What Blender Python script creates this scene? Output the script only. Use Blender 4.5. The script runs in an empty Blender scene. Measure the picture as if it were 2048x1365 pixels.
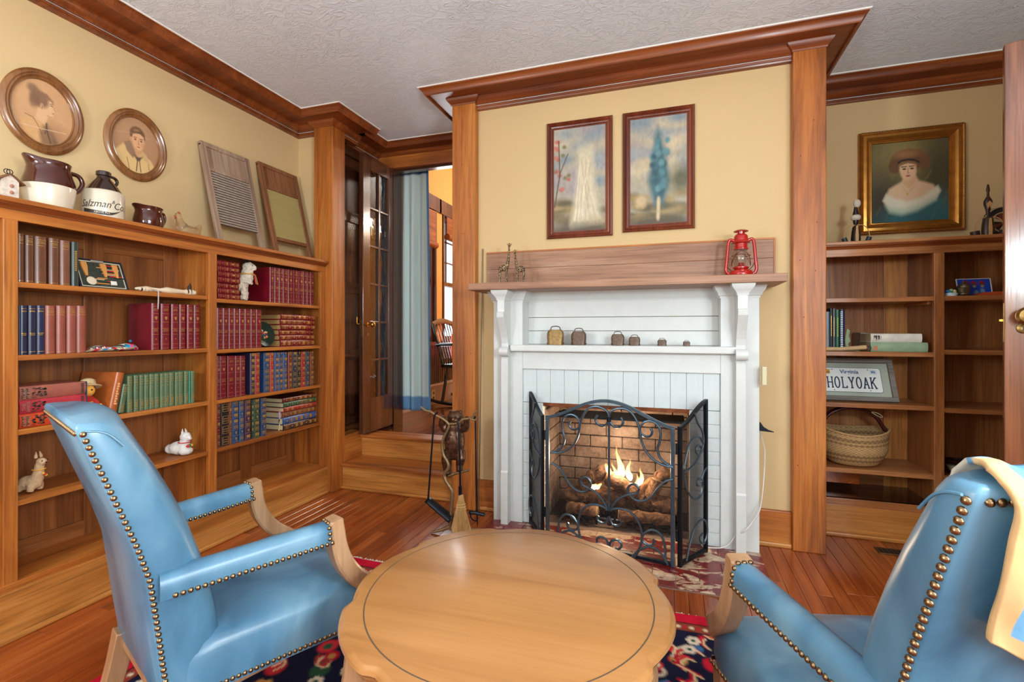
import bpy, bmesh, math, random
import numpy as np
from mathutils import Vector, Matrix
random.seed(7)
PI = math.pi
S = bpy.context.scene
COL = S.collection

# ------------------------------------------------------------------ camera
CAM_H = 1.10
FOC = 968.0                                   # focal length in pixels of a 2048 px wide frame
YAW = math.atan(320.0 / 968.0)                # looking a little left of straight at the fireplace
cd = bpy.data.cameras.new('camera')
cam = bpy.data.objects.new('camera', cd)
COL.objects.link(cam)
cam.location = (0, 0, CAM_H)
cam.rotation_euler = (PI / 2, 0, YAW)
cd.sensor_fit = 'HORIZONTAL'
cd.sensor_width = 36.0
cd.lens = 36.0 * FOC / 2048.0
cd.shift_y = -(682.5 - 662.0) / 2048.0
cd.clip_start = 0.02
cd.dof.use_dof = False
S.camera = cam
sn, cs = math.sin(YAW), math.cos(YAW)

def ray(px, py):
    u = (px - 1024.0) / FOC
    v = (662.0 - py) / FOC
    return (-sn + u * cs, cs + u * sn, v)
def on_x(px, py, x):                          # photo point -> place on the plane X = x
    r = ray(px, py); t = x / r[0]
    return Vector((x, r[1] * t, CAM_H + r[2] * t))
def on_y(px, py, y):
    r = ray(px, py); t = y / r[1]
    return Vector((r[0] * t, y, CAM_H + r[2] * t))
def on_z(px, py, z):
    r = ray(px, py); t = (z - CAM_H) / r[2]
    return Vector((r[0] * t, r[1] * t, z))

# ------------------------------------------------------------------ world, light, exposure
w = bpy.data.worlds.new('sky'); S.world = w; w.use_nodes = True
bg = w.node_tree.nodes['Background']
bg.inputs[0].default_value = (0.86, 0.93, 1.0, 1)
bg.inputs[1].default_value = 2.4
S.view_settings.view_transform = 'Standard'
S.view_settings.look = 'None'
S.view_settings.exposure = 0.10
S.view_settings.gamma = 1.0
S.view_settings.use_curve_mapping = False

def area(name, loc, rot, sx, sy, power, color=(1, 1, 1)):
    l = bpy.data.lights.new(name, 'AREA')
    l.shape = 'RECTANGLE'; l.size = sx; l.size_y = sy; l.energy = power; l.color = color
    o = bpy.data.objects.new(name, l); COL.objects.link(o)
    o.location = loc; o.rotation_euler = rot
    return o
DAY = (0.80, 0.92, 1.0)
# daylight entering by the windows behind and beside the camera, and by the window of the far room
area('daylight_rear_window', (-1.25, -2.57, 1.45), (PI / 2, 0, PI), 1.5, 1.5, 10, DAY)
area('daylight_rear_window', (0.75, -2.57, 1.45), (PI / 2, 0, PI), 1.5, 1.5, 10, DAY)
area('daylight_side', (1.87, -0.9, 1.45), (PI / 2, 0, PI / 2), 1.5, 1.5, 84, DAY)
area('daylight_side', (-2.47, -1.3, 1.45), (PI / 2, 0, -PI / 2), 1.4, 1.5, 34, DAY)  # light panel before the solid left wall, where no window is built
area('daylight_far_window', (-2.30, 5.2, 1.55), (PI / 2, 0, -PI / 2), 1.4, 1.5, 40, (.9, .96, 1))

# ------------------------------------------------------------------ materials
def lin(c):
    return tuple(((v / 255.0) / 12.92 if v <= 10 else (((v / 255.0) + .055) / 1.055) ** 2.4) for v in c) + (1,)
MATS = {}
class NT:
    def __init__(s, name):
        s.m = bpy.data.materials.new(name); s.m.use_nodes = True
        s.t = s.m.node_tree; s.b = s.t.nodes['Principled BSDF']
    def n(s, typ, **kw):
        nd = s.t.nodes.new(typ)
        for k, v in kw.items():
            if k.startswith('i_'):
                nd.inputs[int(k[2:])].default_value = v
            else: setattr(nd, k, v)
        return nd
    def l(s, a, b): s.t.links.new(a, b)
    def coord(s, which='Object'):
        if which == 'World': return s.n('ShaderNodeNewGeometry').outputs['Position']
        return s.n('ShaderNodeTexCoord').outputs[which]
    def mapping(s, src, scale=(1, 1, 1), rot=(0, 0, 0), loc=(0, 0, 0)):
        m = s.n('ShaderNodeMapping'); s.l(src, m.inputs[0])
        m.inputs['Scale'].default_value = scale; m.inputs['Rotation'].default_value = rot; m.inputs['Location'].default_value = loc
        return m.outputs[0]
    def noise(s, src, scale=5, detail=4, rough=.55, dist=0):
        nd = s.n('ShaderNodeTexNoise'); s.l(src, nd.inputs['Vector'])
        nd.inputs['Scale'].default_value = scale; nd.inputs['Detail'].default_value = detail
        nd.inputs['Roughness'].default_value = rough; nd.inputs['Distortion'].default_value = dist
        return nd.outputs['Fac']
    def ramp(s, fac, stops):
        r = s.n('ShaderNodeValToRGB'); s.l(fac, r.inputs[0])
        el = r.color_ramp.elements
        while len(el) < len(stops): el.new(.5)
        for e, (p, c) in zip(el, stops): e.position = p; e.color = c
        return r.outputs[0]
    def mix(s, fac, a, b, mode='MIX'):
        m = s.n('ShaderNodeMix'); m.data_type = 'RGBA'; m.blend_type = mode
        for i, v in ((0, fac), (6, a), (7, b)):
            if hasattr(v, 'links') or hasattr(v, 'is_linked'): s.l(v, m.inputs[i])
            else: m.inputs[i].default_value = v
        return m.outputs[2]
    def bump(s, h, strength=.3, dist=.01):
        b = s.n('ShaderNodeBump'); b.inputs['Strength'].default_value = strength; b.inputs['Distance'].default_value = dist
        s.l(h, b.inputs['Height']); s.l(b.outputs[0], s.b.inputs['Normal'])
    def base(s, c):
        if isinstance(c, tuple): s.b.inputs['Base Color'].default_value = c
        else: s.l(c, s.b.inputs['Base Color'])
    def set(s, **k):
        for a, v in k.items(): s.b.inputs[a.replace('_', ' ')].default_value = v
        return s
def plain(name, rgb, rough=.5, metal=0, var=.0, scale=30, bump=0, coat=0, spec=None):
    if name in MATS: return MATS[name]
    t = NT(name); c = lin(rgb)
    if var or bump:
        f = t.noise(t.coord(), scale, 5)
        d = tuple(v * (1 - var) for v in c[:3]) + (1,); u = tuple(min(1, v * (1 + var)) for v in c[:3]) + (1,)
        t.base(t.ramp(f, [(.3, d), (.7, u)]))
        if bump: t.bump(f, bump, .004)
    else: t.base(c)
    t.set(Roughness=rough, Metallic=metal)
    if coat: t.set(Coat_Weight=coat, Coat_Roughness=.12)
    if spec is not None: t.b.inputs['Specular IOR Level'].default_value = spec
    MATS[name] = t.m; return t.m
def wood(name, dark, mid, light, axis='z', rough=.38, coat=.12, rnd=.0, scale=1.0, bump=.12, specks=.35):
    key = name + '_' + axis
    if key in MATS: return MATS[key]
    t = NT(key); co = t.coord()
    if rnd:
        oi = t.n('ShaderNodeObjectInfo'); va = t.n('ShaderNodeVectorMath', operation='ADD')
        cmb = t.n('ShaderNodeCombineXYZ')
        mm = t.n('ShaderNodeMath', operation='MULTIPLY', i_1=37.0); t.l(oi.outputs['Random'], mm.inputs[0])
        for i in range(3): t.l(mm.outputs[0], cmb.inputs[i])
        t.l(co, va.inputs[0]); t.l(cmb.outputs[0], va.inputs[1]); co = va.outputs[0]
    a = {'x': 0, 'y': 1, 'z': 2}[axis]
    s1 = [9 * scale] * 3; s1[a] = .75 * scale
    s2 = [130 * scale] * 3; s2[a] = 3.5 * scale
    f1 = t.noise(t.mapping(co, s1), 1.0, 4, .6, .9)
    f2 = t.noise(t.mapping(co, s2), 1.0, 3, .6)
    c = t.ramp(f1, [(.28, lin(dark)), (.5, lin(mid)), (.75, lin(light))])
    g = t.ramp(f2, [(.32, (1 - specks,) * 3 + (1,)), (.55, (1, 1, 1, 1))])
    c = t.mix(1.0, c, g, 'MULTIPLY')
    if rnd:
        hv = t.n('ShaderNodeHueSaturation'); t.l(c, hv.inputs['Color'])
        mr = t.n('ShaderNodeMapRange'); t.l(oi.outputs['Random'], mr.inputs[0])
        mr.inputs[3].default_value = 1 - rnd; mr.inputs[4].default_value = 1 + rnd
        t.l(mr.outputs[0], hv.inputs['Value']); c = hv.outputs[0]
    t.base(c); t.bump(f2, bump, .003)
    t.set(Roughness=rough, Coat_Weight=coat, Coat_Roughness=.15)
    MATS[key] = t.m; return t.m
OAK = ('oak', (120, 60, 18), (182, 104, 38), (214, 140, 62))
def oak(ax='z'): return wood(*OAK, axis=ax, rough=.46)
def oak_crown(ax='x'): return wood('oak_stained', (92, 40, 14), (132, 64, 24), (160, 86, 38), axis=ax, rough=.38, coat=.12)
def oak_back(ax='z'): return wood('oak_panel', (100, 52, 20), (146, 84, 38), (178, 112, 60), axis=ax, rough=.42, coat=.15)
def oak_pale(ax='x'): return wood('oak_pale', (158, 92, 36), (198, 130, 60), (218, 158, 88), axis=ax, rough=.4)
def mahog(ax='z'): return wood('mahogany', (44, 22, 14), (70, 38, 24), (96, 56, 36), axis=ax, rough=.22, coat=.6)
def mantel_wood(ax='x'): return wood('mantel_board', (138, 92, 66), (168, 122, 92), (190, 150, 122), axis=ax, rough=.5, coat=0, scale=1.2)
def table_wood(ax='x'): return wood('fruitwood', (154, 100, 50), (174, 120, 66), (190, 136, 82), axis=ax, rough=.36, coat=.25, specks=.08, scale=.8, bump=.03)
def chair_wood(ax='z'): return wood('bleached_beech', (146, 104, 70), (176, 134, 96), (200, 160, 122), axis=ax, rough=.38, coat=.2, specks=.12)
def floor_wood(ax='y'): return wood('pine_floor', (120, 50, 17), (160, 76, 29), (192, 106, 47), axis=ax, rough=.2, coat=.3, rnd=.16, specks=.2)
def vcol(name, rough=.6, coat=0, spec=None):
    if name in MATS: return MATS[name]
    t = NT(name); a = t.n('ShaderNodeVertexColor'); a.layer_name = 'paint'
    t.base(a.outputs[0]); t.set(Roughness=rough)
    if coat: t.set(Coat_Weight=coat, Coat_Roughness=.08)
    if spec is not None: t.b.inputs['Specular IOR Level'].default_value = spec
    MATS[name] = t.m; return t.m

# ------------------------------------------------------------------ mesh builder
class MB:
    def __init__(s): s.v = []; s.f = []; s.mi = []; s.cur = 0
    def add(s, vs, fs):
        o = len(s.v); s.v += [tuple(p) for p in vs]
        s.f += [tuple(i + o for i in f) for f in fs]; s.mi += [s.cur] * len(fs); return s
    def box(s, x0, x1, y0, y1, z0, z1):
        x0, x1 = sorted((x0, x1)); y0, y1 = sorted((y0, y1)); z0, z1 = sorted((z0, z1))
        return s.add([(x0, y0, z0), (x1, y0, z0), (x1, y1, z0), (x0, y1, z0), (x0, y0, z1), (x1, y0, z1), (x1, y1, z1), (x0, y1, z1)],
                     [(0, 3, 2, 1), (4, 5, 6, 7), (0, 1, 5, 4), (1, 2, 6, 5), (2, 3, 7, 6), (3, 0, 4, 7)])
    def obox(s, c, hx, hy, hz, M=None):
        M = M or Matrix.Identity(3); c = Vector(c)
        vs = [c + M @ Vector((a * hx, b * hy, d * hz)) for d in (-1, 1) for a, b in ((-1, -1), (1, -1), (1, 1), (-1, 1))]
        return s.add(vs, [(0, 3, 2, 1), (4, 5, 6, 7), (0, 1, 5, 4), (1, 2, 6, 5), (2, 3, 7, 6), (3, 0, 4, 7)])
    def loft(s, rings, cap=True, closed=True, loop=False):
        n = len(rings[0]); o = len(s.v); fs = []
        m = len(rings)
        for i in range(m if loop else m - 1):
            for j in range(n if closed else n - 1):
                a = i * n + j; b = i * n + (j + 1) % n; i2 = (i + 1) % m
                fs.append((a, b, i2 * n + (j + 1) % n, i2 * n + j))
        if cap and closed and not loop:
            fs.append(tuple(range(n - 1, -1, -1))); fs.append(tuple((m - 1) * n + j for j in range(n)))
        return s.add([p for r in rings for p in r], fs)
    def lathe(s, prof, n=24, c=(0, 0, 0), sx=1, sy=1, cap=True):
        rings = [[(c[0] + r * sx * math.cos(2 * PI * k / n), c[1] + r * sy * math.sin(2 * PI * k / n), c[2] + z) for k in range(n)] for r, z in prof]
        return s.loft(rings, cap)
    def tube(s, path, r, n=8, closed=False, cap=True, sq=1.0, rot=0.0):
        P = [Vector(p) for p in path]; m = len(P)
        R = r if isinstance(r, (list, tuple)) else [r] * m
        T = []
        for i in range(m):
            if closed: d = P[(i + 1) % m] - P[i - 1]
            else: d = P[min(i + 1, m - 1)] - P[max(i - 1, 0)]
            T.append(d.normalized() if d.length > 1e-9 else Vector((0, 0, 1)))
        up = Vector((0, 0, 1)) if abs(T[0].z) < .9 else Vector((1, 0, 0))
        N = (up - T[0] * up.dot(T[0])).normalized(); rings = []
        for i in range(m):
            N = (N - T[i] * N.dot(T[i])).normalized(); B = T[i].cross(N)
            rings.append([P[i] + (N * math.cos(a) * R[i] + B * math.sin(a) * R[i] * sq) for a in [2 * PI * k / n + rot for k in range(n)]])
        return s.loft(rings, cap, True, closed)
    def prism(s, poly, fn, d0, d1):            # poly in 2-D, fn(u, v, d) -> point
        n = len(poly); vs = [fn(u, v, d0) for u, v in poly] + [fn(u, v, d1) for u, v in poly]
        fs = [(i, (i + 1) % n, n + (i + 1) % n, n + i) for i in range(n)]
        return s.add(vs, fs + [tuple(range(n - 1, -1, -1)), tuple(range(n, 2 * n))])
    def sphere(s, c, rx, ry=None, rz=None, nu=14, nv=9, M=None):
        ry = rx if ry is None else ry; rz = rx if rz is None else rz; c = Vector(c); rings = []
        for i in range(1, nv):
            t = PI * i / nv
            rings.append([(rx * math.sin(t) * math.cos(2 * PI * k / nu), ry * math.sin(t) * math.sin(2 * PI * k / nu), -rz * math.cos(t)) for k in range(nu)])
        vs = [p for r in rings for p in r] + [(0, 0, -rz), (0, 0, rz)]
        fs = []
        for i in range(nv - 2):
            for k in range(nu):
                fs.append((i * nu + k, i * nu + (k + 1) % nu, (i + 1) * nu + (k + 1) % nu, (i + 1) * nu + k))
        b, t = len(vs) - 2, len(vs) - 1
        for k in range(nu):
            fs.append((b, (k + 1) % nu, k)); fs.append((t, (nv - 2) * nu + k, (nv - 2) * nu + (k + 1) % nu))
        M = M or Matrix.Identity(3)
        return s.add([c + M @ Vector(p) for p in vs], fs)
    def strip(s, prof, path, closed=False):    # moulding: prof (offset to the right of travel, z) along wall line
        P = [Vector((p[0], p[1])) for p in path]; m = len(P); rings = []
        for i in range(m):
            d0 = (P[i] - P[i - 1]).normalized() if i > 0 or closed else None
            d1 = (P[(i + 1) % m] - P[i]).normalized() if i < m - 1 or closed else None
            if d0 is None: d0 = d1
            if d1 is None: d1 = d0
            n0 = Vector((d0.y, -d0.x)); n1 = Vector((d1.y, -d1.x))
            b = (n0 + n1); k = b.length_squared
            b = b * (2 / k) if k > 1e-6 else n0
            rings.append([(P[i].x + b.x * o, P[i].y + b.y * o, z) for o, z in prof])
        return s.loft(rings, not closed, True, closed)
    def build(s, name, mat, parent=None, smooth=None, bevel=0, seg=2, loc=None, rot=None, sub=0):
        me = bpy.data.meshes.new(name); me.from_pydata(s.v, [], s.f); me.validate()
        for m in (mat if isinstance(mat, (list, tuple)) else [mat]): me.materials.append(m)
        if len(me.polygons) == len(s.mi): me.polygons.foreach_set('material_index', s.mi)
        bm = bmesh.new(); bm.from_mesh(me); bmesh.ops.recalc_face_normals(bm, faces=bm.faces); bm.to_mesh(me); bm.free()
        if smooth is not None:
            me.polygons.foreach_set('use_smooth', [True] * len(me.polygons))
            me.set_sharp_from_angle(angle=math.radians(smooth))
        o = bpy.data.objects.new(name, me); COL.objects.link(o)
        if parent is not None: o.parent = parent
        if loc is not None: o.location = loc
        if rot is not None: o.rotation_euler = rot
        if sub:
            md = o.modifiers.new('s', 'SUBSURF'); md.levels = sub; md.render_levels = sub
        if bevel:
            md = o.modifiers.new('b', 'BEVEL'); md.width = bevel; md.segments = seg; md.limit_method = 'ANGLE'; md.angle_limit = math.radians(40)
            md.harden_normals = False
        return o
def B(*a): return MB().box(*a)
def thing(name, label, cat, loc=(0, 0, 0), rz=0.0, group=None, rot=None):
    o = bpy.data.objects.new(name, None); COL.objects.link(o); o.empty_display_size = .05
    o.location = loc; o.rotation_euler = rot if rot else (0, 0, rz)
    return tag(o, label, cat, group)
def tag(o, label=None, cat=None, group=None, kind=None):
    if label: o['label'] = label
    if cat: o['category'] = cat
    if group: o['group'] = group
    if kind: o['kind'] = kind
    return o
def struct(name, mb, mat, label=None, cat=None, **k):
    return tag(mb.build(name, mat, **k), label, cat, kind='structure')
def bar(name, x0, x1, y0, y1, z0, z1, mat, parent=None, bevel=.002, **k):
    return B(x0, x1, y0, y1, z0, z1).build(name, mat, parent, bevel=bevel, **k)
def sibling(src, parent=None, loc=None, rot=None):
    c = src.copy(); COL.objects.link(c); c.parent = parent
    if loc is not None: c.location = loc
    if rot is not None: c.rotation_euler = rot
    return c
def cat_rom(pts, k=6, closed=False):
    P = [Vector(p) for p in pts]; n = len(P); out = []
    rng = range(n if closed else n - 1)
    for i in rng:
        if closed: p0, p1, p2, p3 = P[i - 1], P[i], P[(i + 1) % n], P[(i + 2) % n]
        else: p0, p1, p2, p3 = P[max(i - 1, 0)], P[i], P[i + 1], P[min(i + 2, n - 1)]
        for j in range(k):
            t = j / k
            out.append(.5 * ((2 * p1) + (p2 - p0) * t + (2 * p0 - 5 * p1 + 4 * p2 - p3) * t * t + (3 * p1 - p0 - 3 * p2 + p3) * t ** 3))
    if not closed: out.append(P[-1])
    return out
def text_mesh(txt, size, mat, parent, M, name='lettering', depth=.0006, shear=0.0, squash=1.0, bold=0.0, align='CENTER'):
    cu = bpy.data.curves.new(name, 'FONT'); cu.body = txt; cu.size = size; cu.extrude = depth
    cu.align_x = align; cu.align_y = 'CENTER'; cu.shear = shear; cu.offset = bold; cu.resolution_u = 3
    tmp = bpy.data.objects.new('tmp', cu); COL.objects.link(tmp)
    me = bpy.data.meshes.new_from_object(tmp.evaluated_get(bpy.context.evaluated_depsgraph_get()))
    bpy.data.objects.remove(tmp); bpy.data.curves.remove(cu)
    for v in me.vertices: v.co.x *= squash
    me.transform(M); me.materials.clear(); me.materials.append(mat); me.name = name
    o = bpy.data.objects.new(name, me); COL.objects.link(o); o.parent = parent
    return o
def frame_M(origin, xdir, ydir):
    x = Vector(xdir).normalized(); y = Vector(ydir).normalized(); z = x.cross(y)
    return Matrix(((x.x, y.x, z.x, origin[0]), (x.y, y.y, z.y, origin[1]), (x.z, y.z, z.z, origin[2]), (0, 0, 0, 1)))
ORD = ['first', 'second', 'third', 'fourth', 'fifth', 'sixth', 'seventh', 'eighth', 'ninth', 'tenth', 'eleventh', 'twelfth', 'thirteenth', 'fourteenth', 'fifteenth', 'sixteenth']

# painter: a numpy canvas (rows from top), painted with soft shapes; becomes vertex colour of a fine grid
class Canvas:
    def __init__(s, w, h, rgb):
        s.w, s.h = w, h; s.a = np.zeros((h, w, 3)); s.a[:] = lin(rgb)[:3]
        yy, xx = np.mgrid[0:h, 0:w]; s.x = (xx + .5) / w; s.y = (yy + .5) / h
        s.rs = np.random.RandomState(5); s.reg = True
    def blend(s, m, rgb):
        c = np.array(lin(rgb)[:3]); m = np.clip(m, 0, 1)[..., None]; s.a = s.a * (1 - m) + c * m; return s
    def ell(s, cx, cy, rx, ry, rgb, soft=.15, rot=0, op=1.0):
        c, q = math.cos(rot), math.sin(rot); sl = s.win(cx, cy, max(rx, ry) * (1 + soft))
        dx = s.x[sl] - cx; dy = s.y[sl] - cy
        d = np.sqrt(((dx * c + dy * q) / rx) ** 2 + ((-dx * q + dy * c) / ry) ** 2)
        m = (np.clip((1 + soft - d) / (2 * soft), 0, 1) * op)[..., None]; s.a[sl] = s.a[sl] * (1 - m) + np.array(lin(rgb)[:3]) * m; return s
    def win(s, cx, cy, r):
        if not s.reg: return (slice(0, s.h), slice(0, s.w))
        return (slice(max(0, int((cy - r) * s.h) - 1), max(1, min(s.h, int((cy + r) * s.h) + 2))), slice(max(0, int((cx - r) * s.w) - 1), max(1, min(s.w, int((cx + r) * s.w) + 2))))
    def poly(s, pts, rgb, soft=.01, op=1.0):
        n = len(pts); ins = np.zeros((s.h, s.w), bool); dist = np.full((s.h, s.w), 9.0)
        for i in range(n):
            x0, y0 = pts[i]; x1, y1 = pts[(i + 1) % n]
            cond = ((y0 > s.y) != (y1 > s.y)) & (s.x < (x1 - x0) * (s.y - y0) / (y1 - y0 + 1e-12) + x0)
            ins ^= cond
            L = (x1 - x0) ** 2 + (y1 - y0) ** 2 + 1e-12
            t = np.clip(((s.x - x0) * (x1 - x0) + (s.y - y0) * (y1 - y0)) / L, 0, 1)
            dist = np.minimum(dist, np.hypot(s.x - x0 - t * (x1 - x0), s.y - y0 - t * (y1 - y0)))
        sd = np.where(ins, dist, -dist)
        return s.blend(np.clip(sd / soft + .5, 0, 1) * op, rgb)
    def line(s, pts, rgb, wd=.01, op=1.0):
        cx = sum(p[0] for p in pts) / len(pts); cy = sum(p[1] for p in pts) / len(pts)
        sl = s.win(cx, cy, max(max(abs(p[0] - cx), abs(p[1] - cy)) for p in pts) + 2 * wd); X = s.x[sl]; Y = s.y[sl]; m = np.zeros(X.shape)
        for (x0, y0), (x1, y1) in zip(pts[:-1], pts[1:]):
            L = (x1 - x0) ** 2 + (y1 - y0) ** 2 + 1e-12
            t = np.clip(((X - x0) * (x1 - x0) + (Y - y0) * (y1 - y0)) / L, 0, 1)
            d = np.hypot(X - x0 - t * (x1 - x0), Y - y0 - t * (y1 - y0))
            m = np.maximum(m, np.clip(1.5 - d / wd, 0, 1))
        m = (m * op)[..., None]; s.a[sl] = s.a[sl] * (1 - m) + np.array(lin(rgb)[:3]) * m; return s
    def noise(s, amp=.1, cells=8, stretch=1.0):
        g = np.zeros((s.h, s.w)); a = 1.0
        for o in range(4):
            n = cells * 2 ** o; r = s.rs.rand(int(n * stretch) + 3, n + 3)
            X = s.x * n; Y = s.y * n * stretch; xi = X.astype(int); yi = Y.astype(int); fx = X - xi; fy = Y - yi
            fx = fx * fx * (3 - 2 * fx); fy = fy * fy * (3 - 2 * fy)
            g += a * ((r[yi, xi] * (1 - fx) + r[yi, xi + 1] * fx) * (1 - fy) + (r[yi + 1, xi] * (1 - fx) + r[yi + 1, xi + 1] * fx) * fy - .5); a *= .55
        return g * amp
    def mottle(s, amp=.2, cells=8, stretch=1.0):
        s.a = np.clip(s.a * (1 + s.noise(amp, cells, stretch))[..., None], 0, 1); return s
def canvas_mesh(name, cv, fn, mat, parent=None, smooth=True):
    # fn(u, v) -> point, u to the right, v downwards, both 0..1 ; one vertex for each painted cell corner
    h, w = cv.h, cv.w
    us = (np.arange(w) + .5) / w; vs = (np.arange(h) + .5) / h
    us[0], us[-1], vs[0], vs[-1] = 0, 1, 0, 1
    verts = [tuple(fn(u, v)) for v in vs for u in us]
    idx = np.arange(h * w).reshape(h, w)
    faces = np.stack([idx[:-1, :-1], idx[1:, :-1], idx[1:, 1:], idx[:-1, 1:]], -1).reshape(-1, 4)
    me = bpy.data.meshes.new(name); me.from_pydata(verts, [], faces.tolist())
    at = me.color_attributes.new('paint', 'FLOAT_COLOR', 'POINT')
    rgba = np.ones((h * w, 4), np.float32); rgba[:, :3] = cv.a.reshape(-1, 3)
    at.data.foreach_set('color', rgba.ravel())
    if smooth: me.polygons.foreach_set('use_smooth', [True] * len(me.polygons))
    me.materials.append(mat)
    o = bpy.data.objects.new(name, me); COL.objects.link(o); o.parent = parent
    return o
# ------------------------------------------------------------------ structure
H = 2.56
WX, BX = -2.52, 1.92                   # left and right wall
FY, RY = 2.79, 3.385                   # chimney-breast wall, recess wall
def plaster(name, rgb, bump=.18, scale=14, swirl=False):
    if name in MATS: return MATS[name]
    t = NT(name); co = t.coord()
    f = t.noise(t.mapping(co, (1, 1.6, 1)), scale, 6, .55, 1.8 if swirl else .4)
    f2 = t.noise(co, 1.3, 3)
    c = lin(rgb)
    t.base(t.ramp(f2, [(.3, tuple(v * .95 for v in c[:3]) + (1,)), (.7, c)]))
    if swirl:
        g = t.ramp(f, [(.44, (0, 0, 0, 1)), (.5, (1, 1, 1, 1)), (.56, (0, 0, 0, 1))])
        big = t.noise(co, 3.0, 2); gg = t.ramp(big, [(.3, (.25, .25, .25, 1)), (.65, (1, 1, 1, 1))])
        t.bump(t.mix(1.0, g, gg, 'MULTIPLY'), bump, .012)
    else: t.bump(f, bump, .004)
    t.set(Roughness=.75)
    MATS[name] = t.m; return t.m
YEL = plaster('yellow_plaster', (216, 186, 136))
CEIL = plaster('ceiling_plaster', (232, 240, 248), .45, 11, True)
WHITE = plain('white_paint', (216, 219, 216), .42, var=.03, scale=18, bump=.12)
WHITE_B = plain('white_brick_paint', (212, 222, 222), .4, var=.04, scale=30, bump=.25)
GREY = plain('neutral_paint', (206, 204, 198), .7)

struct('floor', B(-2.62, 2.0, -2.7, 3.5, -.12, -.012), floor_wood('y'), 'polished reddish brown board floor of the sitting room', 'floor')
fl = bpy.data.objects['floor']
BW = .057
x = -2.30
lens = [.62, .9, 1.25]
bm_cache = {L: B(-BW / 2 + .0007, BW / 2 - .0007, 0, L - .0015, -.0115, 0) for L in lens}
proto = {}
for L in lens:
    o = bm_cache[L].build('floorboard', floor_wood('y'), fl, bevel=.0012, seg=1); proto[L] = [o, False]
random.seed(3)
while x < 1.9:
    y = .25 - random.random() * .8
    while y < (2.98 if (x < -1.3 or x > .7) else 2.8):
        L = random.choice(lens)
        if y + L > .3:
            o, used = proto[L]
            if used: o = sibling(o, fl)
            proto[L][1] = True
            o.location = (x, y, 0)
        y += L
    x += BW

struct('ceiling', B(-2.62, 2.0, -2.7, 3.5, H, H + .08), CEIL, 'white textured plaster ceiling', 'ceiling')
struct('wall_left', B(WX - .1, WX, -2.7, FY + .1, 0, H).box(WX, -2.20, FY, 2.864, 0, H), YEL, 'yellow plaster wall above the long bookcase', 'wall')
# wood-lined alcove with the steps
struct('wall_alcove', B(-2.40, -2.285, 2.864, 3.40, 0, H), mahog('z'), 'dark wood panelled side of the stair alcove', 'wall')
al = bpy.data.objects['wall_alcove']
bar('panel_stile', -2.285, -2.272, 2.87, 2.95, .36, 2.44, mahog('z'), al)
bar('panel_stile', -2.285, -2.272, 3.30, 3.40, .36, 2.44, mahog('z'), al)
for z in (.44, .92, 1.42, 1.95, 2.44): bar('panel_rail', -2.285, -2.272, 2.95, 3.30, z - .04, z + .04, mahog('y'), al)
bar('skirting', -2.285, -2.19, 2.87, 3.07, .17, .36, oak('y'), al)
# doorway wall at the head of the steps
dw = struct('wall_doorway', B(-2.40, -2.150, 3.40, 3.52, 0, H).box(-2.40, -1.2, 3.44, 3.52, 2.40, 3.0).box(-1.4, -1.2, 3.40, 3.52, 0, H), mahog('z'), 'dark wood door frame at the top of the steps', 'wall')
bar('header', -2.285, -1.296, 3.385, 3.46, 2.405, 2.50, oak('x'), dw, .003)
bar('stop_bead', -2.15, -1.296, 3.42, 3.47, 2.385, 2.405, mahog('x'), dw)
bar('jamb', -2.15, -2.125, 3.39, 3.52, .335, 2.405, mahog('z'), dw)
bar('plinth_block', -2.152, -2.118, 3.39, 3.525, .335, .50, mahog('z'), dw)
# chimney breast with the firebox opening
m = MB()
m.box(-1.296, -.80, FY, FY + .1, 0, H).box(.19, .719, FY, FY + .1, 0, H).box(-.80, .19, FY, FY + .1, .80, H)
m.box(-1.296, -1.2, FY + .1, 3.44, 0, H).box(.63, .719, FY + .1, 3.44, 0, H)
struct('wall_chimney', m, YEL, 'yellow plaster chimney breast above the fireplace', 'wall')
struct('wall_recess', B(.63, BX + .1, RY, RY + .1, 0, H), YEL, 'yellow plaster wall of the recess behind the portrait', 'wall')
struct('wall_right', B(BX, BX + .1, 1.95, RY + .1, 0, H).box(BX, BX + .1, .32, 1.06, 0, H).box(BX, BX + .1, 1.06, 1.95, 2.17, H)
       .box(BX, BX + .1, -2.7, -1.7, 0, H).box(BX, BX + .1, -1.7, -.12, 0, .65).box(BX, BX + .1, -1.7, -.12, 2.25, H).box(BX, BX + .1, -.12, .32, 0, H)
       .box(2.9, 3.0, .3, 2.7, 0, H).box(BX, 3.0, .3, .4, 0, H).box(BX, 3.0, 2.6, 2.7, 0, H).box(BX, 3.0, .3, 2.7, H, H + .1), YEL, 'yellow plaster wall beside the open wooden door', 'wall')
struct('floor_hall', B(1.92, 3.0, .3, 2.7, -.1, 0), floor_wood('y'), 'brown floor of the hallway past the open door', 'floor')
m = MB()
for a, b in ((-2.62, -2.05), (-.45, -.05), (1.55, 2.02)): m.box(a, b, -2.7, -2.6, 0, H)
for a, b in ((-2.05, -.45), (-.05, 1.55)): m.box(a, b, -2.7, -2.6, 0, .65).box(a, b, -2.7, -2.6, 2.25, H)
struct('wall_back', m, YEL, 'yellow plaster wall with the windows behind the viewer', 'wall')

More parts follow.
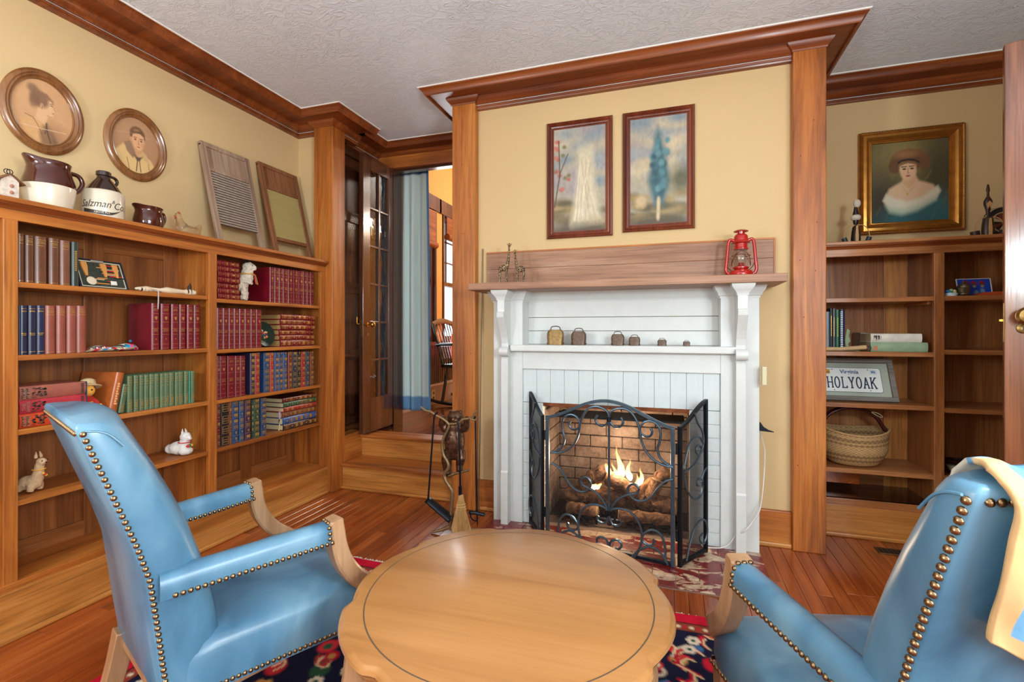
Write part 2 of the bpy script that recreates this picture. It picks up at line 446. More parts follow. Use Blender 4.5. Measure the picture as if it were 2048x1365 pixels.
# crown moulding
PROF_LO = [(-.02, 2.462), (.028, 2.463), (.031, 2.470), (.027, 2.475), (.031, 2.482), (.029, 2.486), (-.02, 2.486)]
PROF_HI = [(-.02, 2.491), (.034, 2.491), (.038, 2.496), (.046, 2.502), (.056, 2.514), (.060, 2.520), (.060, 2.531), (.176, 2.531), (.176, 2.520), (.182, 2.516), (.186, 2.520), (.189, 2.526), (.194, 2.538), (.203, 2.548), (.211, 2.552), (.214, 2.5595), (-.02, 2.5595)]
PROF_GAP = [(-.02, 2.486), (.024, 2.486), (.024, 2.491), (-.02, 2.491)]
runs = [([(WX, -2.6), (WX, FY), (-2.224, FY), (-2.224, 3.03)], 'wall_left'),
        ([(-2.285, 2.99), (-2.285, 3.44), (-1.231, 3.44)], 'alcove'),
        ([(-1.231, 3.44), (-1.231, FY), (.638, FY), (.638, 3.394)], 'chimney'),
        ([(.60, 3.394), (BX, 3.394), (BX, -2.6)], 'recess')]
names = ['stained oak crown moulding along the left wall', 'stained oak crown moulding inside the stair alcove', 'stained oak crown moulding around the chimney breast', 'stained oak crown moulding over the recessed bookcase']
GAPW = plain('gap_white', (236, 232, 224), .6)
for i, (pth, _) in enumerate(runs):
    c = struct('trim_%d' % (i + 1), MB().strip(PROF_HI, pth), oak_crown('x'), names[i], 'moulding', smooth=30)
    MB().strip(PROF_LO, pth).build('picture_rail', oak_crown('x'), c, smooth=30)
    MB().strip(PROF_GAP, pth).build('paint_line', GAPW, c); MB().strip([(.212, 2.5545), (.2165, 2.5545), (.2185, 2.5598), (.212, 2.5598)], pth).build('bright_ceiling_line', GAPW, c)  # upper white strip paints the brighter ceiling edge above the crown
# pilasters
# strip offsets to the right of travel: walk so that the outside is on the right
def pil(n, x0, x1, y1, label):
    o = struct('trim_%d' % n, B(x0, x1, 2.735, y1, 0, 2.52), oak('z'), label, 'pilaster', bevel=.004)
    cap = [(-.01, 2.492), (.004, 2.492), (.006, 2.500), (.010, 2.503), (.018, 2.512), (.028, 2.524), (.030, 2.531), (-.01, 2.531)]
    MB().strip(cap, [(x0, y1), (x0, 2.735), (x1, 2.735), (x1, y1)]).build('capital', oak_crown('x'), o, smooth=30)
    for _ in range(7):
        MB().sphere((random.uniform(x0 + .02, x1 - .02), 2.7345, random.uniform(.1, 2.4)), .0025, .001, .0025, 8, 5).build('nail_hole', plain('nail_hole', (60, 30, 14), .8), o)
    return o
pil(5, -2.34, -2.187, 2.868, 'tall oak pilaster between the long bookcase and the steps')
pil(6, -1.296, -1.142, 2.80, 'tall oak pilaster between the steps and the fireplace')
pil(7, .574, .719, 2.80, 'tall oak pilaster between the fireplace and the recess')
# baseboards
def baseboard(n, x0, x1, lab):
    o = struct('baseboard_%s' % n, B(x0, x1, 2.768, 2.80, 0, .18), oak('x'), lab, 'baseboard', bevel=.003)
    bar('shoe_moulding', x0, x1, 2.752, 2.77, 0, .022, oak_pale('x'), o, .006)
baseboard('left', -1.142, -.985, 'oak baseboard left of the fireplace')
baseboard('right', .41, .574, 'oak baseboard right of the fireplace')

# steps up to the far room
st = tag(bpy.data.objects.new('stair_steps', None), 'two oak steps rising into the alcove', 'steps', kind='structure'); COL.objects.link(st)
bar('riser', -2.187, -1.296, 2.84, 2.87, 0, .156, oak_pale('x'), st)
bar('shoe_moulding', -2.187, -1.296, 2.822, 2.845, 0, .020, oak_pale('x'), st, .006)
bar('tread', -2.187, -1.290, 2.818, 3.09, .156, .178, oak('x'), st, .007, seg=3)
bar('cove', -2.187, -1.296, 2.83, 2.845, .146, .156, oak_pale('x'), st, .004)
bar('riser', -2.285, -1.296, 3.07, 3.10, .178, .312, oak_pale('x'), st)
bar('tread', -2.285, -1.290, 3.050, 3.21, .312, .335, oak('x'), st, .007, seg=3)
# far room shell
FZ = .335
struct('floor_far', B(-2.5, 1.0, 3.2, 7.0, FZ - .1, FZ - .008), floor_wood('y'), 'dark polished floor of the room past the steps', 'floor')
ff = bpy.data.objects['floor_far']
o0 = None; x = -2.34
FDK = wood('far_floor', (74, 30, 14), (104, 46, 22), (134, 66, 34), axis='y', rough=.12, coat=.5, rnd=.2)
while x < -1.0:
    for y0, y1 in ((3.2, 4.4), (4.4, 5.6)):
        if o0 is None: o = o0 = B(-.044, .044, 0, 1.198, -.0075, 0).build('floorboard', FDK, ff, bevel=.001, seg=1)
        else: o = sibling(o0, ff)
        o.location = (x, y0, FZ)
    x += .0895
FAR = plaster('ochre_plaster', (226, 170, 92))
LW = -2.37
m = MB().box(LW - .15, LW, 3.5, 3.96, FZ, 3.0).box(LW - .15, LW, 4.60, 4.75, .98, 2.38).box(LW - .15, LW, 5.60, 7.0, FZ, 3.0).box(LW - .15, LW, 3.961, 5.599, 2.38, 3.0).box(LW - .15, LW, 3.961, 5.599, FZ, .98)
struct('wall_far_left', m, FAR, 'ochre wall with the windows of the far room', 'wall')
struct('wall_far_back', B(-2.5, 1.0, 7.0, 7.1, FZ, 3.0).box(-1.2, 1.0, 3.5, 3.55, FZ, 3.0).box(.9, 1.0, 3.5, 7.0, FZ, 3.0), FAR, 'ochre back wall of the far room', 'wall')
struct('ceiling_far', B(-2.55, 1.0, 3.5, 7.1, 3.0, 3.08), CEIL, 'plaster ceiling of the far room', 'ceiling')
DT = wood('window_trim', (70, 36, 22), (96, 54, 36), (120, 74, 52), axis='z', rough=.35)
GLASS = NT('window_glass'); GLASS.set(Roughness=.02, Transmission_Weight=1.0, IOR=1.45); GLASS.base((.95, .97, .97, 1)); GLASS = GLASS.m
def far_window(n, y0, y1, shade_z, label):
    t = tag(bpy.data.objects.new('window_%d' % n, None), label, 'window', kind='structure'); COL.objects.link(t)
    for a, b in ((y0, y0 + .045), (y1 - .045, y1)): bar('stile', LW - .10, LW - .02, a, b, .98, 2.38, DT, t)
    for a, b in ((.98, 1.04), (1.60, 1.645), (2.33, 2.38)): bar('sash_rail', LW - .10, LW - .03, y0, y1, a, b, DT, t)
    k = 4
    for i in range(1, k): bar('muntin', LW - .08, LW - .06, y0 + (y1 - y0) * i / k - .007, y0 + (y1 - y0) * i / k + .007, 1.64, 2.34, DT, t, 0)
    for z in (1.87, 2.10): bar('muntin', LW - .08, LW - .06, y0, y1, z - .007, z + .007, DT, t, 0)
    bar('pane', LW - .072, LW - .068, y0 + .04, y1 - .04, 1.03, 1.61, GLASS, t, 0)
    bar('pane', LW - .072, LW - .068, y0 + .04, y1 - .04, 1.64, 2.34, GLASS, t, 0)
    bar('sill', LW - .05, LW + .05, y0 - .05, y1 + .05, .95, .985, DT, t)
    bar('head_casing', LW - .02, LW + .02, y0 - .12, y1 + .12, 2.36, 2.51, DT, t)
    bar('side_casing', LW - .02, LW + .015, y0 - .02, y0 + .004, .98, 2.36, DT, t)
    bar('side_casing', LW - .02, LW + .015, y1 - .004, y1 + .02, .98, 2.36, DT, t)
    BAM = wood('bamboo', (110, 52, 18), (158, 84, 34), (190, 116, 54), axis='y', rough=.5, coat=0, scale=2)
    sh = thing('bamboo_shade', ('bamboo roman shade folded at the nearer far-room window' if n == 1 else 'bamboo roman shade folded at the farther far-room window'), 'window shade', (LW + .01, y0, shade_z))
    z = 0
    while shade_z + z < 2.34:
        bar('bamboo_slat', .012, .02, .03, y1 - y0 - .03, z, z + .011, BAM, sh, 0); z += .0125
    MB().tube([(.02, .03, -.03), (.02, y1 - y0 - .03, -.03)], .035, 12).build('bottom_fold', BAM, sh, smooth=40)
far_window(1, 3.98, 4.58, 2.02, 'dark framed sash window beside the blue curtain')
far_window(2, 4.78, 5.58, 2.16, 'bright dark-framed sash window glimpsed past the curtain')
ws = struct('trim_8', B(LW, LW + .012, 3.52, 6.9, .54, .95), wood('wainscot', (70, 44, 34), (92, 60, 48), (116, 82, 66), axis='z', rough=.4), 'brown beadboard wainscot under the far windows', 'wainscot')
yb = 4.2
while yb < 5.6:
    bar('bead', LW + .012, LW + .017, yb, yb + .006, .55, .94, MATS['wainscot_z'], ws, 0); yb += .045
struct('baseboard_far', B(LW, LW + .02, 3.52, 6.9, FZ, .53), plain('far_base', (178, 160, 150), .5), 'pale baseboard under the far windows', 'baseboard', bevel=.003)
rail = bpy.data.objects['baseboard_far']
bar('cap_rail', LW, LW + .035, 3.52, 6.9, .525, .545, plain('far_white', (226, 214, 204), .4), rail)
t = thing('wall_outlet', 'cream wall outlet low on the far wall', 'outlet', (LW + .021, 4.50, .43))
bar('cover_plate', 0, .006, -.04, .04, -.057, .057, plain('cream', (226, 212, 178), .4), t)
for z in (-.026, .026): bar('socket', .006, .009, -.018, .018, z - .016, z + .016, plain('cream_dark', (120, 106, 84), .5), t, .001)

# windows of the room behind the viewer (only their light and reflections show)
for i, (x0, x1) in enumerate(((-2.05, -.45), (-.05, 1.55))):
    t = tag(bpy.data.objects.new('window_%d' % (i + 3), None), ('wide white window behind the viewer on the left' if i == 0 else 'wide white window behind the viewer on the right'), 'window', kind='structure'); COL.objects.link(t)
    for a, b in ((x0, x0 + .06), (x1 - .06, x1), ((x0 + x1) / 2 - .04, (x0 + x1) / 2 + .04)): bar('stile', a, b, -2.66, -2.60, .65, 2.25, WHITE, t)
    for a, b in ((.65, .71), (1.42, 1.47), (2.19, 2.25)): bar('sash_rail', x0, x1, -2.655, -2.605, a, b, WHITE, t)
t = tag(bpy.data.objects.new('window_5', None), 'white window in the right wall beside the viewer', 'window', kind='structure'); COL.objects.link(t)
for a, b in ((-1.7, -1.64), (-.18, -.12), (-.95, -.87)): bar('stile', 1.94, 2.0, a, b, .65, 2.25, WHITE, t)
for a, b in ((.65, .71), (1.42, 1.47), (2.19, 2.25)): bar('sash_rail', 1.945, 1.995, -1.7, -.12, a, b, WHITE, t)

# ------------------------------------------------------------------ narrow glazed door standing open in the alcove
t = tag(bpy.data.objects.new('door_1', None), 'narrow dark wood glazed door standing open above the steps', 'door', kind='structure'); COL.objects.link(t)
D0, D1, DY0, DY1, DZ0, DZ1 = -2.156, -2.120, 2.985, 3.375, .350, 2.395
MG = wood('door_wood', (48, 26, 18), (78, 44, 28), (112, 70, 46), axis='z', rough=.2, coat=.7)
GY0, GY1, GZ0, GZ1 = 3.072, 3.318, .60, 2.295
bar('stile', D0, D1, DY0, GY0, DZ0, DZ1, MG, t, .003); bar('stile', D0, D1, GY1, DY1, DZ0, DZ1, MG, t, .003)
bar('bottom_rail', D0, D1, GY0, GY1, DZ0, GZ0, MG, t, .002); bar('top_rail', D0, D1, GY0, GY1, GZ1, DZ1, MG, t, .002)
ym = (GY0 + GY1) / 2
bar('muntin', D0 + .004, D1 - .002, ym - .009, ym + .009, GZ0, GZ1, MG, t, .003)
for i in range(1, 6):
    z = GZ0 + (GZ1 - GZ0) * i / 6
    for a, b in ((GY0, ym - .009), (ym + .009, GY1)): bar('muntin', D0 + .005, D1 - .003, a, b, z - .008, z + .008, MG, t, .003)
t2 = NT('old_glass'); t2.set(Roughness=.01, Transmission_Weight=1.0, IOR=1.5); t2.base((.9, .92, .9, 1))
t2.bump(t2.noise(t2.mapping(t2.coord(), (1, 9, 3)), 2.0, 2), .06, .02); OLDG = t2.m
for i in range(6):
    for a, b in ((GY0, ym - .009), (ym + .009, GY1)):
        z = GZ0 + (GZ1 - GZ0) * i / 6
        bar('pane', -2.140, -2.137, a, b, z, z + (GZ1 - GZ0) / 6, OLDG, t, 0)
BRASS = plain('brass', (196, 148, 62), .22, 1.0, var=.15, scale=60)
OLDBR = plain('worn_brass', (150, 122, 74), .34, 1.0, var=.25, scale=90)
k = MB().lathe([(.004, 0), (.016, .0), (.016, .004), (.006, .006), (.006, .028), (.012, .034), (.021, .044), (.022, .052), (.016, .06), (.004, .064)], 18)
ko = k.build('door_knob', BRASS, t, smooth=40); ko.location = (-2.119, 3.035, 1.145); ko.rotation_euler = (0, PI / 2, 0)
MB().lathe([(.001, 0), (.012, 0), (.012, .003), (.001, .003)], 14).build('keyhole_plate', OLDBR, t, loc=(-2.119, 3.035, 1.075), rot=(0, PI / 2, 0))
bar('lock_plate', D0 + .008, D1 - .006, DY0 - .0015, DY0 + .001, 1.06, 1.18, OLDBR, t, 0)
MB().tube([(-2.150, 2.985, 1.15), (-2.165, 2.982, 1.15), (-2.168, 2.98, 1.16), (-2.168, 2.98, 1.20)], .004, 6).build('latch_hook', BRASS, t)

# ------------------------------------------------------------------ heavy open door at the right
A = Vector((1.133, 2.205)); dr = Vector((.94, -.341)).normalized(); nrm = Vector((dr.y, -dr.x))  # nrm faces the viewer
t = tag(bpy.data.objects.new('door_2', None), 'tall brown wooden door standing open at the right edge', 'door', kind='structure'); COL.objects.link(t)
t.location = (A.x, A.y, 0); t.rotation_euler = (0, 0, math.atan2(dr.y, dr.x))
DW = wood('red_brown_door', (96, 52, 30), (136, 82, 54), (164, 108, 76), axis='z', rough=.2, coat=.5)
bar('stile', 0, .12, 0, .036, .01, 2.13, DW, t, .003); bar('stile', .68, .80, 0, .036, .01, 2.13, DW, t, .003)
for a, b in ((.01, .25), (.88, 1.03), (2.0, 2.13)): bar('rail', .12, .68, 0, .036, a, b, DW, t, .002)
for a, b in ((.25, .88), (1.03, 2.0)): bar('panel', .12, .68, .010, .026, a, b, DW, t, .002)
kn = MB().lathe([(.001, 0), (.024, 0), (.026, .004), (.012, .007), (.010, .026), (.018, .034), (.029, .046), (.031, .056), (.024, .068), (.004, .073)], 22)
kn.build('door_knob', OLDBR, t, smooth=40, loc=(.052, 0, 1.152), rot=(PI / 2, 0, 0))
kp = MB().lathe([(.001, 0), (.017, 0), (.018, .002), (.015, .004), (.001, .004)], 20).build('keyhole_plate', OLDBR, t, smooth=40, loc=(.047, 0, 1.108), rot=(PI / 2, 0, 0))
bar('keyhole', .0455, .0485, -.0048, -.003, 1.100, 1.114, plain('black', (14, 13, 12), .5), t, 0)
bar('latch_bolt', -.012, .0, .012, .024, 1.133, 1.142, BRASS, t, .001)
bar('lock_plate', -.0012, 0, .006, .030, 1.06, 1.20, OLDBR, t, 0)
# ------------------------------------------------------------------ hearth and firebox
SOOT = NT('sooty_brick'); f = SOOT.noise(SOOT.coord('World'), 7, 5); f2 = SOOT.noise(SOOT.coord('World'), 60, 4)
SOOT.base(SOOT.mix(.35, SOOT.ramp(f, [(.3, lin((62, 50, 44))), (.55, lin((132, 112, 98))), (.75, lin((186, 164, 146)))]), SOOT.ramp(f2, [(.3, lin((60, 40, 30))), (.7, lin((170, 130, 104)))])))
SOOT.bump(f2, .4, .006); SOOT.set(Roughness=.85); SOOT = SOOT.m
PEEL = NT('peeling_red_paint'); co = PEEL.coord('World'); f = PEEL.noise(PEEL.mapping(co, (1, 2.2, 1)), 4.6, 7, .62, .6); f2 = PEEL.noise(co, 40, 4)
red = PEEL.ramp(f2, [(.3, lin((92, 18, 20))), (.7, lin((136, 34, 34)))])
pale = PEEL.ramp(f2, [(.3, lin((168, 128, 104))), (.7, lin((214, 190, 158)))])
PEEL.base(PEEL.mix(PEEL.ramp(f, [(.530, (0, 0, 0, 1)), (.545, (1, 1, 1, 1))]), red, pale)); PEEL.bump(f, .2, .004); PEEL.set(Roughness=.35, Coat_Weight=.3); PEEL = PEEL.m
hr = tag(bpy.data.objects.new('hearth', None), 'brick hearth with worn peeling red paint before the fireplace', 'hearth', kind='structure'); COL.objects.link(hr)
bar('mortar_bed', -.985, .41, 2.165, 2.80, -.012, .006, plain('mortar', (140, 112, 96), .9, var=.2), hr, 0)
hb = None; row = 0; y = 2.166
while y < 2.62:
    x = -.985 - (0 if row % 2 == 0 else .1)
    while x < .40:
        a, b = max(x + .0015, -.985), min(x + .1985, .41)
        if b - a > .02:
            if abs((b - a) - .197) < 1e-4:
                if hb is None: o = hb = B(0, .197, 0, .0935, -.004, .010).build('hearth_brick', PEEL, hr, bevel=.002, seg=1)
                else: o = sibling(hb, hr)
                o.location = (a, y, random.uniform(-.0008, .0012))
            else: bar('hearth_brick', a, b, y, y + .0935, -.004, .010, PEEL, hr, .002, seg=1)
        x += .2
    y += .0955; row += 1

fp = tag(bpy.data.objects.new('fireplace', None), 'open gas fireplace with white painted brick surround and sooty firebox', 'fireplace', kind='structure'); COL.objects.link(fp)
FX0, FX1, FZT, FYF, FYB = -.693, .085, .695, 2.645, 3.10
# white brick surround
bar('backing', -.83, FX0 - .004, 2.66, 2.79, 0, .90, WHITE_B, fp, 0); bar('backing', FX1 + .004, .25, 2.66, 2.79, 0, .90, WHITE_B, fp, 0)
bar('backing', FX0 - .004, FX1 + .004, 2.66, 2.79, FZT + .004, .90, WHITE_B, fp, 0)
n = 13; wdt = (.231 + .807) / n
sb = None
for i in range(n):
    if sb is None: o = sb = B(0, wdt - .0012, 0, .05, 0, .195).build('soldier_brick', WHITE_B, fp, bevel=.0018, seg=2)
    else: o = sibling(sb, fp)
    o.location = (-.807 + i * wdt, FYF + random.uniform(-.001, .001), FZT)
for x0, x1 in ((-.815, FX0), (FX1, .24)):
    z = .008; sb = None; hgt = .0685
    while z < FZT - .01:
        if sb is None: o = sb = B(0, x1 - x0, 0, .05, 0, hgt - .0012).build('brick', WHITE_B, fp, bevel=.0018, seg=2)
        else: o = sibling(sb, fp)
        o.location = (x0, FYF + random.uniform(-.0015, .0015), z); z += hgt
# firebox shell with bricks
m = MB().box(FX0 - .12, FX1 + .12, FYB, FYB + .05, -.01, .9).box(FX0 - .12, FX0 - .012, 2.79, FYB, -.01, .9).box(FX1 + .012, FX1 + .12, 2.79, FYB, -.01, .9).box(FX0 - .1, FX1 + .1, 2.70, FYB, -.012, .004).box(FX0 - .1, FX1 + .1, 2.79, FYB + .05, .86, .90)
m.build('firebox_shell', plain('soot', (44, 34, 30), .95, var=.3), fp)
bb = None
for r in range(11):
    x = FX0 - (.0 if r % 2 else .1)
    while x < FX1:
        a, b = max(x, FX0 - .01), min(x + .196, FX1 + .01)
        if b - a > .03:
            bar('firebrick', a, b, FYB - .018 + random.uniform(-.004, .003), FYB + .01, .006 + r * .072, .006 + r * .072 + .067, SOOT, fp, .004, seg=1)
        x += .2
    for sx in (FX0, FX1):
        y = FYF + .05 + (0 if r % 2 else .1) - .1
        while y < FYB - .03:
            a, b = max(y, FYF + .052), min(y + .196, FYB - .02)
            if b - a > .03: bar('firebrick', sx - (.012 if sx == FX0 else 0) - .0, sx + (.0 if sx == FX0 else .012), a, b, .006 + r * .072, .006 + r * .072 + .067, SOOT, fp, .003, seg=1)
            y += .2
IRON = plain('black_iron', (34, 40, 48), .38, .7, var=.2, scale=60)
bar('lintel_bar', FX0, FX1, FYF + .012, FYF + .05, FZT - .022, FZT, plain('rusty_copper', (150, 88, 56), .4, .8, var=.3), fp, .002)
bar('damper_plate', FX0 + .05, FX1 - .02, 2.74, 2.96, .60, .612, plain('damper', (40, 44, 40), .6, .5), fp, .002)
bar('damper_handle', -.262, -.256, FYF + .005, FYF + .012, FZT - .03, FZT + .04, IRON, fp, .001)

# gas log set
gl = thing('gas_log_set', 'burning gas logs on an iron grate inside the fireplace', 'gas logs', (-.30, 2.86, 0))
LOG = NT('bark_log'); co = LOG.coord(); f = LOG.noise(LOG.mapping(co, (6, 6, 6)), 4, 6, .65, 1.0)
LOG.base(LOG.ramp(f, [(.3, lin((52, 34, 24))), (.5, lin((118, 80, 54))), (.7, lin((186, 138, 98)))])); LOG.bump(f, .8, .02); LOG.set(Roughness=.9); LOG = LOG.m
PALE = plain('log_end', (196, 158, 112), .85, var=.2, scale=90)
def log(p0, p1, r, bend=0.0):
    p0, p1 = Vector(p0), Vector(p1); N = 9; pts = []; rr = []
    for i in range(N):
        q = i / (N - 1); p = p0.lerp(p1, q); p.z += bend * math.sin(PI * q)
        pts.append(p); rr.append(r * (1 + .12 * math.sin(i * 2.3) + random.uniform(-.06, .06)))
    o = MB().tube(pts, rr, 12).build('log', LOG, gl, smooth=50)
    d = (p1 - p0).normalized()
    for p, s in ((p0, -1), (p1, 1)):
        e = MB().tube([p + d * s * .0005, p + d * s * .004], [r * .93, r * .8], 12).build('log_end', PALE, o, smooth=40)
    return o
log((-.30, .02, .115), (.32, -.03, .125), .05, .01)
log((-.27, -.10, .075), (-.10, -.12, .08), .036); log((.02, -.12, .075), (.29, -.11, .07), .036)
log((-.20, .0, .18), (-.05, -.02, .29), .045, .012)
log((-.06, -.05, .255), (.13, -.06, .15), .042, .02)
log((.12, .03, .15), (.28, .02, .30), .04)
log((.17, -.04, .12), (.22, -.02, .26), .036)
GR = IRON
for i in range(7): MB().tube([(-.30 + i * .1, -.15, .02), (-.30 + i * .1, -.15, .06), (-.30 + i * .1, .10, .055)], .007, 6).build('grate_bar', GR, gl)
MB().tube([(-.33, -.14, .05), (.33, -.14, .05)], .009, 6).build('grate_rail', GR, gl)
EMB = NT('ember_bed'); f = EMB.noise(EMB.coord(), 45, 5); EMB.base(EMB.ramp(f, [(.35, lin((30, 22, 20))), (.7, lin((120, 84, 60)))])); EMB.bump(f, 1.0, .02); EMB.set(Roughness=.95)
m = MB(); random.seed(11)
for i in range(90): m.sphere((random.uniform(-.33, .33), random.uniform(-.15, .12), random.uniform(.008, .03)), random.uniform(.01, .026), random.uniform(.01, .022), random.uniform(.008, .016), 6, 4)
tag(m.build('ember_gravel', EMB.m, gl, smooth=60), kind='stuff')
def flame_mat():
    t = NT('flame'); t.t.nodes.remove(t.b)
    out = [n for n in t.t.nodes if n.type == 'OUTPUT_MATERIAL'][0]
    g = t.n('ShaderNodeSeparateXYZ'); t.l(t.coord('Generated'), g.inputs[0])
    col = t.ramp(g.outputs[2], [(0, (1.0, .75, .42, 1)), (.35, (1, .58, .2, 1)), (1, (1, .28, .05, 1))])
    e = t.n('ShaderNodeEmission'); t.l(col, e.inputs[0]); e.inputs[1].default_value = 7.5
    tr = t.n('ShaderNodeBsdfTransparent'); lw = t.n('ShaderNodeLayerWeight'); lw.inputs[0].default_value = .35
    fr = t.ramp(g.outputs[2], [(0, (.0, .0, .0, 1)), (.6, (.25, .25, .25, 1)), (1, (.9, .9, .9, 1))])
    ad = t.n('ShaderNodeMath', operation='MAXIMUM'); t.l(lw.outputs['Facing'], ad.inputs[0]); t.l(fr, ad.inputs[1])
    mx = t.n('ShaderNodeMixShader'); t.l(ad.outputs[0], mx.inputs[0]); t.l(e.outputs[0], mx.inputs[1]); t.l(tr.outputs[0], mx.inputs[2])
    t.l(mx.outputs[0], out.inputs[0]); return t.m
FLM = flame_mat()
def flame(px, ytop, ybot, r, lean=0.0, yy=2.83):
    a = on_y(px, ybot, yy) - Vector((-.30, 2.86, 0)); b = on_y(px + lean, ytop, yy) - Vector((-.30, 2.86, 0)); L = b.z - a.z
    prof = [(0, .25), (.08, .7), (.22, 1.0), (.42, .72), (.62, .42), (.82, .2), (1.0, .03)]
    pts = [a.lerp(b, q) + Vector((.008 * math.sin(q * 7 + px), 0, 0)) for q, _ in prof]
    MB().tube(pts, [r * 1.25 * k for _, k in prof], 10).build('flame', FLM, gl, smooth=80)
flame(1243, 893, 962, .020, -9); flame(1258, 918, 962, .016); flame(1272, 948, 992, .021, 2); flame(1186, 950, 980, .019, 2)
flame(1218, 938, 960, .018, -6); flame(1196, 966, 978, .014, 5); flame(1280, 936, 972, .014, 3); flame(1230, 925, 958, .012, -4)
l = bpy.data.lights.new('fire_glow', 'POINT'); l.energy = 15; l.color = (1, .76, .50); l.shadow_soft_size = .06
o = bpy.data.objects.new('fire_glow', l); COL.objects.link(o); o.location = (-.29, 2.80, .36)

# ------------------------------------------------------------------ mantelpiece
mp = tag(bpy.data.objects.new('mantelpiece', None), 'white painted fireplace surround with brackets under a brown wooden mantel shelf', 'mantelpiece', kind='structure'); COL.objects.link(mp)
for x0, x1 in ((-.982, -.807), (.231, .407)):
    bar('stile', x0, x1, 2.63, 2.80, .008, 1.324, WHITE, mp, .003)
    cap = [(-.01, 1.262), (.003, 1.262), (.004, 1.272), (.010, 1.276), (.014, 1.290), (.024, 1.304), (.028, 1.316), (.03, 1.324), (-.01, 1.324)]
    MB().strip(cap, [(x0, 2.79), (x0, 2.63), (x1, 2.63), (x1, 2.79)]).build('capital', WHITE, mp, smooth=30)
bar('header_board', -.807, .231, 2.634, 2.70, .888, .99, WHITE, mp, .002)
bar('header_bead', -.807, .231, 2.629, 2.645, .884, .892, WHITE, mp, .003)
bar('shelf', -.868, .302, 2.585, 2.78, .985, 1.021, WHITE, mp, .006, seg=3)
z0 = 1.021
for z1 in (1.10, 1.178, 1.324):
    bar('back_board', -.807, .231, 2.755, 2.79, z0 + .001, z1 - .0015, WHITE, mp, .0015); z0 = z1
MB().strip([(-.01, 1.268), (.004, 1.268), (.006, 1.276), (.016, 1.286), (.03, 1.306), (.036, 1.316), (.036, 1.324), (-.01, 1.324)], [(-.807, 2.755), (.231, 2.755)]).build('cove_moulding', WHITE, mp, smooth=30)
for x0, x1 in ((-.918, -.877), (.296, .341)):
    fn = lambda u, v, d: (d, u, v)
    pts = [(2.64, .006), (2.572, .006), (2.572, .30), (2.578, .31), (2.578, .94), (2.59, .955), (2.585, 1.03), (2.575, 1.06), (2.555, 1.10), (2.525, 1.145), (2.505, 1.175), (2.50, 1.20), (2.515, 1.205), (2.515, 1.275), (2.64, 1.275)]
    MB().prism(pts, fn, x0, x1).build('bracket_leg', WHITE, mp, bevel=.002)
    MB().tube([(x0 - .003, 2.575, .983), (x1 + .006, 2.575, .983)], .027, 20).build('bracket_scroll', WHITE, mp, smooth=40)
    cap = [(-.01, 1.268), (.003, 1.268), (.004, 1.278), (.012, 1.292), (.024, 1.306), (.028, 1.318), (.028, 1.324), (-.01, 1.324)]
    MB().strip(cap, [(x0, 2.64), (x0, 2.515), (x1, 2.515), (x1, 2.64)]).build('capital', WHITE, mp, smooth=30)
bar('mantel_shelf', -1.072, .497, 2.465, 2.772, 1.324, 1.362, mantel_wood('x'), mp, .003)
bar('back_splash', -1.077, .493, 2.768, 2.792, 1.362, 1.474, mantel_wood('x'), mp, .0015)
bar('back_splash', -1.077, .493, 2.768, 2.792, 1.475, 1.570, mantel_wood('x'), mp, .0015)
bar('splash_edge', -1.079, .502, 2.766, 2.792, 1.570, 1.579, oak('x'), mp, .001); bar('splash_edge', .493, .502, 2.766, 2.792, 1.362, 1.570, oak('z'), mp, .001)

# bits on the right end of the mantelpiece
t = thing('power_strip', 'small beige power strip on the side of the mantelpiece', 'power strip', (.408, 2.71, 1.0))
p = on_x(1524, 752, .41)
t.location = (.4075, p.y, p.z)
bar('case', 0, .022, -.02, .02, -.045, .045, plain('beige_plastic', (214, 204, 170), .4), t, .004)
for i in range(5): MB().sphere((.022, 0, -.03 + i * .015), .002, .004, .004, 8, 5).build('socket', plain('socket_dark', (70, 66, 56), .6), t)
t = thing('iron_hook', 'black pointed iron hook jutting from the mantelpiece side', 'hook', (.407, 2.70, .66))
p = on_x(1519, 862, .407); t.location = (.407, p.y - .0, p.z)
MB().prism([(0, .0), (.062, -.004), (.063, -.001), (.04, .006), (.018, .02), (.005, .04), (0, .044)], lambda u, v, d: (u, d, v), -.006, .006).build('blade', IRON, t, bevel=.001)
p = [on_x(1520, 940, .409), on_x(1528, 965, .43), on_x(1531, 990, .44)]
pts = [p[0], p[1] , p[2], on_y(1522, 1010, 2.60), on_y(1505, 1045, 2.575), on_y(1490, 1062, 2.555), on_y(1472, 1072, 2.60), on_y(1450, 1095, 2.60), (.16, 2.60, .018), (.14, 2.63, .016)]
pts[0] = Vector((.41, 2.72, .66)); pts[1] = Vector((.43, 2.71, .56)); pts[2] = Vector((.442, 2.70, .47))
tag(MB().tube(cat_rom(pts, 8), .0032, 6).build('extension_cord', plain('white_cord', (224, 220, 214), .4), smooth=60), 'thin white electric cord trailing down the mantelpiece to the hearth', 'cord')

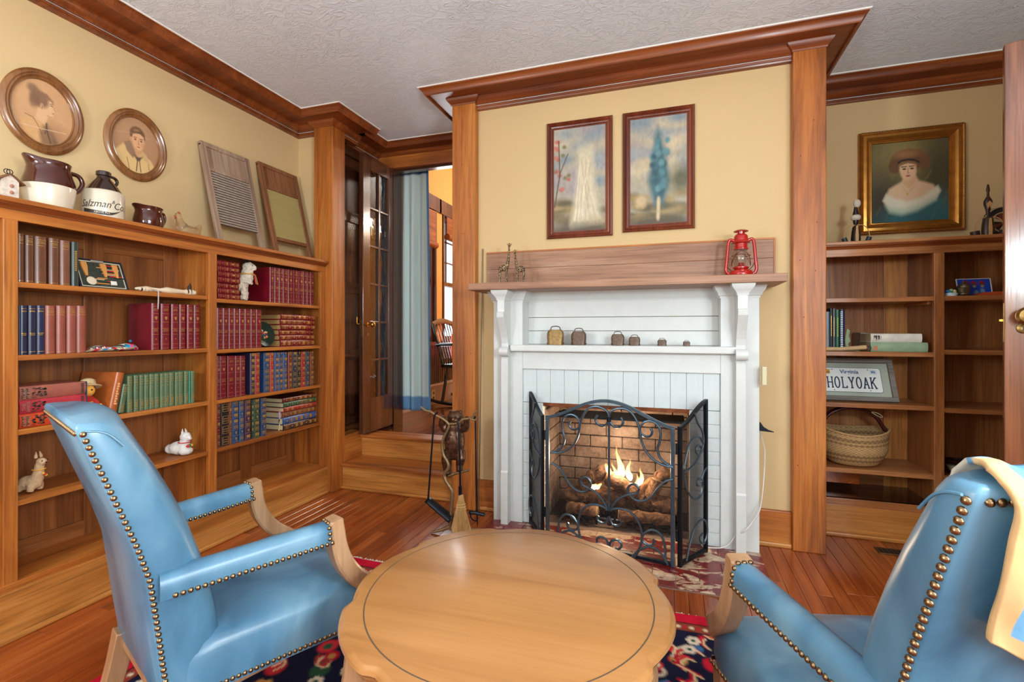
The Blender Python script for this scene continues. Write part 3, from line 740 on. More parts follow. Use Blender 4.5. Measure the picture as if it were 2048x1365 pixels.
# ------------------------------------------------------------------ folding fire screen
fs = thing('fire_screen', 'black three-panel folding fire screen with wrought iron scrolls', 'fire screen', (0, 0, .011))
STEEL = plain('blued_steel', (84, 102, 116), .34, .75, var=.15, scale=40)
def mesh_mat(op, nm):
    t = NT(nm); tr = t.n('ShaderNodeBsdfTransparent'); mx = t.n('ShaderNodeMixShader')
    out = [n for n in t.t.nodes if n.type == 'OUTPUT_MATERIAL'][0]
    t.base(lin((34, 28, 25))); t.set(Roughness=.8)
    mx.inputs[0].default_value = op
    t.l(tr.outputs[0], mx.inputs[1]); t.l(t.b.outputs[0], mx.inputs[2]); t.l(mx.outputs[0], out.inputs[0]); return t.m
WIRE = mesh_mat(.40, 'wire_mesh'); WIRE2 = mesh_mat(.72, 'dense_wire_mesh')
def plane_uv(zx, zy, P, d):               # a scroll point seen in the photo -> (distance along panel, height)
    px, py = 970 + zx / 2.7305, 700 + zy / 2.7305
    r = ray(px, py); nx, ny = -d.y, d.x
    tt = (P.x * nx + P.y * ny) / (r[0] * nx + r[1] * ny)
    q = Vector((r[0] * tt, r[1] * tt)); return ((q - P).dot(d), CAM_H + r[2] * tt - .011)
PA, PB = Vector((-.622, 2.446)), Vector((.012, 2.349))
dc = (PB - PA).normalized(); Wc = (PB - PA).length
CURV = [
 [(745, 368), (757, 395), (740, 418), (710, 420), (688, 398), (681, 365), (690, 338), (720, 322), (760, 320), (800, 340), (830, 385), (845, 430), (858, 500), (890, 565), (940, 610), (990, 632), (1030, 640)],
 [(905, 425), (915, 445), (905, 468), (880, 472), (855, 455), (850, 425), (870, 395), (905, 388), (940, 405), (960, 440), (958, 490), (945, 540), (960, 590), (1000, 625), (1030, 637)],
 [(1030, 705), (990, 715), (950, 750), (910, 800), (865, 822), (820, 815), (790, 785), (783, 755), (800, 733), (825, 735), (843, 758), (830, 780), (800, 785), (765, 795), (730, 815), (700, 850), (683, 885)],
 [(738, 925), (745, 945), (725, 958), (700, 950), (685, 920), (683, 890), (700, 868), (740, 865), (790, 880), (830, 920), (855, 980), (858, 1035), (845, 1085), (820, 1125), (795, 1142)],
 [(985, 1155), (985, 1080), (970, 1020), (935, 985), (895, 985), (865, 1010), (862, 1040), (885, 1060), (915, 1062), (926, 1045), (918, 1030)],
 [(795, 1142), (840, 1095), (900, 1072), (950, 1095), (985, 1140), (1000, 1172)],
 [(681, 1078), (690, 1045), (715, 1035), (740, 1045), (748, 1070), (730, 1085), (713, 1080)]]
uc = plane_uv(680, 700, PA, dc)[0]
def panel(P, d, W, zt, name, side):
    p = bpy.data.objects.new(name, None); COL.objects.link(p); p.parent = fs
    p.location = (P.x, P.y, 0); p.rotation_euler = (0, 0, math.atan2(d.y, d.x))
    g = .009
    bar('post', 0, 2 * g, -g, g, 0, zt(g), STEEL if side == 0 else IRON, p, .003); bar('post', W - 2 * g, W, -g, g, 0, zt(W - g), STEEL if side == 0 else IRON, p, .003)
    bar('bottom_bar', 2 * g, W - 2 * g, -g, g, .004, .022, IRON, p, .003)
    us = [W * i / 24 for i in range(25)]
    MB().tube([(u, 0, zt(u)) for u in us], .0105, 4, rot=PI / 4).build('top_bar', STEEL if side == 0 else IRON, p, smooth=30)
    vs = []; fc = []
    for i, u in enumerate(us): vs += [(u, .004, .015), (u, .004, zt(u))]
    for i in range(24): fc.append((2 * i, 2 * i + 2, 2 * i + 3, 2 * i + 1))
    MB().add(vs, fc).build('wire_mesh', WIRE if side == 0 else WIRE2, p)
    return p
def zc(u):
    q = (u / Wc - .5) * 2
    return .640 + .105 * (.5 + .5 * math.cos(PI * min(1, abs(q)))) ** .8
cp = panel(PA, dc, Wc, zc, 'centre_panel', 0)
for c in CURV:
    uv = [plane_uv(a, b, PA, dc) for a, b in c]
    for sgn in (1, -1):
        pts = cat_rom([(uc + sgn * (u - uc), -.009, z) for u, z in uv], 4)
        MB().tube(pts, .0058, 7).build('scroll', STEEL, cp, smooth=50)
u0 = plane_uv(680, 385, PA, dc); u1 = plane_uv(681, 885, PA, dc)
MB().tube([(uc, -.009, u0[1]), (uc, -.009, u1[1])], .0055, 7).build('centre_rod', STEEL, cp, smooth=50)
for zx, zy in ((681, 378), (681, 888), (681, 1078)):
    u, z = plane_uv(zx, zy, PA, dc); MB().tube([(uc, -.011, z - .012), (uc, -.011, z + .012)], .011, 8).build('collar', IRON, cp, smooth=40)
WPA, WPB = Vector((.030, 2.352)), Vector((.162, 2.566))
dwr = (WPB - WPA).normalized(); Ww = (WPB - WPA).length
def zw(u): return .640 + .105 * (math.sin(u / Ww * PI / 2) ** 2 * .7 + .3 * u / Ww)
WC = [[(1135, 345), (1150, 395), (1175, 440), (1183, 500), (1165, 570), (1130, 630), (1075, 668)],
      [(1078, 650), (1085, 600), (1105, 520), (1130, 480), (1160, 475), (1180, 510), (1178, 545), (1160, 570), (1143, 555), (1145, 530), (1160, 520), (1170, 535)],
      [(1078, 680), (1085, 740), (1110, 790), (1145, 812), (1170, 790), (1180, 740), (1170, 705), (1152, 710), (1150, 735), (1162, 742)],
      [(1172, 720), (1185, 670), (1205, 640)],
      [(1090, 1150), (1110, 1050), (1140, 960), (1175, 925), (1200, 945), (1205, 1000), (1190, 1050), (1170, 1050), (1165, 1020), (1180, 1000)]]
wuv = [[plane_uv(a, b, WPA, dwr) for a, b in c] for c in WC]
rp = panel(WPA, dwr, Ww, zw, 'side_panel', 1)
LPA, LPB = Vector((-.640, 2.452)), Vector((-.762, 2.665 - .03))
lp = panel(LPA, (LPB - LPA).normalized(), (LPB - LPA).length, zw, 'side_panel', 1)
for p, sg in ((rp, -1), (lp, 1)):
    for uv in wuv:
        pts = cat_rom([(max(.012, min(Ww * (1 if p is rp else .87) - .012, u)), sg * .009 if 0 else (-.009 if p is rp else .009), z) for u, z in ([(u_ * (1 if p is rp else .87), z_) for u_, z_ in uv])], 4)
        MB().tube(pts, .0052, 7).build('scroll', STEEL, p, smooth=50)
for z in (.12, .52):
    for q in ((.021, 2.351), (-.631, 2.449)):
        MB().tube([(q[0], q[1], z), (q[0], q[1], z + .05)], .006, 8).build('hinge', IRON, fs, smooth=40)
# ------------------------------------------------------------------ long bookcase on the left
bcl = thing('built_in_bookcase', 'long orange oak built-in bookcase filling the left wall', 'bookcase', (0, 0, 0))
bfx, bbx = -2.245, -2.475            # face and inner back
Ys = [(-.30, -.255), (.41, .455), (1.060, 1.102), (1.861, 1.907), (2.690, 2.735)]
for y0, y1 in Ys: bar('stile', bfx - .022, bfx, y0, y1, .19, 1.50, oak('z'), bcl, .0025)
bar('top_rail', bfx - .022, bfx + .001, -.30, 2.735, 1.498, 1.545, oak('y'), bcl, .002)
bar('base_rail', bfx - .022, bfx + .004, -.30, 2.735, .170, .196, oak('y'), bcl, .003)
bar('plinth', -2.28, -2.225, -.30, 2.735, 0, .172, oak_pale('y'), bcl, .003)
bar('shoe_moulding', -2.226, -2.208, -.30, 2.728, 0, .020, oak_pale('y'), bcl, .006)
# cornice: top board and bed moulding
bar('top_board', WX, -2.212, -.30, 2.735, 1.556, 1.574, oak('y'), bcl, .004, seg=3)
MB().prism([(-2.25, 1.535), (-2.240, 1.535), (-2.238, 1.541), (-2.230, 1.546), (-2.226, 1.552), (-2.226, 1.557), (-2.25, 1.557)], lambda u, v, d: (u, d, v), -.30, 2.733).build('bed_moulding', oak_crown('y'), bcl, smooth=30)
# partitions, back boards and shelves
for y in (Ys[0][0] + .02, Ys[1][0] + .022, 1.080, 1.884, 2.717): bar('partition', WX, bfx - .02, y - .012, y + .012, .15, 1.556, oak('z'), bcl, 0)
bar('back_boards', WX + .002, bbx - .012, -.30, 2.73, 0, 1.556, oak_back('z'), bcl, 0)
for y0, y1 in ((1.09, 1.872), (1.896, 2.705)):
    for a, b in ((y0, y0 + .075), ((y0 + y1) / 2 - .04, (y0 + y1) / 2 + .04), (y1 - .075, y1)): bar('back_stile', bbx - .012, bbx, a, b, .19, 1.556, oak_back('z'), bcl, .002)
    bar('back_rail', bbx - .012, bbx - .001, y0, y1, .19, .26, oak_back('y'), bcl, .002); bar('back_rail', bbx - .012, bbx - .001, y0, y1, 1.46, 1.556, oak_back('y'), bcl, .002)
SH_L = [1.278, 1.011, .740, .484]; SH_R = [1.268, 1.002, .737, .484]
for (y0, y1), zs in (((1.093, 1.872), SH_L), ((1.897, 2.705), SH_R), ((.433, 1.068), [])):
    for z in zs: bar('shelf', bbx - .005, bfx - .004, y0, y1, z - .020, z, oak('y'), bcl, .002)
    bar('bottom_shelf', bbx - .005, bfx - .002, y0, y1, .175, .195, oak('y'), bcl, .002)
bar('shelf', bbx - .005, bfx - .004, -.28, .42, .99, 1.01, oak('y'), bcl, .002)

# ------------------------------------------------------------------ bookcase in the right recess
bcr = thing('built_in_bookcase', 'oak built-in bookcase in the recess right of the fireplace', 'bookcase', (0, 0, 0))
fy = 3.02
oakr = lambda ax: wood('oak_shaded', (128, 72, 32), (176, 110, 60), (204, 144, 90), axis=ax, rough=.36)
for x0, x1 in ((.72, .768), (1.270, 1.313), (1.87, 1.92)): bar('stile', x0, x1, fy, fy + .022, .20, 1.50, oakr('z'), bcr, .0025)
bar('top_rail', .72, 1.92, fy - .001, fy + .022, 1.497, 1.548, oakr('x'), bcr, .002)
bar('base_rail', .72, 1.92, fy - .006, fy + .022, .165, .202, oakr('x'), bcr, .003)
bar('plinth', .72, 1.92, fy - .004, fy + .03, 0, .166, oak_pale('x'), bcr, .003)
bar('shoe_moulding', .72, 1.92, fy - .022, fy, 0, .022, oak_pale('x'), bcr, .006)
bar('top_board', .72, 1.92, fy - .03, RY, 1.556, 1.574, oakr('x'), bcr, .004, seg=3)
MB().prism([(.004, 1.535), (-.005, 1.535), (-.008, 1.541), (-.016, 1.546), (-.02, 1.552), (-.02, 1.557), (.004, 1.557)], lambda u, v, d: (d, fy + u, v), .72, 1.92).build('bed_moulding', oak_crown('x'), bcr, smooth=30)
for x in (.732, 1.291, 1.90): bar('partition', x - .012, x + .012, fy + .02, RY, .15, 1.556, oak_back('z'), bcr, 0)
bar('back_boards', .72, 1.92, 3.352, RY - .002, 0, 1.556, oakr('z'), bcr, 0)
bar('back_stile', 1.165, 1.281, 3.340, 3.353, .2, 1.556, oak_pale('z'), bcr, .002); bar('back_rail', .745, 1.166, 3.342, 3.353, .2, .335, oakr('x'), bcr, .002)
SH_A = [1.276, .989, .713, .362]; SH_B = [1.277, 1.003, .707, .362]
for (x0, x1), zs in (((.744, 1.280), SH_A), ((1.302, 1.89), SH_B)):
    for z in zs: bar('shelf', x0, x1, fy + .004, 3.345, z - .024, z, oakr('x'), bcr, .002)
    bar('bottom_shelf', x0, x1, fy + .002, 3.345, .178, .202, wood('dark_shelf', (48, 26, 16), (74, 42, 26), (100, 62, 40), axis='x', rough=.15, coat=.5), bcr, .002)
bar('shelf_cleat', 1.262, 1.279, fy + .05, 3.34, 1.236, 1.252, oak('y'), bcr, .002)

# ------------------------------------------------------------------ rug
def rug_canvas(n=440, m=400):
    c = Canvas(n, m, (24, 26, 52)); rs = np.random.RandomState(9)
    def band(a, b, rgb):
        d = np.minimum(np.minimum(c.x, 1 - c.x) * (RX1 - RX0), np.minimum(c.y, 1 - c.y) * (RY1 - RY0))
        c.blend(((d >= a) & (d < b)).astype(float), rgb)
    cols = [(176, 24, 44), (206, 48, 60), (222, 206, 182), (56, 104, 146), (196, 150, 80), (120, 24, 40), (24, 26, 52), (46, 84, 60), (196, 30, 50), (186, 28, 48)]
    for i in range(900):
        x, y = rs.rand(2); k = cols[rs.randint(len(cols))]; s = .004 + .008 * rs.rand()
        c.ell(x, y, s, s * 1.2, k, .2)
        if rs.rand() < .5: c.ell(x, y, s * .5, s * .6, cols[rs.randint(len(cols))], .3)
    for i in range(520):
        x, y = rs.rand(2); a = rs.rand() * 6.3; k = cols[rs.randint(len(cols))]; L = .014 + .022 * rs.rand(); q = rs.rand() * 4 - 2
        pts = [(x + L * t * math.cos(a + q * t * 1.6), y + L * t * math.sin(a + q * t * 1.6)) for t in (0, .25, .5, .75, 1)]
        c.line(pts, k, .0018); c.line([(u + .003, v + .003) for u, v in pts], (200, 30, 50), .0022); c.line([(u + .006, v + .006) for u, v in pts], (222, 196, 150), .0014)
    for i in range(150):
        x, y = rs.rand(2)
        for k in range(6): c.ell(x + .0055 * math.cos(k * 1.047), y + .006 * math.sin(k * 1.047), .0034, .0036, (226, 210, 188), .3)
        c.ell(x, y, .0028, .003, (40, 90, 70), .3)
    band(0, .055, (196, 22, 48)); band(.055, .066, (60, 26, 36)); band(.066, .108, (140, 66, 46)); band(.108, .116, (40, 26, 46))
    for i in range(120):
        q = i / 120
        for x, y in ((q, .087 / (RY1 - RY0)), (q, 1 - .087 / (RY1 - RY0)), (.087 / (RX1 - RX0), q), (1 - .087 / (RX1 - RX0), q)): c.ell(x, y, .0032, .0034, ((226, 204, 170), (196, 40, 56))[i % 2], .3)
    return c.mottle(.3, 90)
RX0, RX1, RY0, RY1 = -1.714, 1.10, -.6, 1.972
rg = thing('area_rug', 'red and navy floral oriental rug with fringe under the table', 'rug')
def rug_fn(u, v): return (RX0 + (RX1 - RX0) * u, RY1 - (RY1 - RY0) * v + .004 * math.sin(u * 31), .0105 + .0008 * math.sin(u * 40 + v * 55))
RUGM = vcol('rug_pile', .95, spec=.1)
canvas_mesh('pile', rug_canvas(), rug_fn, RUGM, rg)
B(RX0, RX1, RY0, RY1 - .004, .001, .0085).build('backing', plain('rug_back', (150, 24, 40), .95), rg)
m = MB(); random.seed(5); x = RX0
while x < RX1:
    y = RY1 - .002; d = random.uniform(-.008, .008)
    m.box(x, x + .004, y, y + random.uniform(.012, .026), .001, .004); x += .0065
tag(m.build('fringe', plain('fringe', (232, 222, 206), .9), rg), kind='stuff')

# ------------------------------------------------------------------ round occasional table
TZ = .52; tc = (-.345, 1.024); RG = .311
tb = thing('occasional_table', 'round honey-coloured wooden table with shaped edge between the chairs', 'table', (tc[0], tc[1], 0))
def outline(th, k=1.0):
    q = math.degrees(th) % 90
    d = abs(q - 45)                            # 0 on the leg diagonal
    if d < 17.5: r = 1.150 - .012 * (d / 17.5) ** 2
    elif d < 22: r = 1.138 - .046 * math.sin((d - 17.5) / 4.5 * PI / 2)
    else:
        e = (d - 22) / 23.0; r = 1.092 + .034 * math.sin(e * PI / 2)
    return RG * r * k
N = 200
def ring(z, off): return [((outline(2 * PI * i / N) + off) * math.cos(2 * PI * i / N), (outline(2 * PI * i / N) + off) * math.sin(2 * PI * i / N), z) for i in range(N)]
MB().loft([ring(TZ - .036, -.016), ring(TZ - .030, -.008), ring(TZ - .022, -.004), ring(TZ - .0205, -.008), ring(TZ - .018, -.002), ring(TZ - .012, .003), ring(TZ - .006, .001), ring(TZ - .0045, -.004), ring(TZ - .0015, -.0065), ring(TZ, -.010)]).build('table_top', table_wood('x'), tb, smooth=35)
g = MB(); g.loft([[((RG + dr_) * math.cos(2 * PI * i / 120), (RG + dr_) * math.sin(2 * PI * i / 120), TZ + dz) for dr_, dz in ((-.0022, -.001), (-.0012, .0004), (.0012, .0004), (.0022, -.001))] for i in range(120)], False, True, True)
g.build('inlay_line', plain('inlay_dark', (92, 74, 56), .5), tb)
MB().loft([[(p[0] * .9, p[1] * .9, p[2]) for p in ring(z, o_)] for z, o_ in ((TZ - .13, .0), (TZ - .125, .004), (TZ - .118, .0), (TZ - .036, .0))]).build('apron', chair_wood('z'), tb, smooth=35)
for k in range(4):
    a = PI / 4 + k * PI / 2; c_, s_ = math.cos(a), math.sin(a)
    pr_ = [(.315, .49), (.322, .42), (.318, .34), (.29, .22), (.272, .12), (.280, .05), (.288, .03)]
    rr = [.034, .036, .030, .022, .018, .018, .021, .022]
    MB().tube(cat_rom([(r * c_, r * s_, z) for r, z in pr_], 4) + [Vector((.288 * c_, .288 * s_, .0135))], [rr[min(i // 4, 6)] for i in range(25)] + [.022], 8, rot=PI / 8).build('leg', chair_wood('z'), tb, smooth=50)
for k in range(4):
    a = k * PI / 2
    M3 = Matrix.Rotation(a, 3, 'Z')
    for zz_, hh in ((TZ - .052, .003), (TZ - .108, .003)):
        MB().obox(M3 @ Vector((.3135, 0, zz_)), .003, .13, hh, M3).build('apron_bead', chair_wood('z'), tb)

# ------------------------------------------------------------------ blue leather armchairs
def leather():
    t = NT('blue_leather'); co = t.coord()
    f = t.noise(t.mapping(co, (1, 1, .5)), 5.5, 4, .5, .6); f2 = t.noise(co, 260, 3); f3 = t.noise(t.mapping(co, (1, 1, .6)), 34, 4, .6, 1.2)
    c = t.ramp(f, [(.3, lin((54, 96, 124))), (.5, lin((82, 130, 160))), (.72, lin((120, 164, 188)))])
    t.base(c); t.bump(t.mix(.5, f2, f3), .13, .003); t.set(Roughness=.34, Coat_Weight=.25, Coat_Roughness=.28)
    return t.m
LEA = leather()
NAIL = plain('nail_brass', (150, 124, 92), .3, 1.0, var=.2, scale=200)
BACK = [(.290, -.212, .125, .203), (.33, -.216, .128, .204), (.39, -.224, .128, .207), (.47, -.233, .122, .208), (.572, -.246, .108, .210), (.65, -.268, .104, .212), (.72, -.292, .098, .213), (.79, -.316, .088, .214), (.85, -.337, .076, .214), (.886, -.349, .068, .214), (.900, -.353, .060, .212), (.907, -.352, .052, .208), (.911, -.349, .040, .202)]
def back_x(z):
    for (z0, a, _, _), (z1, b, _, _) in zip(BACK[:-1], BACK[1:]):
        if z0 <= z <= z1: return a + (b - a) * (z - z0) / (z1 - z0)
    return BACK[-1][1]
def back_w(z):
    for (z0, _, _, a), (z1, _, _, b) in zip(BACK[:-1], BACK[1:]):
        if z0 <= z <= z1: return a + (b - a) * (z - z0) / (z1 - z0)
    return .2
def armchair(name, label, loc, deg, near):
    # local: x forward, y to the sitter's left ; near = +1 if its left side shows, -1 if its right side shows
    t = thing(name, label, 'armchair', (loc[0], loc[1], .0135), math.radians(deg))
    rings = []
    for z, xr, th, wd in BACK:
        pts = [(xr, -wd + .004, z), (xr, wd - .004, z), (xr + .004, wd, z), (xr + th * .55, wd + .004, z), (xr + th * .8, wd - .006, z)]
        for k in range(9):
            y = (wd - .02) * (1 - 2 * k / 8); q = y / wd
            pts.append((xr + th * .9 + .034 * (1 - abs(q) ** 2.6) * min(1, th / .06), y, z + (.010 * (1 - q * q) if z > .89 else 0)))
        pts += [(xr + th * .8, -wd + .006, z), (xr + th * .55, -wd - .004, z), (xr + .004, -wd, z)]
        rings.append(pts)
    MB().loft(rings).build('backrest', LEA, t, smooth=60)
    # seam round the top of the back cushion
    for sy in (-1, 1):
        pts = [(back_x(z) + dx, sy * (back_w(z) + .0045), z) for z, dx in ((.897, .012), (.894, .03), (.884, .045), (.86, .058))]
        MB().tube(cat_rom(pts, 4), .0022, 6).build('seam', LEA, t, smooth=60)
    # seat
    rings = []; ns = 12
    for i in range(ns + 1):
        q = i / ns; xx = -.195 + .465 * q; wd = .206 + .054 * q
        rd = .0 if 0 < i < ns else .014
        e = min(1, min(q, 1 - q) * 9) ; zt = .392 + .020 * e; zb = .285
        pr2 = [(-wd + rd, zb), (-wd - .004 + rd, zb + .03), (-wd - .004 + rd, zt - .035), (-wd + .006 + rd, zt - .014), (-wd + .03, zt - .002)]
        mid = [(wd * a, zt + .022 * (1 - a * a) * math.sin(PI * min(1, max(0, q * .9 + .05)))) for a in (-.7, -.45, -.2, 0, .2, .45, .7)]
        full = pr2 + mid + [(-a, b) for a, b in pr2[::-1]]
        rings.append([(xx + (.012 * (1 - abs(y) / wd) if i == ns else 0), y, z) for y, z in full])
    MB().loft(rings).build('seat', LEA, t, smooth=50)
    bar('seat_rail', -.21, .255, -.20, .20, .262, .295, chair_wood('x'), t, .004)
    # arms
    for sy in (-1, 1):
        P0 = Vector((-.222, sy * .202, .556)); P1 = Vector((.132, sy * .246, .567)); d = (P1 - P0).normalized(); n = Vector((-d.y, d.x, 0)) * sy
        rings = []
        for q in [0, .1, .3, .5, .7, .9, .985, 1.0]:
            c = P0.lerp(P1, q); k = 1.0 if q < .99 else .93
            rings.append([c + n * (a * k) + Vector((0, 0, b * k)) for a, b in ((-.026, -.026), (.026, -.026), (.0275, -.010), (.027, .008), (.021, .021), (.008, .0275), (-.008, .0275), (-.021, .021), (-.027, .008), (-.0275, -.010))])
        MB().loft(rings).build('arm_pad', LEA, t, smooth=50)
        # nails: bottom of the pad on both faces, and round the front end
        sides = (1,) if sy == near else (-1,)
        L = (P1 - P0).length; cnt = int(L / .0128)
        for s_ in sides:
            for k in range(2, cnt + 1):
                p = P0.lerp(P1, k / cnt) + n * s_ * .0275 + Vector((0, 0, -.021))
                nail(t, p, n * s_)
            for zz_ in (-.009, .004, .017):
                nail(t, P1 - d * .006 + n * s_ * (.0275 if zz_ < .01 else .023) + Vector((0, 0, zz_)), n * s_)
        for a in (-.014, 0, .014): nail(t, P1 - d * .006 + n * a + Vector((0, 0, .0278)), Vector((0, 0, 1)))
        # shaped wooden arm support
        post = cat_rom([(.144, sy * .2475, .598), (.149, sy * .249, .565), (.154, sy * .251, .525), (.170, sy * .252, .478), (.203, sy * .252, .430), (.246, sy * .250, .392), (.260, sy * .248, .380)], 5)
        rings = []
        for i, p in enumerate(post):
            a = post[max(0, i - 1)]; b = post[min(len(post) - 1, i + 1)]; tg = (Vector(b) - Vector(a)).normalized()
            nn = Vector((tg.z, 0, -tg.x)); hw = .022 if i > 2 else .0235; ht = .019 + .006 * i / len(post)
            ht = ht * (1 if i > 0 else .8)
            o_ = Vector(p); yv = Vector((0, 1, 0))
            rings.append([o_ + nn * ht * u + yv * hw * v for u, v in ((-1, -.75), (-1, .75), (-.75, 1), (.75, 1), (1, .75), (1, -.75), (.75, -1), (-.75, -1))])
        MB().loft(rings).build('arm_support', chair_wood('z'), t, smooth=30)
        # legs
        for px_, splay in ((.235, .0), (-.20, -.075)):
            r0 = [(px_, sy * (.235 if px_ > 0 else .185), .30), (px_ + splay * .35, sy * (.236 if px_ > 0 else .187), .18), (px_ + splay, sy * (.238 if px_ > 0 else .19), .03)]
            MB().tube(cat_rom(r0, 4) + [Vector((r0[-1][0], r0[-1][1], 0))], [.034 - .0012 * i for i in range(10)], 4, rot=PI / 4).build('leg', chair_wood('z'), t, smooth=30, bevel=.003)
    # nails down the near edge of the back, along the top of the back, round the near seat edge
    z = .891
    while z > .295:
        w_ = back_w(z)
        nail(t, Vector((back_x(z) + .008, near * (w_ + .001), z)), Vector((-.4, near, 0)).normalized()); z -= .0132
    y = near * .196
    while abs(y) < .2:
        nail(t, Vector((back_x(.892) - .0005, y, .892)), Vector((-1, 0, .2)).normalized()); y -= near * .0135
    for k in range(37):
        q = k / 36; xx = -.185 + .447 * q; wd = .206 + .054 * ((xx + .195) / .465)
        nail(t, Vector((xx, near * (wd + .0015), .295)), Vector((0, near, 0)))
    k = near * .25
    while abs(k) < .255:
        nail(t, Vector((.2725, k, .295)), Vector((1, 0, 0))); k -= near * .0135
    return t
NAILSRC = None
def nail(parent, p, nrm_):
    global NAILSRC
    if NAILSRC is None:
        o = MB().lathe([(.0056, -.001), (.0057, .0006), (.0049, .0026), (.0030, .0040), (.0004, .0046)], 10).build('nail_head', NAIL, parent, smooth=60); NAILSRC = o
    else: o = sibling(NAILSRC, parent)
    o.location = p; o.rotation_mode = 'QUATERNION'; o.rotation_quaternion = Vector(nrm_).to_track_quat('Z', 'Y')
CA = armchair('armchair', 'blue leather armchair with brass nailheads left of the table', (-1.122, 1.0085), 68.1, -1)
CB = armchair('armchair', 'blue leather armchair with a quilt over its back, right of the table', (.418, 1.085), 108.2, 1)
# ------------------------------------------------------------------ books
GOLD = plain('gilt', (196, 158, 92), .35, .6)
PAGE = plain('page_edges', (206, 184, 142), .8, var=.15, scale=200)
GILTPAGE = plain('gilt_page_edges', (190, 156, 96), .5, .3, var=.2, scale=160)
COVERS = {}
def cover_mat(rgb, rough=.36):
    k = 'cover_%d_%d_%d' % rgb
    return plain(k, rgb, rough, var=.14, scale=22, bump=.12, coat=.12)
def book(label, group, loc, w, h, d, rgb, style='plain', lying=False, rz=0.0, lean=0.0, gilt_rgb=None, page=None, seed=0, title=None):
    rot = (0, 0, rz)
    t = thing('book', label, 'book', loc, rz, group)
    if lean: t.rotation_euler = (lean, 0, rz)
    mp_ = (lambda x, y, z: (x, z, y)) if lying else (lambda x, y, z: (x, y, z))
    k = min(.0032, w * .12); b = min(.004, w * .12)
    poly = [(-d, 0), (-b, 0), (0, .12 * w), (b * .75, .5 * w), (0, .88 * w), (-b, w), (-d, w), (-d, w - k), (-.007, w - k), (-.005, .5 * w), (-.007, k), (-d, k)]
    MB().prism(poly, lambda u, v, q: mp_(u, v, q), 0, h).build('cover', cover_mat(rgb), t, smooth=40)
    m = MB(); m.add([mp_(*p) for p in ((-d + .004, k, .003), (-.006, k, .003), (-.006, w - k, .003), (-d + .004, w - k, .003), (-d + .004, k, h - .003), (-.006, k, h - .003), (-.006, w - k, h - .003), (-d + .004, w - k, h - .003))],
                    [(0, 3, 2, 1), (4, 5, 6, 7), (0, 1, 5, 4), (1, 2, 6, 5), (2, 3, 7, 6), (3, 0, 4, 7)])
    m.build('page_block', page or PAGE, t)
    rs = random.Random(seed); g = MB()
    def xs(y): q = (y / w - .5) / .5; return b * .75 * (1 - q * q) - b * .35 * q ** 4
    def pc(y0, y1, z0, z1):
        n = 4; P = []
        for i in range(n + 1):
            y = y0 + (y1 - y0) * i / n; P.append((xs(y), y))
        for (xa, ya), (xb, yb) in zip(P[:-1], P[1:]):
            g.add([mp_(*p) for p in ((xa + .0005, ya, z0), (xb + .0005, yb, z0), (xb + .0005, yb, z1), (xa + .0005, ya, z1), (xa - .001, ya, z0), (xb - .001, yb, z0), (xb - .001, yb, z1), (xa - .001, ya, z1))],
                  [(0, 1, 2, 3), (7, 6, 5, 4), (0, 4, 5, 1), (1, 5, 6, 2), (2, 6, 7, 3), (3, 7, 4, 0)])
    def line_of_text(z, hh, frac):
        y = w * (.5 - frac / 2); e = w * (.5 + frac / 2)
        while y < e - .001:
            L = rs.uniform(.0015, .0035); pc(y, min(y + L, e), z, z + hh * rs.uniform(.75, 1.0)); y += L + rs.uniform(.0007, .0014)
    def shield(zc_, s):
        sh_ = [(-.42, .5), (.42, .5), (.44, .1), (.3, -.3), (0, -.62), (-.3, -.3), (-.44, .1)]
        pp = [(w * .5 + a * s, zc_ + c_ * s * 1.25) for a, c_ in sh_]
        n = len(pp); cx_ = w * .5
        g.add([mp_(xs(y) + .0008, y, z) for y, z in pp] + [mp_(xs(y) - .001, y, z) for y, z in pp], [tuple(range(n))] + [(i, n + i, n + (i + 1) % n, (i + 1) % n) for i in range(n)])
    if style == 'shield':
        for q in (.03, .12, .33, .46, .60, .78, .93): pc(w * .10, w * .90, h * q, h * q + .0012)
        shield(h * .60 + h * .085, min(w * .55, .012)); line_of_text(h * .85, .003, .6); line_of_text(h * .88, .003, .45); line_of_text(h * .40, .003, .6); line_of_text(h * .43, .003, .5); pc(w * .45, w * .55, h * .22, h * .22 + .005)
    elif style == 'text':
        for q in (.92, .88, .85, .80): line_of_text(h * q, h * .018, rs.uniform(.5, .75))
        pc(w * .1, w * .9, h * .03, h * .03 + .0015)
    elif style == 'set':
        line_of_text(h * .87, h * .03, .7); line_of_text(h * .42, h * .025, .7); line_of_text(h * .39, h * .02, .6); pc(w * .1, w * .9, h * .05, h * .05 + .002); pc(w * .1, w * .9, h * .93, h * .93 + .0015)
    elif style == 'green':
        for q in (.95, .74, .30, .07): pc(w * .08, w * .92, h * q, h * q + .0016)
        for q in (.12, .16, .20, .24, .80, .86): line_of_text(h * q, h * .022, .7)
        shield(h * .64, w * .18)
    elif style == 'ornate':
        z = .03
        while z < .95:
            pc(w * .08, w * .92, h * z, h * z + .0012)
            kind = rs.randint(0, 2)
            if kind == 0: shield(h * (z + .07), w * .3)
            elif kind == 1:
                for q in (.03, .06, .09): line_of_text(h * (z + q), h * .02, .7)
            else:
                pc(w * .2, w * .8, h * (z + .03), h * (z + .10))
            z += .145
    elif style == 'box':
        for q in (.03, .28, .52, .80):
            hh = .17
            pc(w * .12, w * .88, h * q, h * q + .002); pc(w * .12, w * .88, h * (q + hh), h * (q + hh) + .002)
            pc(w * .12, w * .18, h * q, h * (q + hh)); pc(w * .82, w * .88, h * q, h * (q + hh))
            line_of_text(h * (q + .05), h * .02, .5); line_of_text(h * (q + .10), h * .02, .5)
    elif style == 'side':
        z = h * .35; 
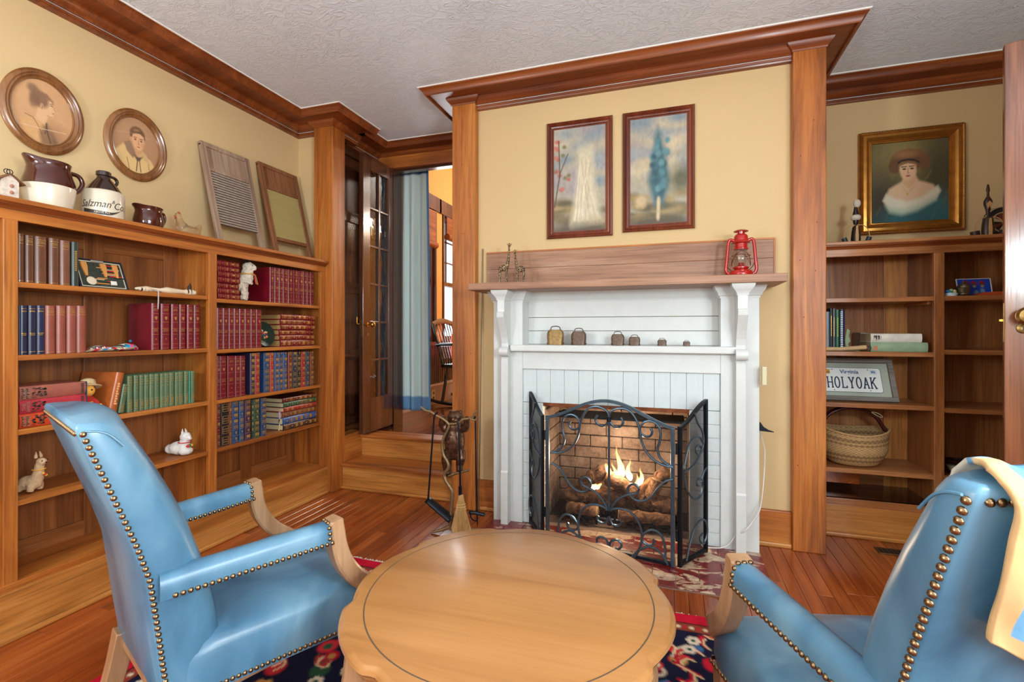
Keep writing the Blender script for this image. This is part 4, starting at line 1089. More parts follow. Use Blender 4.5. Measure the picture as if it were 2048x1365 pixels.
        while z < h * .8: pc(w * .35, w * .65, z, z + .005); z += .0075
    if g.v: tag(g.build('gilt_tooling', GOLD if gilt_rgb is None else plain('tool_%d_%d_%d' % gilt_rgb, gilt_rgb, .5), t), kind='stuff')
    return t
XS = -2.272
def row(shelf_z, items, where, group, x=XS, dep=.165, top=None):
    # items: (px left, px right, colour word, rgb, style) ; top: photo points along the tops of the spines
    cnt = {}
    for i, it in enumerate(items):
        a, b, word, rgb, sty = it[:5]
        y0 = on_x(a, 660, x).y; y1 = on_x(b, 660, x).y
        (ax, ay), (bx, by) = top
        ty = ay + (by - ay) * ((a + b) / 2 - ax) / (bx - ax) + (it[5] if len(it) > 5 else 0)
        h = on_x((a + b) / 2, ty, x).z - shelf_z
        lab = '%s book, %s from the left %s' % (word, ORD[i], where)
        book(lab, group, (x + random.uniform(-.003, .002), y0 + .0005, shelf_z + .0004), y1 - y0 - .001, h, dep, rgb, sty, seed=i * 7 + int(a))
BR = (104, 60, 40); NV = (30, 36, 66); BK = (150, 78, 62); RD = (118, 14, 30); GR_ = (92, 116, 82)
random.seed(21)
row(1.278, [(36.8, 49.5, 'brown cloth', BR, 'text'), (50.5, 68.5, 'brown cloth', BR, 'text', 1), (70, 94.5, 'thick brown cloth', (108, 64, 44), 'text'), (98.7, 119.6, 'brown cloth', BR, 'text', -1), (121, 142.5, 'light brown cloth', (122, 74, 54), 'text'), (143.5, 158, 'thin dark green', (44, 58, 52), 'side')],
    'on the top left shelf', 'brown and green books on the top left shelf', top=((43, 468), (150, 485)))
row(1.011, [(37.2, 40.3, 'navy sliver-like', NV, 'plain'), (40.8, 55.4, 'navy', NV, 'set'), (56.7, 73, 'navy', NV, 'set'), (74.3, 90.5, 'navy', (32, 40, 76), 'set'), (92, 112.5, 'brick pink', BK, 'text'), (114, 133, 'brick pink', BK, 'text'), (134, 153.4, 'brick pink', BK, 'text'), (154.5, 173.6, 'brick pink', BK, 'text')],
    'on the second left shelf', 'navy and brick books on the second left shelf', top=((43, 611.5), (165, 612.5)))
row(1.011, [(303, 319, 'crimson crested', RD, 'shield'), (323, 340.6, 'crimson crested', RD, 'shield'), (343.5, 358.7, 'crimson crested', RD, 'shield'), (359.8, 373, 'crimson crested', RD, 'shield'), (374, 386.8, 'crimson crested', RD, 'shield'), (388, 401, 'crimson crested', RD, 'shield')],
    'in the six-book set beside the knitted cap', 'six crested red books on the second left shelf', top=((311, 607.5), (395, 611)), dep=.155)
row(.740, [(254.6, 265.4, 'olive green', GR_, 'green'), (268, 278, 'olive green', GR_, 'green'), (280, 288.9, 'olive green', GR_, 'green'), (289.5, 299, 'olive green', GR_, 'green'), (299.6, 309.8, 'olive green', GR_, 'green'), (310.4, 320, 'olive green', GR_, 'green'), (320.6, 328.8, 'olive green', GR_, 'green'), (329.5, 339.6, 'olive green', GR_, 'green'), (340, 349.8, 'olive green', GR_, 'green'), (350.4, 358, 'olive green', GR_, 'green'), (358.7, 368, 'olive green', GR_, 'green'), (368.8, 377, 'olive green', GR_, 'green'), (378, 381.6, 'thin mint green', (70, 150, 120), 'plain'), (382.8, 390, 'olive green', GR_, 'green')],
    'of the upright green set', 'green set on the third left shelf', top=((260, 752.5), (386, 742.5)), dep=.135)
# leaning volumes of that shelf
p = on_x(236, 800, XS); h_ = .126
book('olive green book leaning against the upright green set', 'green set on the third left shelf', (XS, p.y + .002, .7446), .022, .125, .13, GR_, 'green', lean=math.radians(-9), seed=4)
p = on_x(226, 800, XS)
book('tall tan orange book leaning against the green set', None, (XS + .014, p.y - .026, .7482), .034, .178, .19, (176, 92, 40), 'plain', lean=math.radians(-12), rz=math.radians(6), seed=5)
o = [c for c in bpy.data.objects if c.name.startswith('book') and c.get('label', '').startswith('tall tan')][0]
m = MB()
for i in range(9): m.box(.002, .004, .011, .011 + random.uniform(.006, .011), .125 - i * .0105, .125 - i * .0105 + .008)
tag(m.build('title_lettering', plain('tan_title', (236, 178, 130), .5), o), kind='stuff')
# three big volumes lying flat
zz = .7405; y0 = on_x(37.5, 800, XS).y; y1 = on_x(172, 800, XS).y
for i, (rgb, word) in enumerate((((206, 72, 34), 'orange'), ((178, 48, 60), 'crimson'), ((164, 92, 76), 'dusty pink'))):
    b_ = book('large %s volume lying %s in the stack of three' % (word, ('lowest', 'in the middle', 'uppermost')[i]), 'three large volumes lying flat', (XS + .004, y0, zz), .0505, y1 - y0, .17, rgb, 'plain', lying=True, seed=i)
    m = MB(); hh = y1 - y0
    for k in range(9): m.box(.002, .0046, hh * .905, hh * .945, .004 + k * .0048, .004 + k * .0048 + .003)
    rs = random.Random(i)
    for k in range(34):
        yy = hh * (.16 + .19 * rs.random()); zq = .006 + .036 * rs.random(); m.box(.002, .0046, yy, yy + rs.uniform(.003, .009), zq, zq + rs.uniform(.0015, .006))
    tag(m.build('stamped_ornament', plain('stamp_dark', (72, 54, 44), .6), b_), kind='stuff')
    ttl = (('', ''), ('THE', 'AMAGS'), ('', ''))[i]
    mt = plain('stamp_grey', (150, 124, 104), .6)
    if ttl[0]:
        text_mesh(ttl[0], .017, mt, b_, frame_M((.0036, hh * .055, .026), (0, 0, 1), (0, -1, 0)), 'title_lettering', squash=.9)
        text_mesh(ttl[1], .015, mt, b_, frame_M((.0036, hh * .115, .026), (0, 0, 1), (0, -1, 0)), 'title_lettering', squash=.75)
    else:
        m = MB()
        for yy in (.055, .115):
            z = .007
            while z < .043: m.box(.002, .0044, hh * yy - .006, hh * yy + .006, z, z + .0025); m.box(.002, .0044, hh * yy - .006, hh * yy - .004 + .006 * rs.random(), z, z + .005); z += .0065
        tag(m.build('title_lettering', mt, b_), kind='stuff')
    MB().box(-.17, .003, hh - .004, hh, 0, .0505).build('binding_edge', plain('binding_blue', (40, 56, 84), .5), b_)
    zz += .0512
# right bay
def stack(z, px0, px1, items, where, group, x=XS, hgt=None, jit=.006, page=None, style='shield'):
    y0 = on_x(px0, 660, x).y; y1 = on_x(px1, 660, x).y; n = len(items)
    for i, (word, rgb, th) in enumerate(items):
        j = random.uniform(-jit, jit)
        book('%s book lying %s from the bottom %s' % (word, ORD[i], where), group, (x + random.uniform(-.01, .004), y0 + max(0, j), z), th - .0006, y1 - y0 - abs(j), .165, rgb, style, lying=True, page=page, seed=i + int(px0))
        z += th
stack(1.2685, 434.5, 480, [('crimson crested', RD, .0297)] * 7, 'in the seven-book pile', 'pile of seven crested red books on the top right shelf', jit=.003)
row(1.268, [(540.5, 549, 'crimson crested', RD, 'shield'), (549.3, 558.8, 'crimson crested', RD, 'shield'), (559, 567.6, 'crimson crested', RD, 'shield'), (567.8, 577.4, 'crimson crested', RD, 'shield'), (577.6, 586.6, 'crimson crested', RD, 'shield'), (586.9, 596.8, 'crimson crested', RD, 'shield'), (597.1, 606.6, 'crimson crested', RD, 'shield'), (606.9, 614.4, 'crimson crested', RD, 'shield'), (614.6, 621.3, 'crimson crested', RD, 'shield'), (621.6, 628.3, 'crimson crested', RD, 'shield')],
    'of the ten beside the white toy llama', 'ten crested red books on the top right shelf', top=((544, 535), (625, 546)))
row(1.002, [(434.3, 446.6, 'crimson crested', RD, 'shield'), (446.9, 457.6, 'crimson crested', RD, 'shield'), (457.9, 468.1, 'crimson crested', RD, 'shield'), (468.4, 478.8, 'crimson crested', RD, 'shield'), (479.1, 490.6, 'crimson crested', RD, 'shield'), (490.9, 502.3, 'crimson crested', RD, 'shield'), (502.6, 513, 'crimson crested', RD, 'shield'), (513.3, 524.4, 'crimson crested', RD, 'shield')],
    'of the eight left of the painted plate', 'eight crested red books on the second right shelf', top=((440, 616.5), (520, 620)))
stack(1.0025, 561, 628.5, [('dark red gilt', (120, 20, 30), .040)] + [('dark red gilt', (124, 22, 30), .032)] * 5, 'in the pile beside the plate', 'pile of six red books on the second right shelf', page=GILTPAGE, style='ornate')
row(.737, [(434, 440.2, 'crimson crested', RD, 'shield'), (440.5, 454, 'crimson crested', RD, 'shield'), (455, 469, 'crimson crested', RD, 'shield'), (470, 480.8, 'crimson crested', RD, 'shield'), (481, 491.4, 'crimson crested', RD, 'shield')],
    'of the five above the lowest right-hand books', 'five crested red books on the third right shelf', top=((440, 713), (490, 712)))
row(.737, [(500.5, 510.5, 'dark purple gilt', (48, 36, 62), 'ornate'), (511, 520.6, 'bright red gilt', (162, 30, 40), 'ornate'), (528.6, 541, 'broad blue gilt', (36, 70, 112), 'ornate'), (541.3, 549, 'red gilt', (176, 50, 44), 'ornate'), (549.5, 558, 'blue gilt', (34, 72, 124), 'ornate'), (558.8, 566.8, 'blue gilt', (34, 66, 112), 'ornate'), (567.4, 576, 'blue gilt', (38, 78, 128), 'ornate'), (576.6, 584.6, 'russet gilt', (120, 40, 30), 'ornate'), (585.5, 593.8, 'navy gilt', (26, 40, 62), 'ornate'), (594.5, 602.5, 'black-green gilt', (32, 40, 34), 'ornate'), (603, 611.4, 'scarlet gilt', (160, 34, 40), 'ornate'), (613, 619.7, 'steel blue gilt', (34, 64, 96), 'ornate'), (621, 629.5, 'brown gilt', (116, 66, 50), 'ornate')],
    'of the mixed gilt row', 'mixed gilt-tooled books on the third right shelf', top=((505, 707), (625, 703.5)))
row(.484, [(434.6, 441.5, 'dark red gilt', (104, 20, 28), 'ornate'), (443, 459, 'black framed', (34, 30, 32), 'box'), (459.4, 464.6, 'thin brown gilt', (120, 66, 42), 'ornate'), (465.8, 478.8, 'blue gilt', (30, 66, 112), 'ornate'), (479.4, 489.2, 'blue gilt', (32, 70, 110), 'ornate'), (490, 502, 'plum gilt', (64, 38, 66), 'ornate'), (503, 507, 'dark green gilt', (28, 52, 40), 'ornate'), (507.7, 520, 'green gilt', (36, 74, 56), 'ornate'), (522.5, 533.8, 'deep blue gilt', (28, 62, 104), 'ornate')],
    'on the fourth right shelf', 'gilt-tooled books on the fourth right shelf', top=((440, 808), (528, 797)))
stack(.4845, 566, 632, [('blackish gilt', (54, 34, 36), .036), ('bright blue gilt', (34, 84, 150), .040), ('brown gilt', (122, 72, 52), .036), ('red gilt', (164, 30, 44), .028), ('green gilt', (34, 92, 66), .030), ('maroon gilt', (98, 36, 36), .028)], 'of the lowest right-hand pile', 'pile of six mixed books on the fourth right shelf', jit=.012, style='ornate')
# loose ribbons in that pile
rb = [thing('bookmark_ribbon', l_, 'ribbon', (XS - .03, on_x(566, 660, XS).y - .002, z_)) for l_, z_ in (('pale lilac ribbon bookmark hanging from the lowest right-hand pile', .60), ('cream ribbon bookmark hanging from the lowest right-hand pile', .555))]
for o, rgb in zip(rb, ((206, 184, 212), (226, 204, 140))):
    MB().prism([(0, 0), (.012, 0), (.010, -.05), (.004, -.075), (-.004, -.07), (.002, -.045)], lambda u, v, d: (u, d, v), -.002, .0).build('ribbon', plain('ribbon_%d' % rgb[2], rgb, .6), o)

# ------------------------------------------------------------------ things on the left shelves
def lumpy(name, mb, mat, parent, vox=.004, it=4, amp=0.0, nscale=.02):
    o = mb.build(name, mat, parent)
    r = o.modifiers.new('r', 'REMESH'); r.mode = 'VOXEL'; r.voxel_size = vox; r.use_smooth_shade = True
    s_ = o.modifiers.new('s', 'SMOOTH'); s_.iterations = it; s_.factor = .5
    if amp:
        tx = bpy.data.textures.new('fluff', 'CLOUDS'); tx.noise_scale = nscale
        d_ = o.modifiers.new('d', 'DISPLACE'); d_.texture = tx; d_.strength = amp; d_.mid_level = .5
    return o
WOOL = plain('white_wool', (224, 212, 192), .95, var=.12, scale=90, bump=.8)
WOOLC = plain('beige_wool', (206, 172, 132), .95, var=.12, scale=90, bump=.6)
CER = plain('white_plush', (226, 220, 212), .9, var=.06, scale=120, bump=.6)
DARK = plain('black_felt', (26, 24, 26), .8)
REDR = plain('red_ribbon', (206, 40, 48), .6); GRN = plain('green_felt', (44, 120, 76), .8); YLW = plain('yellow_yarn', (224, 168, 60), .8)
def llama(label, loc, s, mat, kind, face=0.0, amp=.004):
    t = thing('toy_llama', label, 'toy llama', loc, face)
    m = MB()
    if kind == 'stand':
        m.sphere((-.02 * s, 0, .095 * s), .045 * s, .04 * s, .042 * s); m.sphere((-.055 * s, 0, .10 * s), .035 * s, .03 * s, .034 * s)
        m.tube([(.005 * s, 0, .10 * s), (.016 * s, 0, .14 * s), (.02 * s, 0, .175 * s)], [.038 * s, .032 * s, .026 * s], 10)
        m.sphere((.022 * s, 0, .185 * s), .03 * s, .026 * s, .026 * s); m.sphere((.046 * s, 0, .182 * s), .018 * s, .015 * s, .015 * s)
        for x_ in (-.05, .005):
            for y_ in (-.02, .02): m.tube([(x_ * s, y_ * s, .08 * s), (x_ * s, y_ * s, .008 * s)], .0135 * s, 8)
    elif kind == 'lie':
        m.sphere((-.02 * s, 0, .04 * s), .055 * s, .045 * s, .04 * s); m.sphere((-.07 * s, 0, .032 * s), .035 * s, .036 * s, .03 * s); m.sphere((.035 * s, 0, .025 * s), .035 * s, .042 * s, .025 * s)
        m.tube([(.02 * s, 0, .05 * s), (.03 * s, 0, .09 * s)], [.034 * s, .026 * s], 10); m.sphere((.034 * s, 0, .11 * s), .03 * s, .03 * s, .03 * s); m.sphere((.062 * s, 0, .104 * s), .016 * s, .014 * s, .014 * s)
    else:
        m.sphere((-.03 * s, 0, .045 * s), .04 * s, .034 * s, .034 * s); m.sphere((.0, 0, .05 * s), .035 * s, .03 * s, .036 * s)
        m.tube([(.012 * s, 0, .06 * s), (.022 * s, 0, .10 * s), (.026 * s, 0, .135 * s)], [.026 * s, .021 * s, .018 * s], 10); m.sphere((.034 * s, 0, .146 * s), .024 * s, .018 * s, .018 * s)
        for x_ in (-.045, .005):
            for y_ in (-.02, .02): m.tube([(x_ * s, y_ * s, .04 * s), (x_ * 1.15 * s, y_ * 1.3 * s, .008 * s)], [.018 * s, .013 * s], 8)
    lumpy('body', m, mat, t, .0035, 5, amp, .012)
    hz = {'stand': (.03, .185), 'lie': (.04, .112), 'small': (.036, .146)}[kind]
    for y_ in (-.014, .014):
        MB().lathe([(.006 * s, 0), (.007 * s, .008 * s), (.001 * s, .03 * s)], 8).build('ear', mat if kind != 'stand' else DARK, t, smooth=60, loc=((hz[0] - .015) * s, y_ * s, (hz[1] + .018) * s), rot=(y_ * 12, -.1, 0))
        MB().sphere(((hz[0] + .014) * s, y_ * s, (hz[1] + .006) * s), .0028 * s).build('eye', DARK, t, smooth=60)
    MB().sphere(((hz[0] + (.034 if kind != 'small' else .02)) * s, 0, (hz[1] - .004) * s), .004 * s).build('nose', DARK, t, smooth=60)
    zc_ = {'stand': .145, 'lie': .078, 'small': .11}[kind]; xc_ = {'stand': .016, 'lie': .027, 'small': .022}[kind]; r_ = {'stand': .036, 'lie': .032, 'small': .024}[kind]
    MB().tube([((xc_ + r_ * math.cos(a)) * s, r_ * math.sin(a) * s, zc_ * s) for a in [2 * PI * i / 20 for i in range(20)]], .0028 * s, 6, True).build('collar', {'stand': YLW, 'lie': REDR, 'small': YLW}[kind], t, smooth=60)
    for i, (mt, dy) in enumerate(((REDR, -.012), (GRN, 0), (YLW, .012))):
        if kind == 'lie': MB().sphere(((xc_ + r_ + .006) * s, dy * s, (zc_ - .02) * s), .009 * s).build('bell_ornament', mt, t, smooth=60)
        elif kind == 'small': MB().sphere(((xc_ + r_ + .004) * s, dy * .6 * s, (zc_ - .018 - i * .006) * s), .006 * s).build('tassel', (YLW, REDR, YLW)[i], t, smooth=60)
        else: MB().tube([((xc_ + r_) * s, (dy + .012) * s, zc_ * s), ((xc_ + r_ + .008) * s, (dy * 1.4 + .02) * s, (zc_ - .05) * s)], [.002 * s, .004 * s], 6).build('tassel', mt, t, smooth=60)
    return t
p = on_x(500, 600, -2.30); llama('shaggy white toy llama with ribbon tassels between red books', (-2.335, p.y - .012, 1.2684), 1.08, WOOL, 'stand', math.radians(35), .012)
p = on_x(358, 905, -2.32); llama('white toy llama with red and green ornaments lying on a shelf', (-2.315, p.y + .006, .4844), .82, CER, 'lie', math.radians(5))
p = on_x(72, 975, -2.31); llama('small beige toy llama with yellow tassels on a low shelf', (-2.31, p.y - .006, .4844), .80, WOOLC, 'small', math.radians(20), .002)
# framed display of small tools
p0 = on_x(172, 577, -2.30); p1 = on_x(251, 579, -2.29)
t = thing('shadow_box_picture', 'small framed display of miniature tools leaning on the top left shelf', 'framed display', (-2.295, (p0.y + p1.y) / 2, 1.2790))
W_, H_ = .19, .135; t.rotation_euler = (0, math.radians(-22), math.radians(2))
def flatframe(parent, W, Hh, fw, dp, mat, name='frame'):
    for a in ((-W / 2, W / 2, 0, fw), (-W / 2, W / 2, Hh - fw, Hh), (-W / 2, -W / 2 + fw, fw, Hh - fw), (W / 2 - fw, W / 2, fw, Hh - fw)):
        bar(name, -dp, 0, a[0], a[1], a[2], a[3], mat, parent, .001)
flatframe(t, W_, H_, .007, .022, plain('navy_frame', (22, 34, 48), .4)); 
bar('mat_border', -.020, -.004, -W_ / 2 + .007, W_ / 2 - .007, .007, H_ - .007, plain('cream_mat', (222, 208, 176), .7), t, 0)
bar('backing', -.012, -.003, -W_ / 2 + .012, W_ / 2 - .012, .012, H_ - .012, plain('dark_plaid', (52, 58, 48), .8, var=.5, scale=120), t, 0)
rs = random.Random(3); TANW = plain('tan_wood', (222, 152, 78), .6)
for i in range(15):
    y_ = rs.uniform(-.03, .07); z_ = .022 + .0062 * i; L = rs.uniform(.015, .035)
    bar('miniature_tool', -.003, .002, y_ - L, y_ + L, z_, z_ + .004, (TANW, plain('bottle_green', (22, 58, 44), .5), REDR, PAGE)[i % 4], t, .001)
MB().sphere((0, -.048, .034), .003, .019, .019, 18, 8).build('miniature_drum', plain('drum_skin', (232, 214, 184), .7), t, smooth=60)
for y_, a in ((-.062, .0), (.012, .0), (.058, .0)):
    MB().prism([(y_ - .011, .118), (y_ + .011, .118), (y_ + .012, .098), (y_ + .004, .055), (y_ - .003, .056), (y_ - .010, .098)], lambda u, v, d: (d, u, v), -.003, .003).build('miniature_spade', TANW, t)
bar('miniature_box', -.003, .004, .025, .048, .020, .038, plain('paper_white', (232, 228, 218), .7), t, .001)
bar('title_plate', -.001, .0015, -.03, .018, H_ - .012, H_ - .004, plain('silver_plate', (200, 196, 186), .4, .5), t, 0)
# banded bundle on the shelf
pts = [on_x(270, 584, -2.30), on_x(292, 580, -2.30), on_x(306, 581, -2.30), on_x(320, 583, -2.29), on_x(334, 577, -2.29), on_x(350, 583, -2.29), on_x(366, 586, -2.29), on_x(378, 581, -2.29), on_x(391, 586, -2.28)]
for q in pts: q.z = 1.292
rr = [.004, .014, .010, .008, .017, .013, .010, .017, .010]
t = thing('carved_bird_charm', 'cream and black banded feathered charm lying along the top left shelf', 'ornament', (0, 0, 0))
def band_mat():
    tt = NT('banded_cream'); co_ = tt.coord(); w_ = tt.n('ShaderNodeTexWave'); tt.l(co_, w_.inputs[0]); w_.inputs['Scale'].default_value = 22; w_.inputs['Distortion'].default_value = 3; w_.bands_direction = 'Y'
    big = tt.noise(co_, 12, 2); k = tt.ramp(big, [(.5, (0, 0, 0, 1)), (.56, (1, 1, 1, 1))])
    c_ = tt.ramp(w_.outputs['Fac'], [(.55, lin((228, 206, 176))), (.6, lin((50, 36, 30)))]); tt.base(tt.mix(k, lin((228, 206, 176)), c_)); tt.set(Roughness=.9); return tt.m
MB().tube(cat_rom(pts, 5), [rr[min(i // 5, 8)] * (1 - (i % 5) / 5) + rr[min(i // 5 + 1, 8)] * ((i % 5) / 5) for i in range(41)], 10).build('body', band_mat(), t, smooth=60)
q = pts[7]; MB().lathe([(.008, 0), (.010, .012), (.001, .036)], 8).build('tail_tuft', plain('dark_feather', (62, 46, 44), .9), t, smooth=50, loc=(q.x, q.y, q.z + .012), rot=(0, .3, 0))
q = on_x(315, 590, -2.245); MB().tube(cat_rom([(q.x - .03, q.y, 1.290), (q.x + .002, q.y, 1.284), (q.x + .006, q.y, 1.26), (q.x + .005, q.y - .001, 1.20)], 5), .0025, 6).build('hanging_cord', plain('grey_cord', (188, 182, 174), .9), t, smooth=60)
# knitted cap
def cap_canvas():
    c = Canvas(90, 40, (196, 180, 150)); rs = np.random.RandomState(2); cols = [(216, 36, 60), (48, 148, 190), (226, 90, 140), (236, 226, 206), (44, 60, 50), (120, 40, 90), (200, 60, 60)]
    for i in range(90): c.ell(rs.rand(), rs.rand(), .02 + .03 * rs.rand(), .05 + .06 * rs.rand(), cols[rs.randint(7)], .2)
    for i in range(60): c.ell(rs.rand(), rs.rand() * .5, .012, .04, ((240, 232, 214), (40, 44, 44))[i % 2], .2)
    return c
p0 = on_x(176, 697, -2.29); p1 = on_x(281, 697, -2.29)
t = thing('knitted_cap', 'multicoloured knitted cap lying on the second left shelf', 'cap', (-2.315, p0.y, 1.0115))
Lc = p1.y - p0.y
def capfn(u, v):
    a = v * 2 * PI; k = max(.02, math.sin(PI * min(1, u * .98 + .012)) ** .45) * (.65 + .45 * u if u < .85 else 1.03)
    return (.05 * k * math.cos(a), Lc * u, max(.0008, .020 * k * (1 + math.sin(a)) * (.8 + .3 * math.sin(u * 9))))
canvas_mesh('knit', cap_canvas(), capfn, vcol('knit_wool', .95, spec=.1), t)
MB().sphere((.0, Lc * .87, .042), .006).build('pompom', plain('teal_wool', (44, 120, 160), .9), t, smooth=60)
# cloth doll with straw hat
p = on_x(180, 815, -2.29)
t = thing('cloth_doll', 'small cloth doll in red with a straw hat beside the orange book', 'doll', (-2.300, p.y - .004, .7405), math.radians(-20))
m = MB().tube([(0, 0, .03), (0, 0, .09)], [.024, .018], 10); m.tube([(0, .015, .078), (.02, .034, .055)], [.009, .008], 8).tube([(0, -.015, .078), (.02, -.03, .055)], [.009, .008], 8)
lumpy('body', m, plain('doll_red', (176, 34, 30), .9), t, .004, 3)
lumpy('head', MB().sphere((.006, 0, .112), .026, .025, .026).tube([(0, 0, .085), (0, 0, .10)], .011, 8), plain('doll_yellow', (236, 168, 62), .85), t, .004, 3)
MB().sphere((-.004, 0, .120), .027, .0265, .024).build('hair', DARK, t, smooth=60)
MB().lathe([(.044, 0), (.045, .003), (.028, .010), (.026, .03), (.014, .038), (.001, .04)], 20).build('straw_hat', plain('straw', (214, 186, 136), .9, var=.2, scale=200, bump=.6), t, smooth=60, loc=(-.008, .004, .122), rot=(0, -.35, 0))
for y_ in (-.009, .009): MB().sphere((.029, y_, .116), .0035).build('eye', DARK, t, smooth=60)
for y_ in (-.034, .037): MB().sphere((.024, y_, .048), .0085).build('hand', MATS['doll_yellow'], t, smooth=60)
MB().tube([(0, 0, .0), (0, 0, .035)], [.034, .026], 12).build('skirt', plain('doll_dark', (40, 34, 32), .9, var=.4, scale=80), t, smooth=60)
MB().tube([(.0, 0, .066), (.002, 0, .072)], .0225, 12).build('sash', YLW, t, smooth=60)
# painted plate standing by the red books
p = on_x(534, 668, -2.30)
t = thing('painted_plate', 'dark green painted plate standing between red books', 'plate', (-2.33, p.y, 1.0025 + .076), rot=(0, math.radians(78), 0))
c = Canvas(48, 48, (30, 54, 44)); rs = np.random.RandomState(4)
for i in range(26): c.ell(.5 + .3 * (rs.rand() - .5), .5 + .36 * (rs.rand() - .5), .04, .05, [(206, 44, 40), (232, 190, 90), (240, 228, 200), (60, 110, 70), (34, 60, 110)][rs.randint(5)], .2)
for i in range(20): c.ell(.5 + .44 * math.cos(i * .314), .5 + .44 * math.sin(i * .314), .014, .014, (196, 180, 130), .3)
def disc(u, v, R):
    x, y = 2 * u - 1, 2 * v - 1; x2 = x * math.sqrt(1 - y * y / 2); y2 = y * math.sqrt(1 - x * x / 2); r = math.hypot(x2, y2)
    return (R * x2, R * y2, .012 * max(0, r - .62) ** 1.0 * 2 + .0032)
canvas_mesh('painted_face', c, lambda u, v: disc(u, v, .074), vcol('glazed_paint', .2), t)
MB().lathe([(.001, 0), (.046, 0), (.048, .001), (.075, .0115), (.0745, .0128), (.046, .003), (.001, .0028)], 32).build('plate_body', plain('green_glaze', (30, 50, 42), .2), t, smooth=40)
# dark garment hanging in the bay at the left edge
t = thing('hanging_jacket', 'dark navy jacket with pale blue collar hanging at the left edge', 'jacket', (-2.33, .965, 0))
us = [i / 15 for i in range(16)]
def jk(z, k): return [(.055 * k * math.sin(2 * PI * u) + .006 * math.sin(u * 37 + z * 3), -.045 + .118 * k * math.cos(2 * PI * u) * (1 if math.cos(2 * PI * u) > 0 else 1.2), z) for u in us]
MB().loft([jk(.24, .62), jk(.40, .66), jk(.7, .68), jk(1.0, .68), jk(1.25, .70), jk(1.36, .66), jk(1.40, .45)]).build('cloth', plain('navy_cloth', (24, 32, 46), .9, var=.3, scale=18, bump=.4), t, smooth=60)
for dx in (.034, -.012): MB().tube(cat_rom([(dx, -.09, 1.40), (dx + .012, -.03, 1.405), (dx + .014, .03, 1.385), (dx + .01, .085, 1.36)], 5), [.016, .018, .02, .022, .022, .022, .021, .02, .019, .018, .017, .016, .014, .012, .010, .006], 8, sq=.5).build('collar', plain('denim_blue', (104, 140, 168), .9), t, smooth=60)
MB().tube([(0, -.04, 1.40), (0, -.04, 1.47), (.012, -.04, 1.485), (.02, -.04, 1.475)], .003, 6).build('hanger_hook', IRON, t)

# ------------------------------------------------------------------ on top of the long bookcase
TOPZ = 1.5745
# birdhouse ornament
t = thing('birdhouse_ornament', 'tiny white birdhouse ornament with brown roof on the bookcase', 'ornament', (-2.36, 1.125, TOPZ), 0)
bar('house', -.02, .02, -.026, .026, 0, .085, plain('white_chip', (222, 206, 190), .7, var=.25, scale=60), t, .001)
MB().prism([(-.026, .085), (.026, .085), (0, .108)], lambda u, v, d: (d, u, v), -.02, .02).build('gable', MATS['white_chip'], t)
for s_ in (-1, 1): MB().prism([(0, .112), (s_ * .042, .080), (s_ * .042, .076), (0, .107)], lambda u, v, d: (d, u, v), -.028, .028).build('roof_panel', plain('tin_roof', (130, 84, 54), .5, .3, var=.2), t)
for z_ in (.018, .042, .066): MB().sphere((.0205, .004, z_), .003, .007, .007, 10, 6).build('rosette', plain('rose', (176, 124, 100), .7), t, smooth=60)
for k in range(2): MB().tube([(0, .008 * k + .009 * math.cos(a), .122 + .009 * math.sin(a)) for a in [2 * PI * i / 14 for i in range(14)]], .0015, 5, True).build('wire_loop', IRON, t)
def glaze(name, rgb): return plain(name, rgb, .12, var=.12, scale=9, coat=.6)
CREAM = plain('stoneware_cream', (226, 214, 190), .18, var=.05, scale=14, coat=.4); BRG = glaze('brown_glaze', (74, 28, 18)); DBG = glaze('dark_brown_glaze', (46, 26, 20))
def vessel(t, prof_lo, prof_hi, spout=0, n=36, cen=0):
    MB().lathe(prof_lo, n).build('lower_body', CREAM if prof_lo is not prof_hi else BRG, t, smooth=50)
p = on_x(98, 400, -2.375)
t = thing('stoneware_pitcher', 'large stoneware pitcher, brown above and cream below, with handle', 'pitcher', (-2.375, p.y, TOPZ), math.radians(0))
MB().lathe([(.001, .001), (.066, .001), (.073, .02), (.080, .06), (.083, .095), (.0828, .101)], 36).build('lower_body', CREAM, t, smooth=50)
def spouted(prof, n, amt, ang):
    rings = []
    for r, z in prof:
        q = max(0, (z - .165) / .045); rg_ = []
        for k in range(n):
            a = 2 * PI * k / n; da = math.cos(a - ang); e = max(0, da) ** 10 * amt * q
            rg_.append(((r + e) * math.cos(a), (r + e) * math.sin(a), z + max(0, da) ** 10 * .014 * q))
        rings.append(rg_)
    return rings
pf = [(.0828, .101), (.081, .12), (.072, .150), (.066, .172), (.066, .185), (.069, .198), (.067, .200), (.062, .192), (.060, .17), (.05, .12), (.001, .118)]
MB().loft(spouted(pf, 40, .028, -PI / 2 + .15)).build('upper_body', BRG, t, smooth=60)
MB().tube(cat_rom([(.006, .066, .178), (.012, .095, .172), (.013, .108, .145), (.010, .098, .115), (.004, .080, .098)], 5), [.009] * 21, 8).build('handle', BRG, t, smooth=60)
p = on_x(207, 430, -2.365)
t = thing('stoneware_jug', 'cream stoneware jug with dark shoulder and printed script lettering', 'jug', (-2.365, p.y, TOPZ))
MB().lathe([(.001, .001), (.072, .001), (.074, .006), (.074, .115), (.072, .126), (.066, .133)], 40).build('lower_body', CREAM, t, smooth=50)
MB().lathe([(.066, .133), (.050, .158), (.032, .182), (.024, .192), (.023, .200), (.027, .204), (.027, .219), (.024, .222), (.018, .220), (.017, .19), (.001, .185)], 36).build('shoulder', DBG, t, smooth=40)
MB().tube(cat_rom([(.0, .024, .208), (.0, .044, .206), (.0, .055, .192), (.0, .048, .174), (.0, .040, .168)], 5), .0065, 8).build('handle', DBG, t, smooth=60)
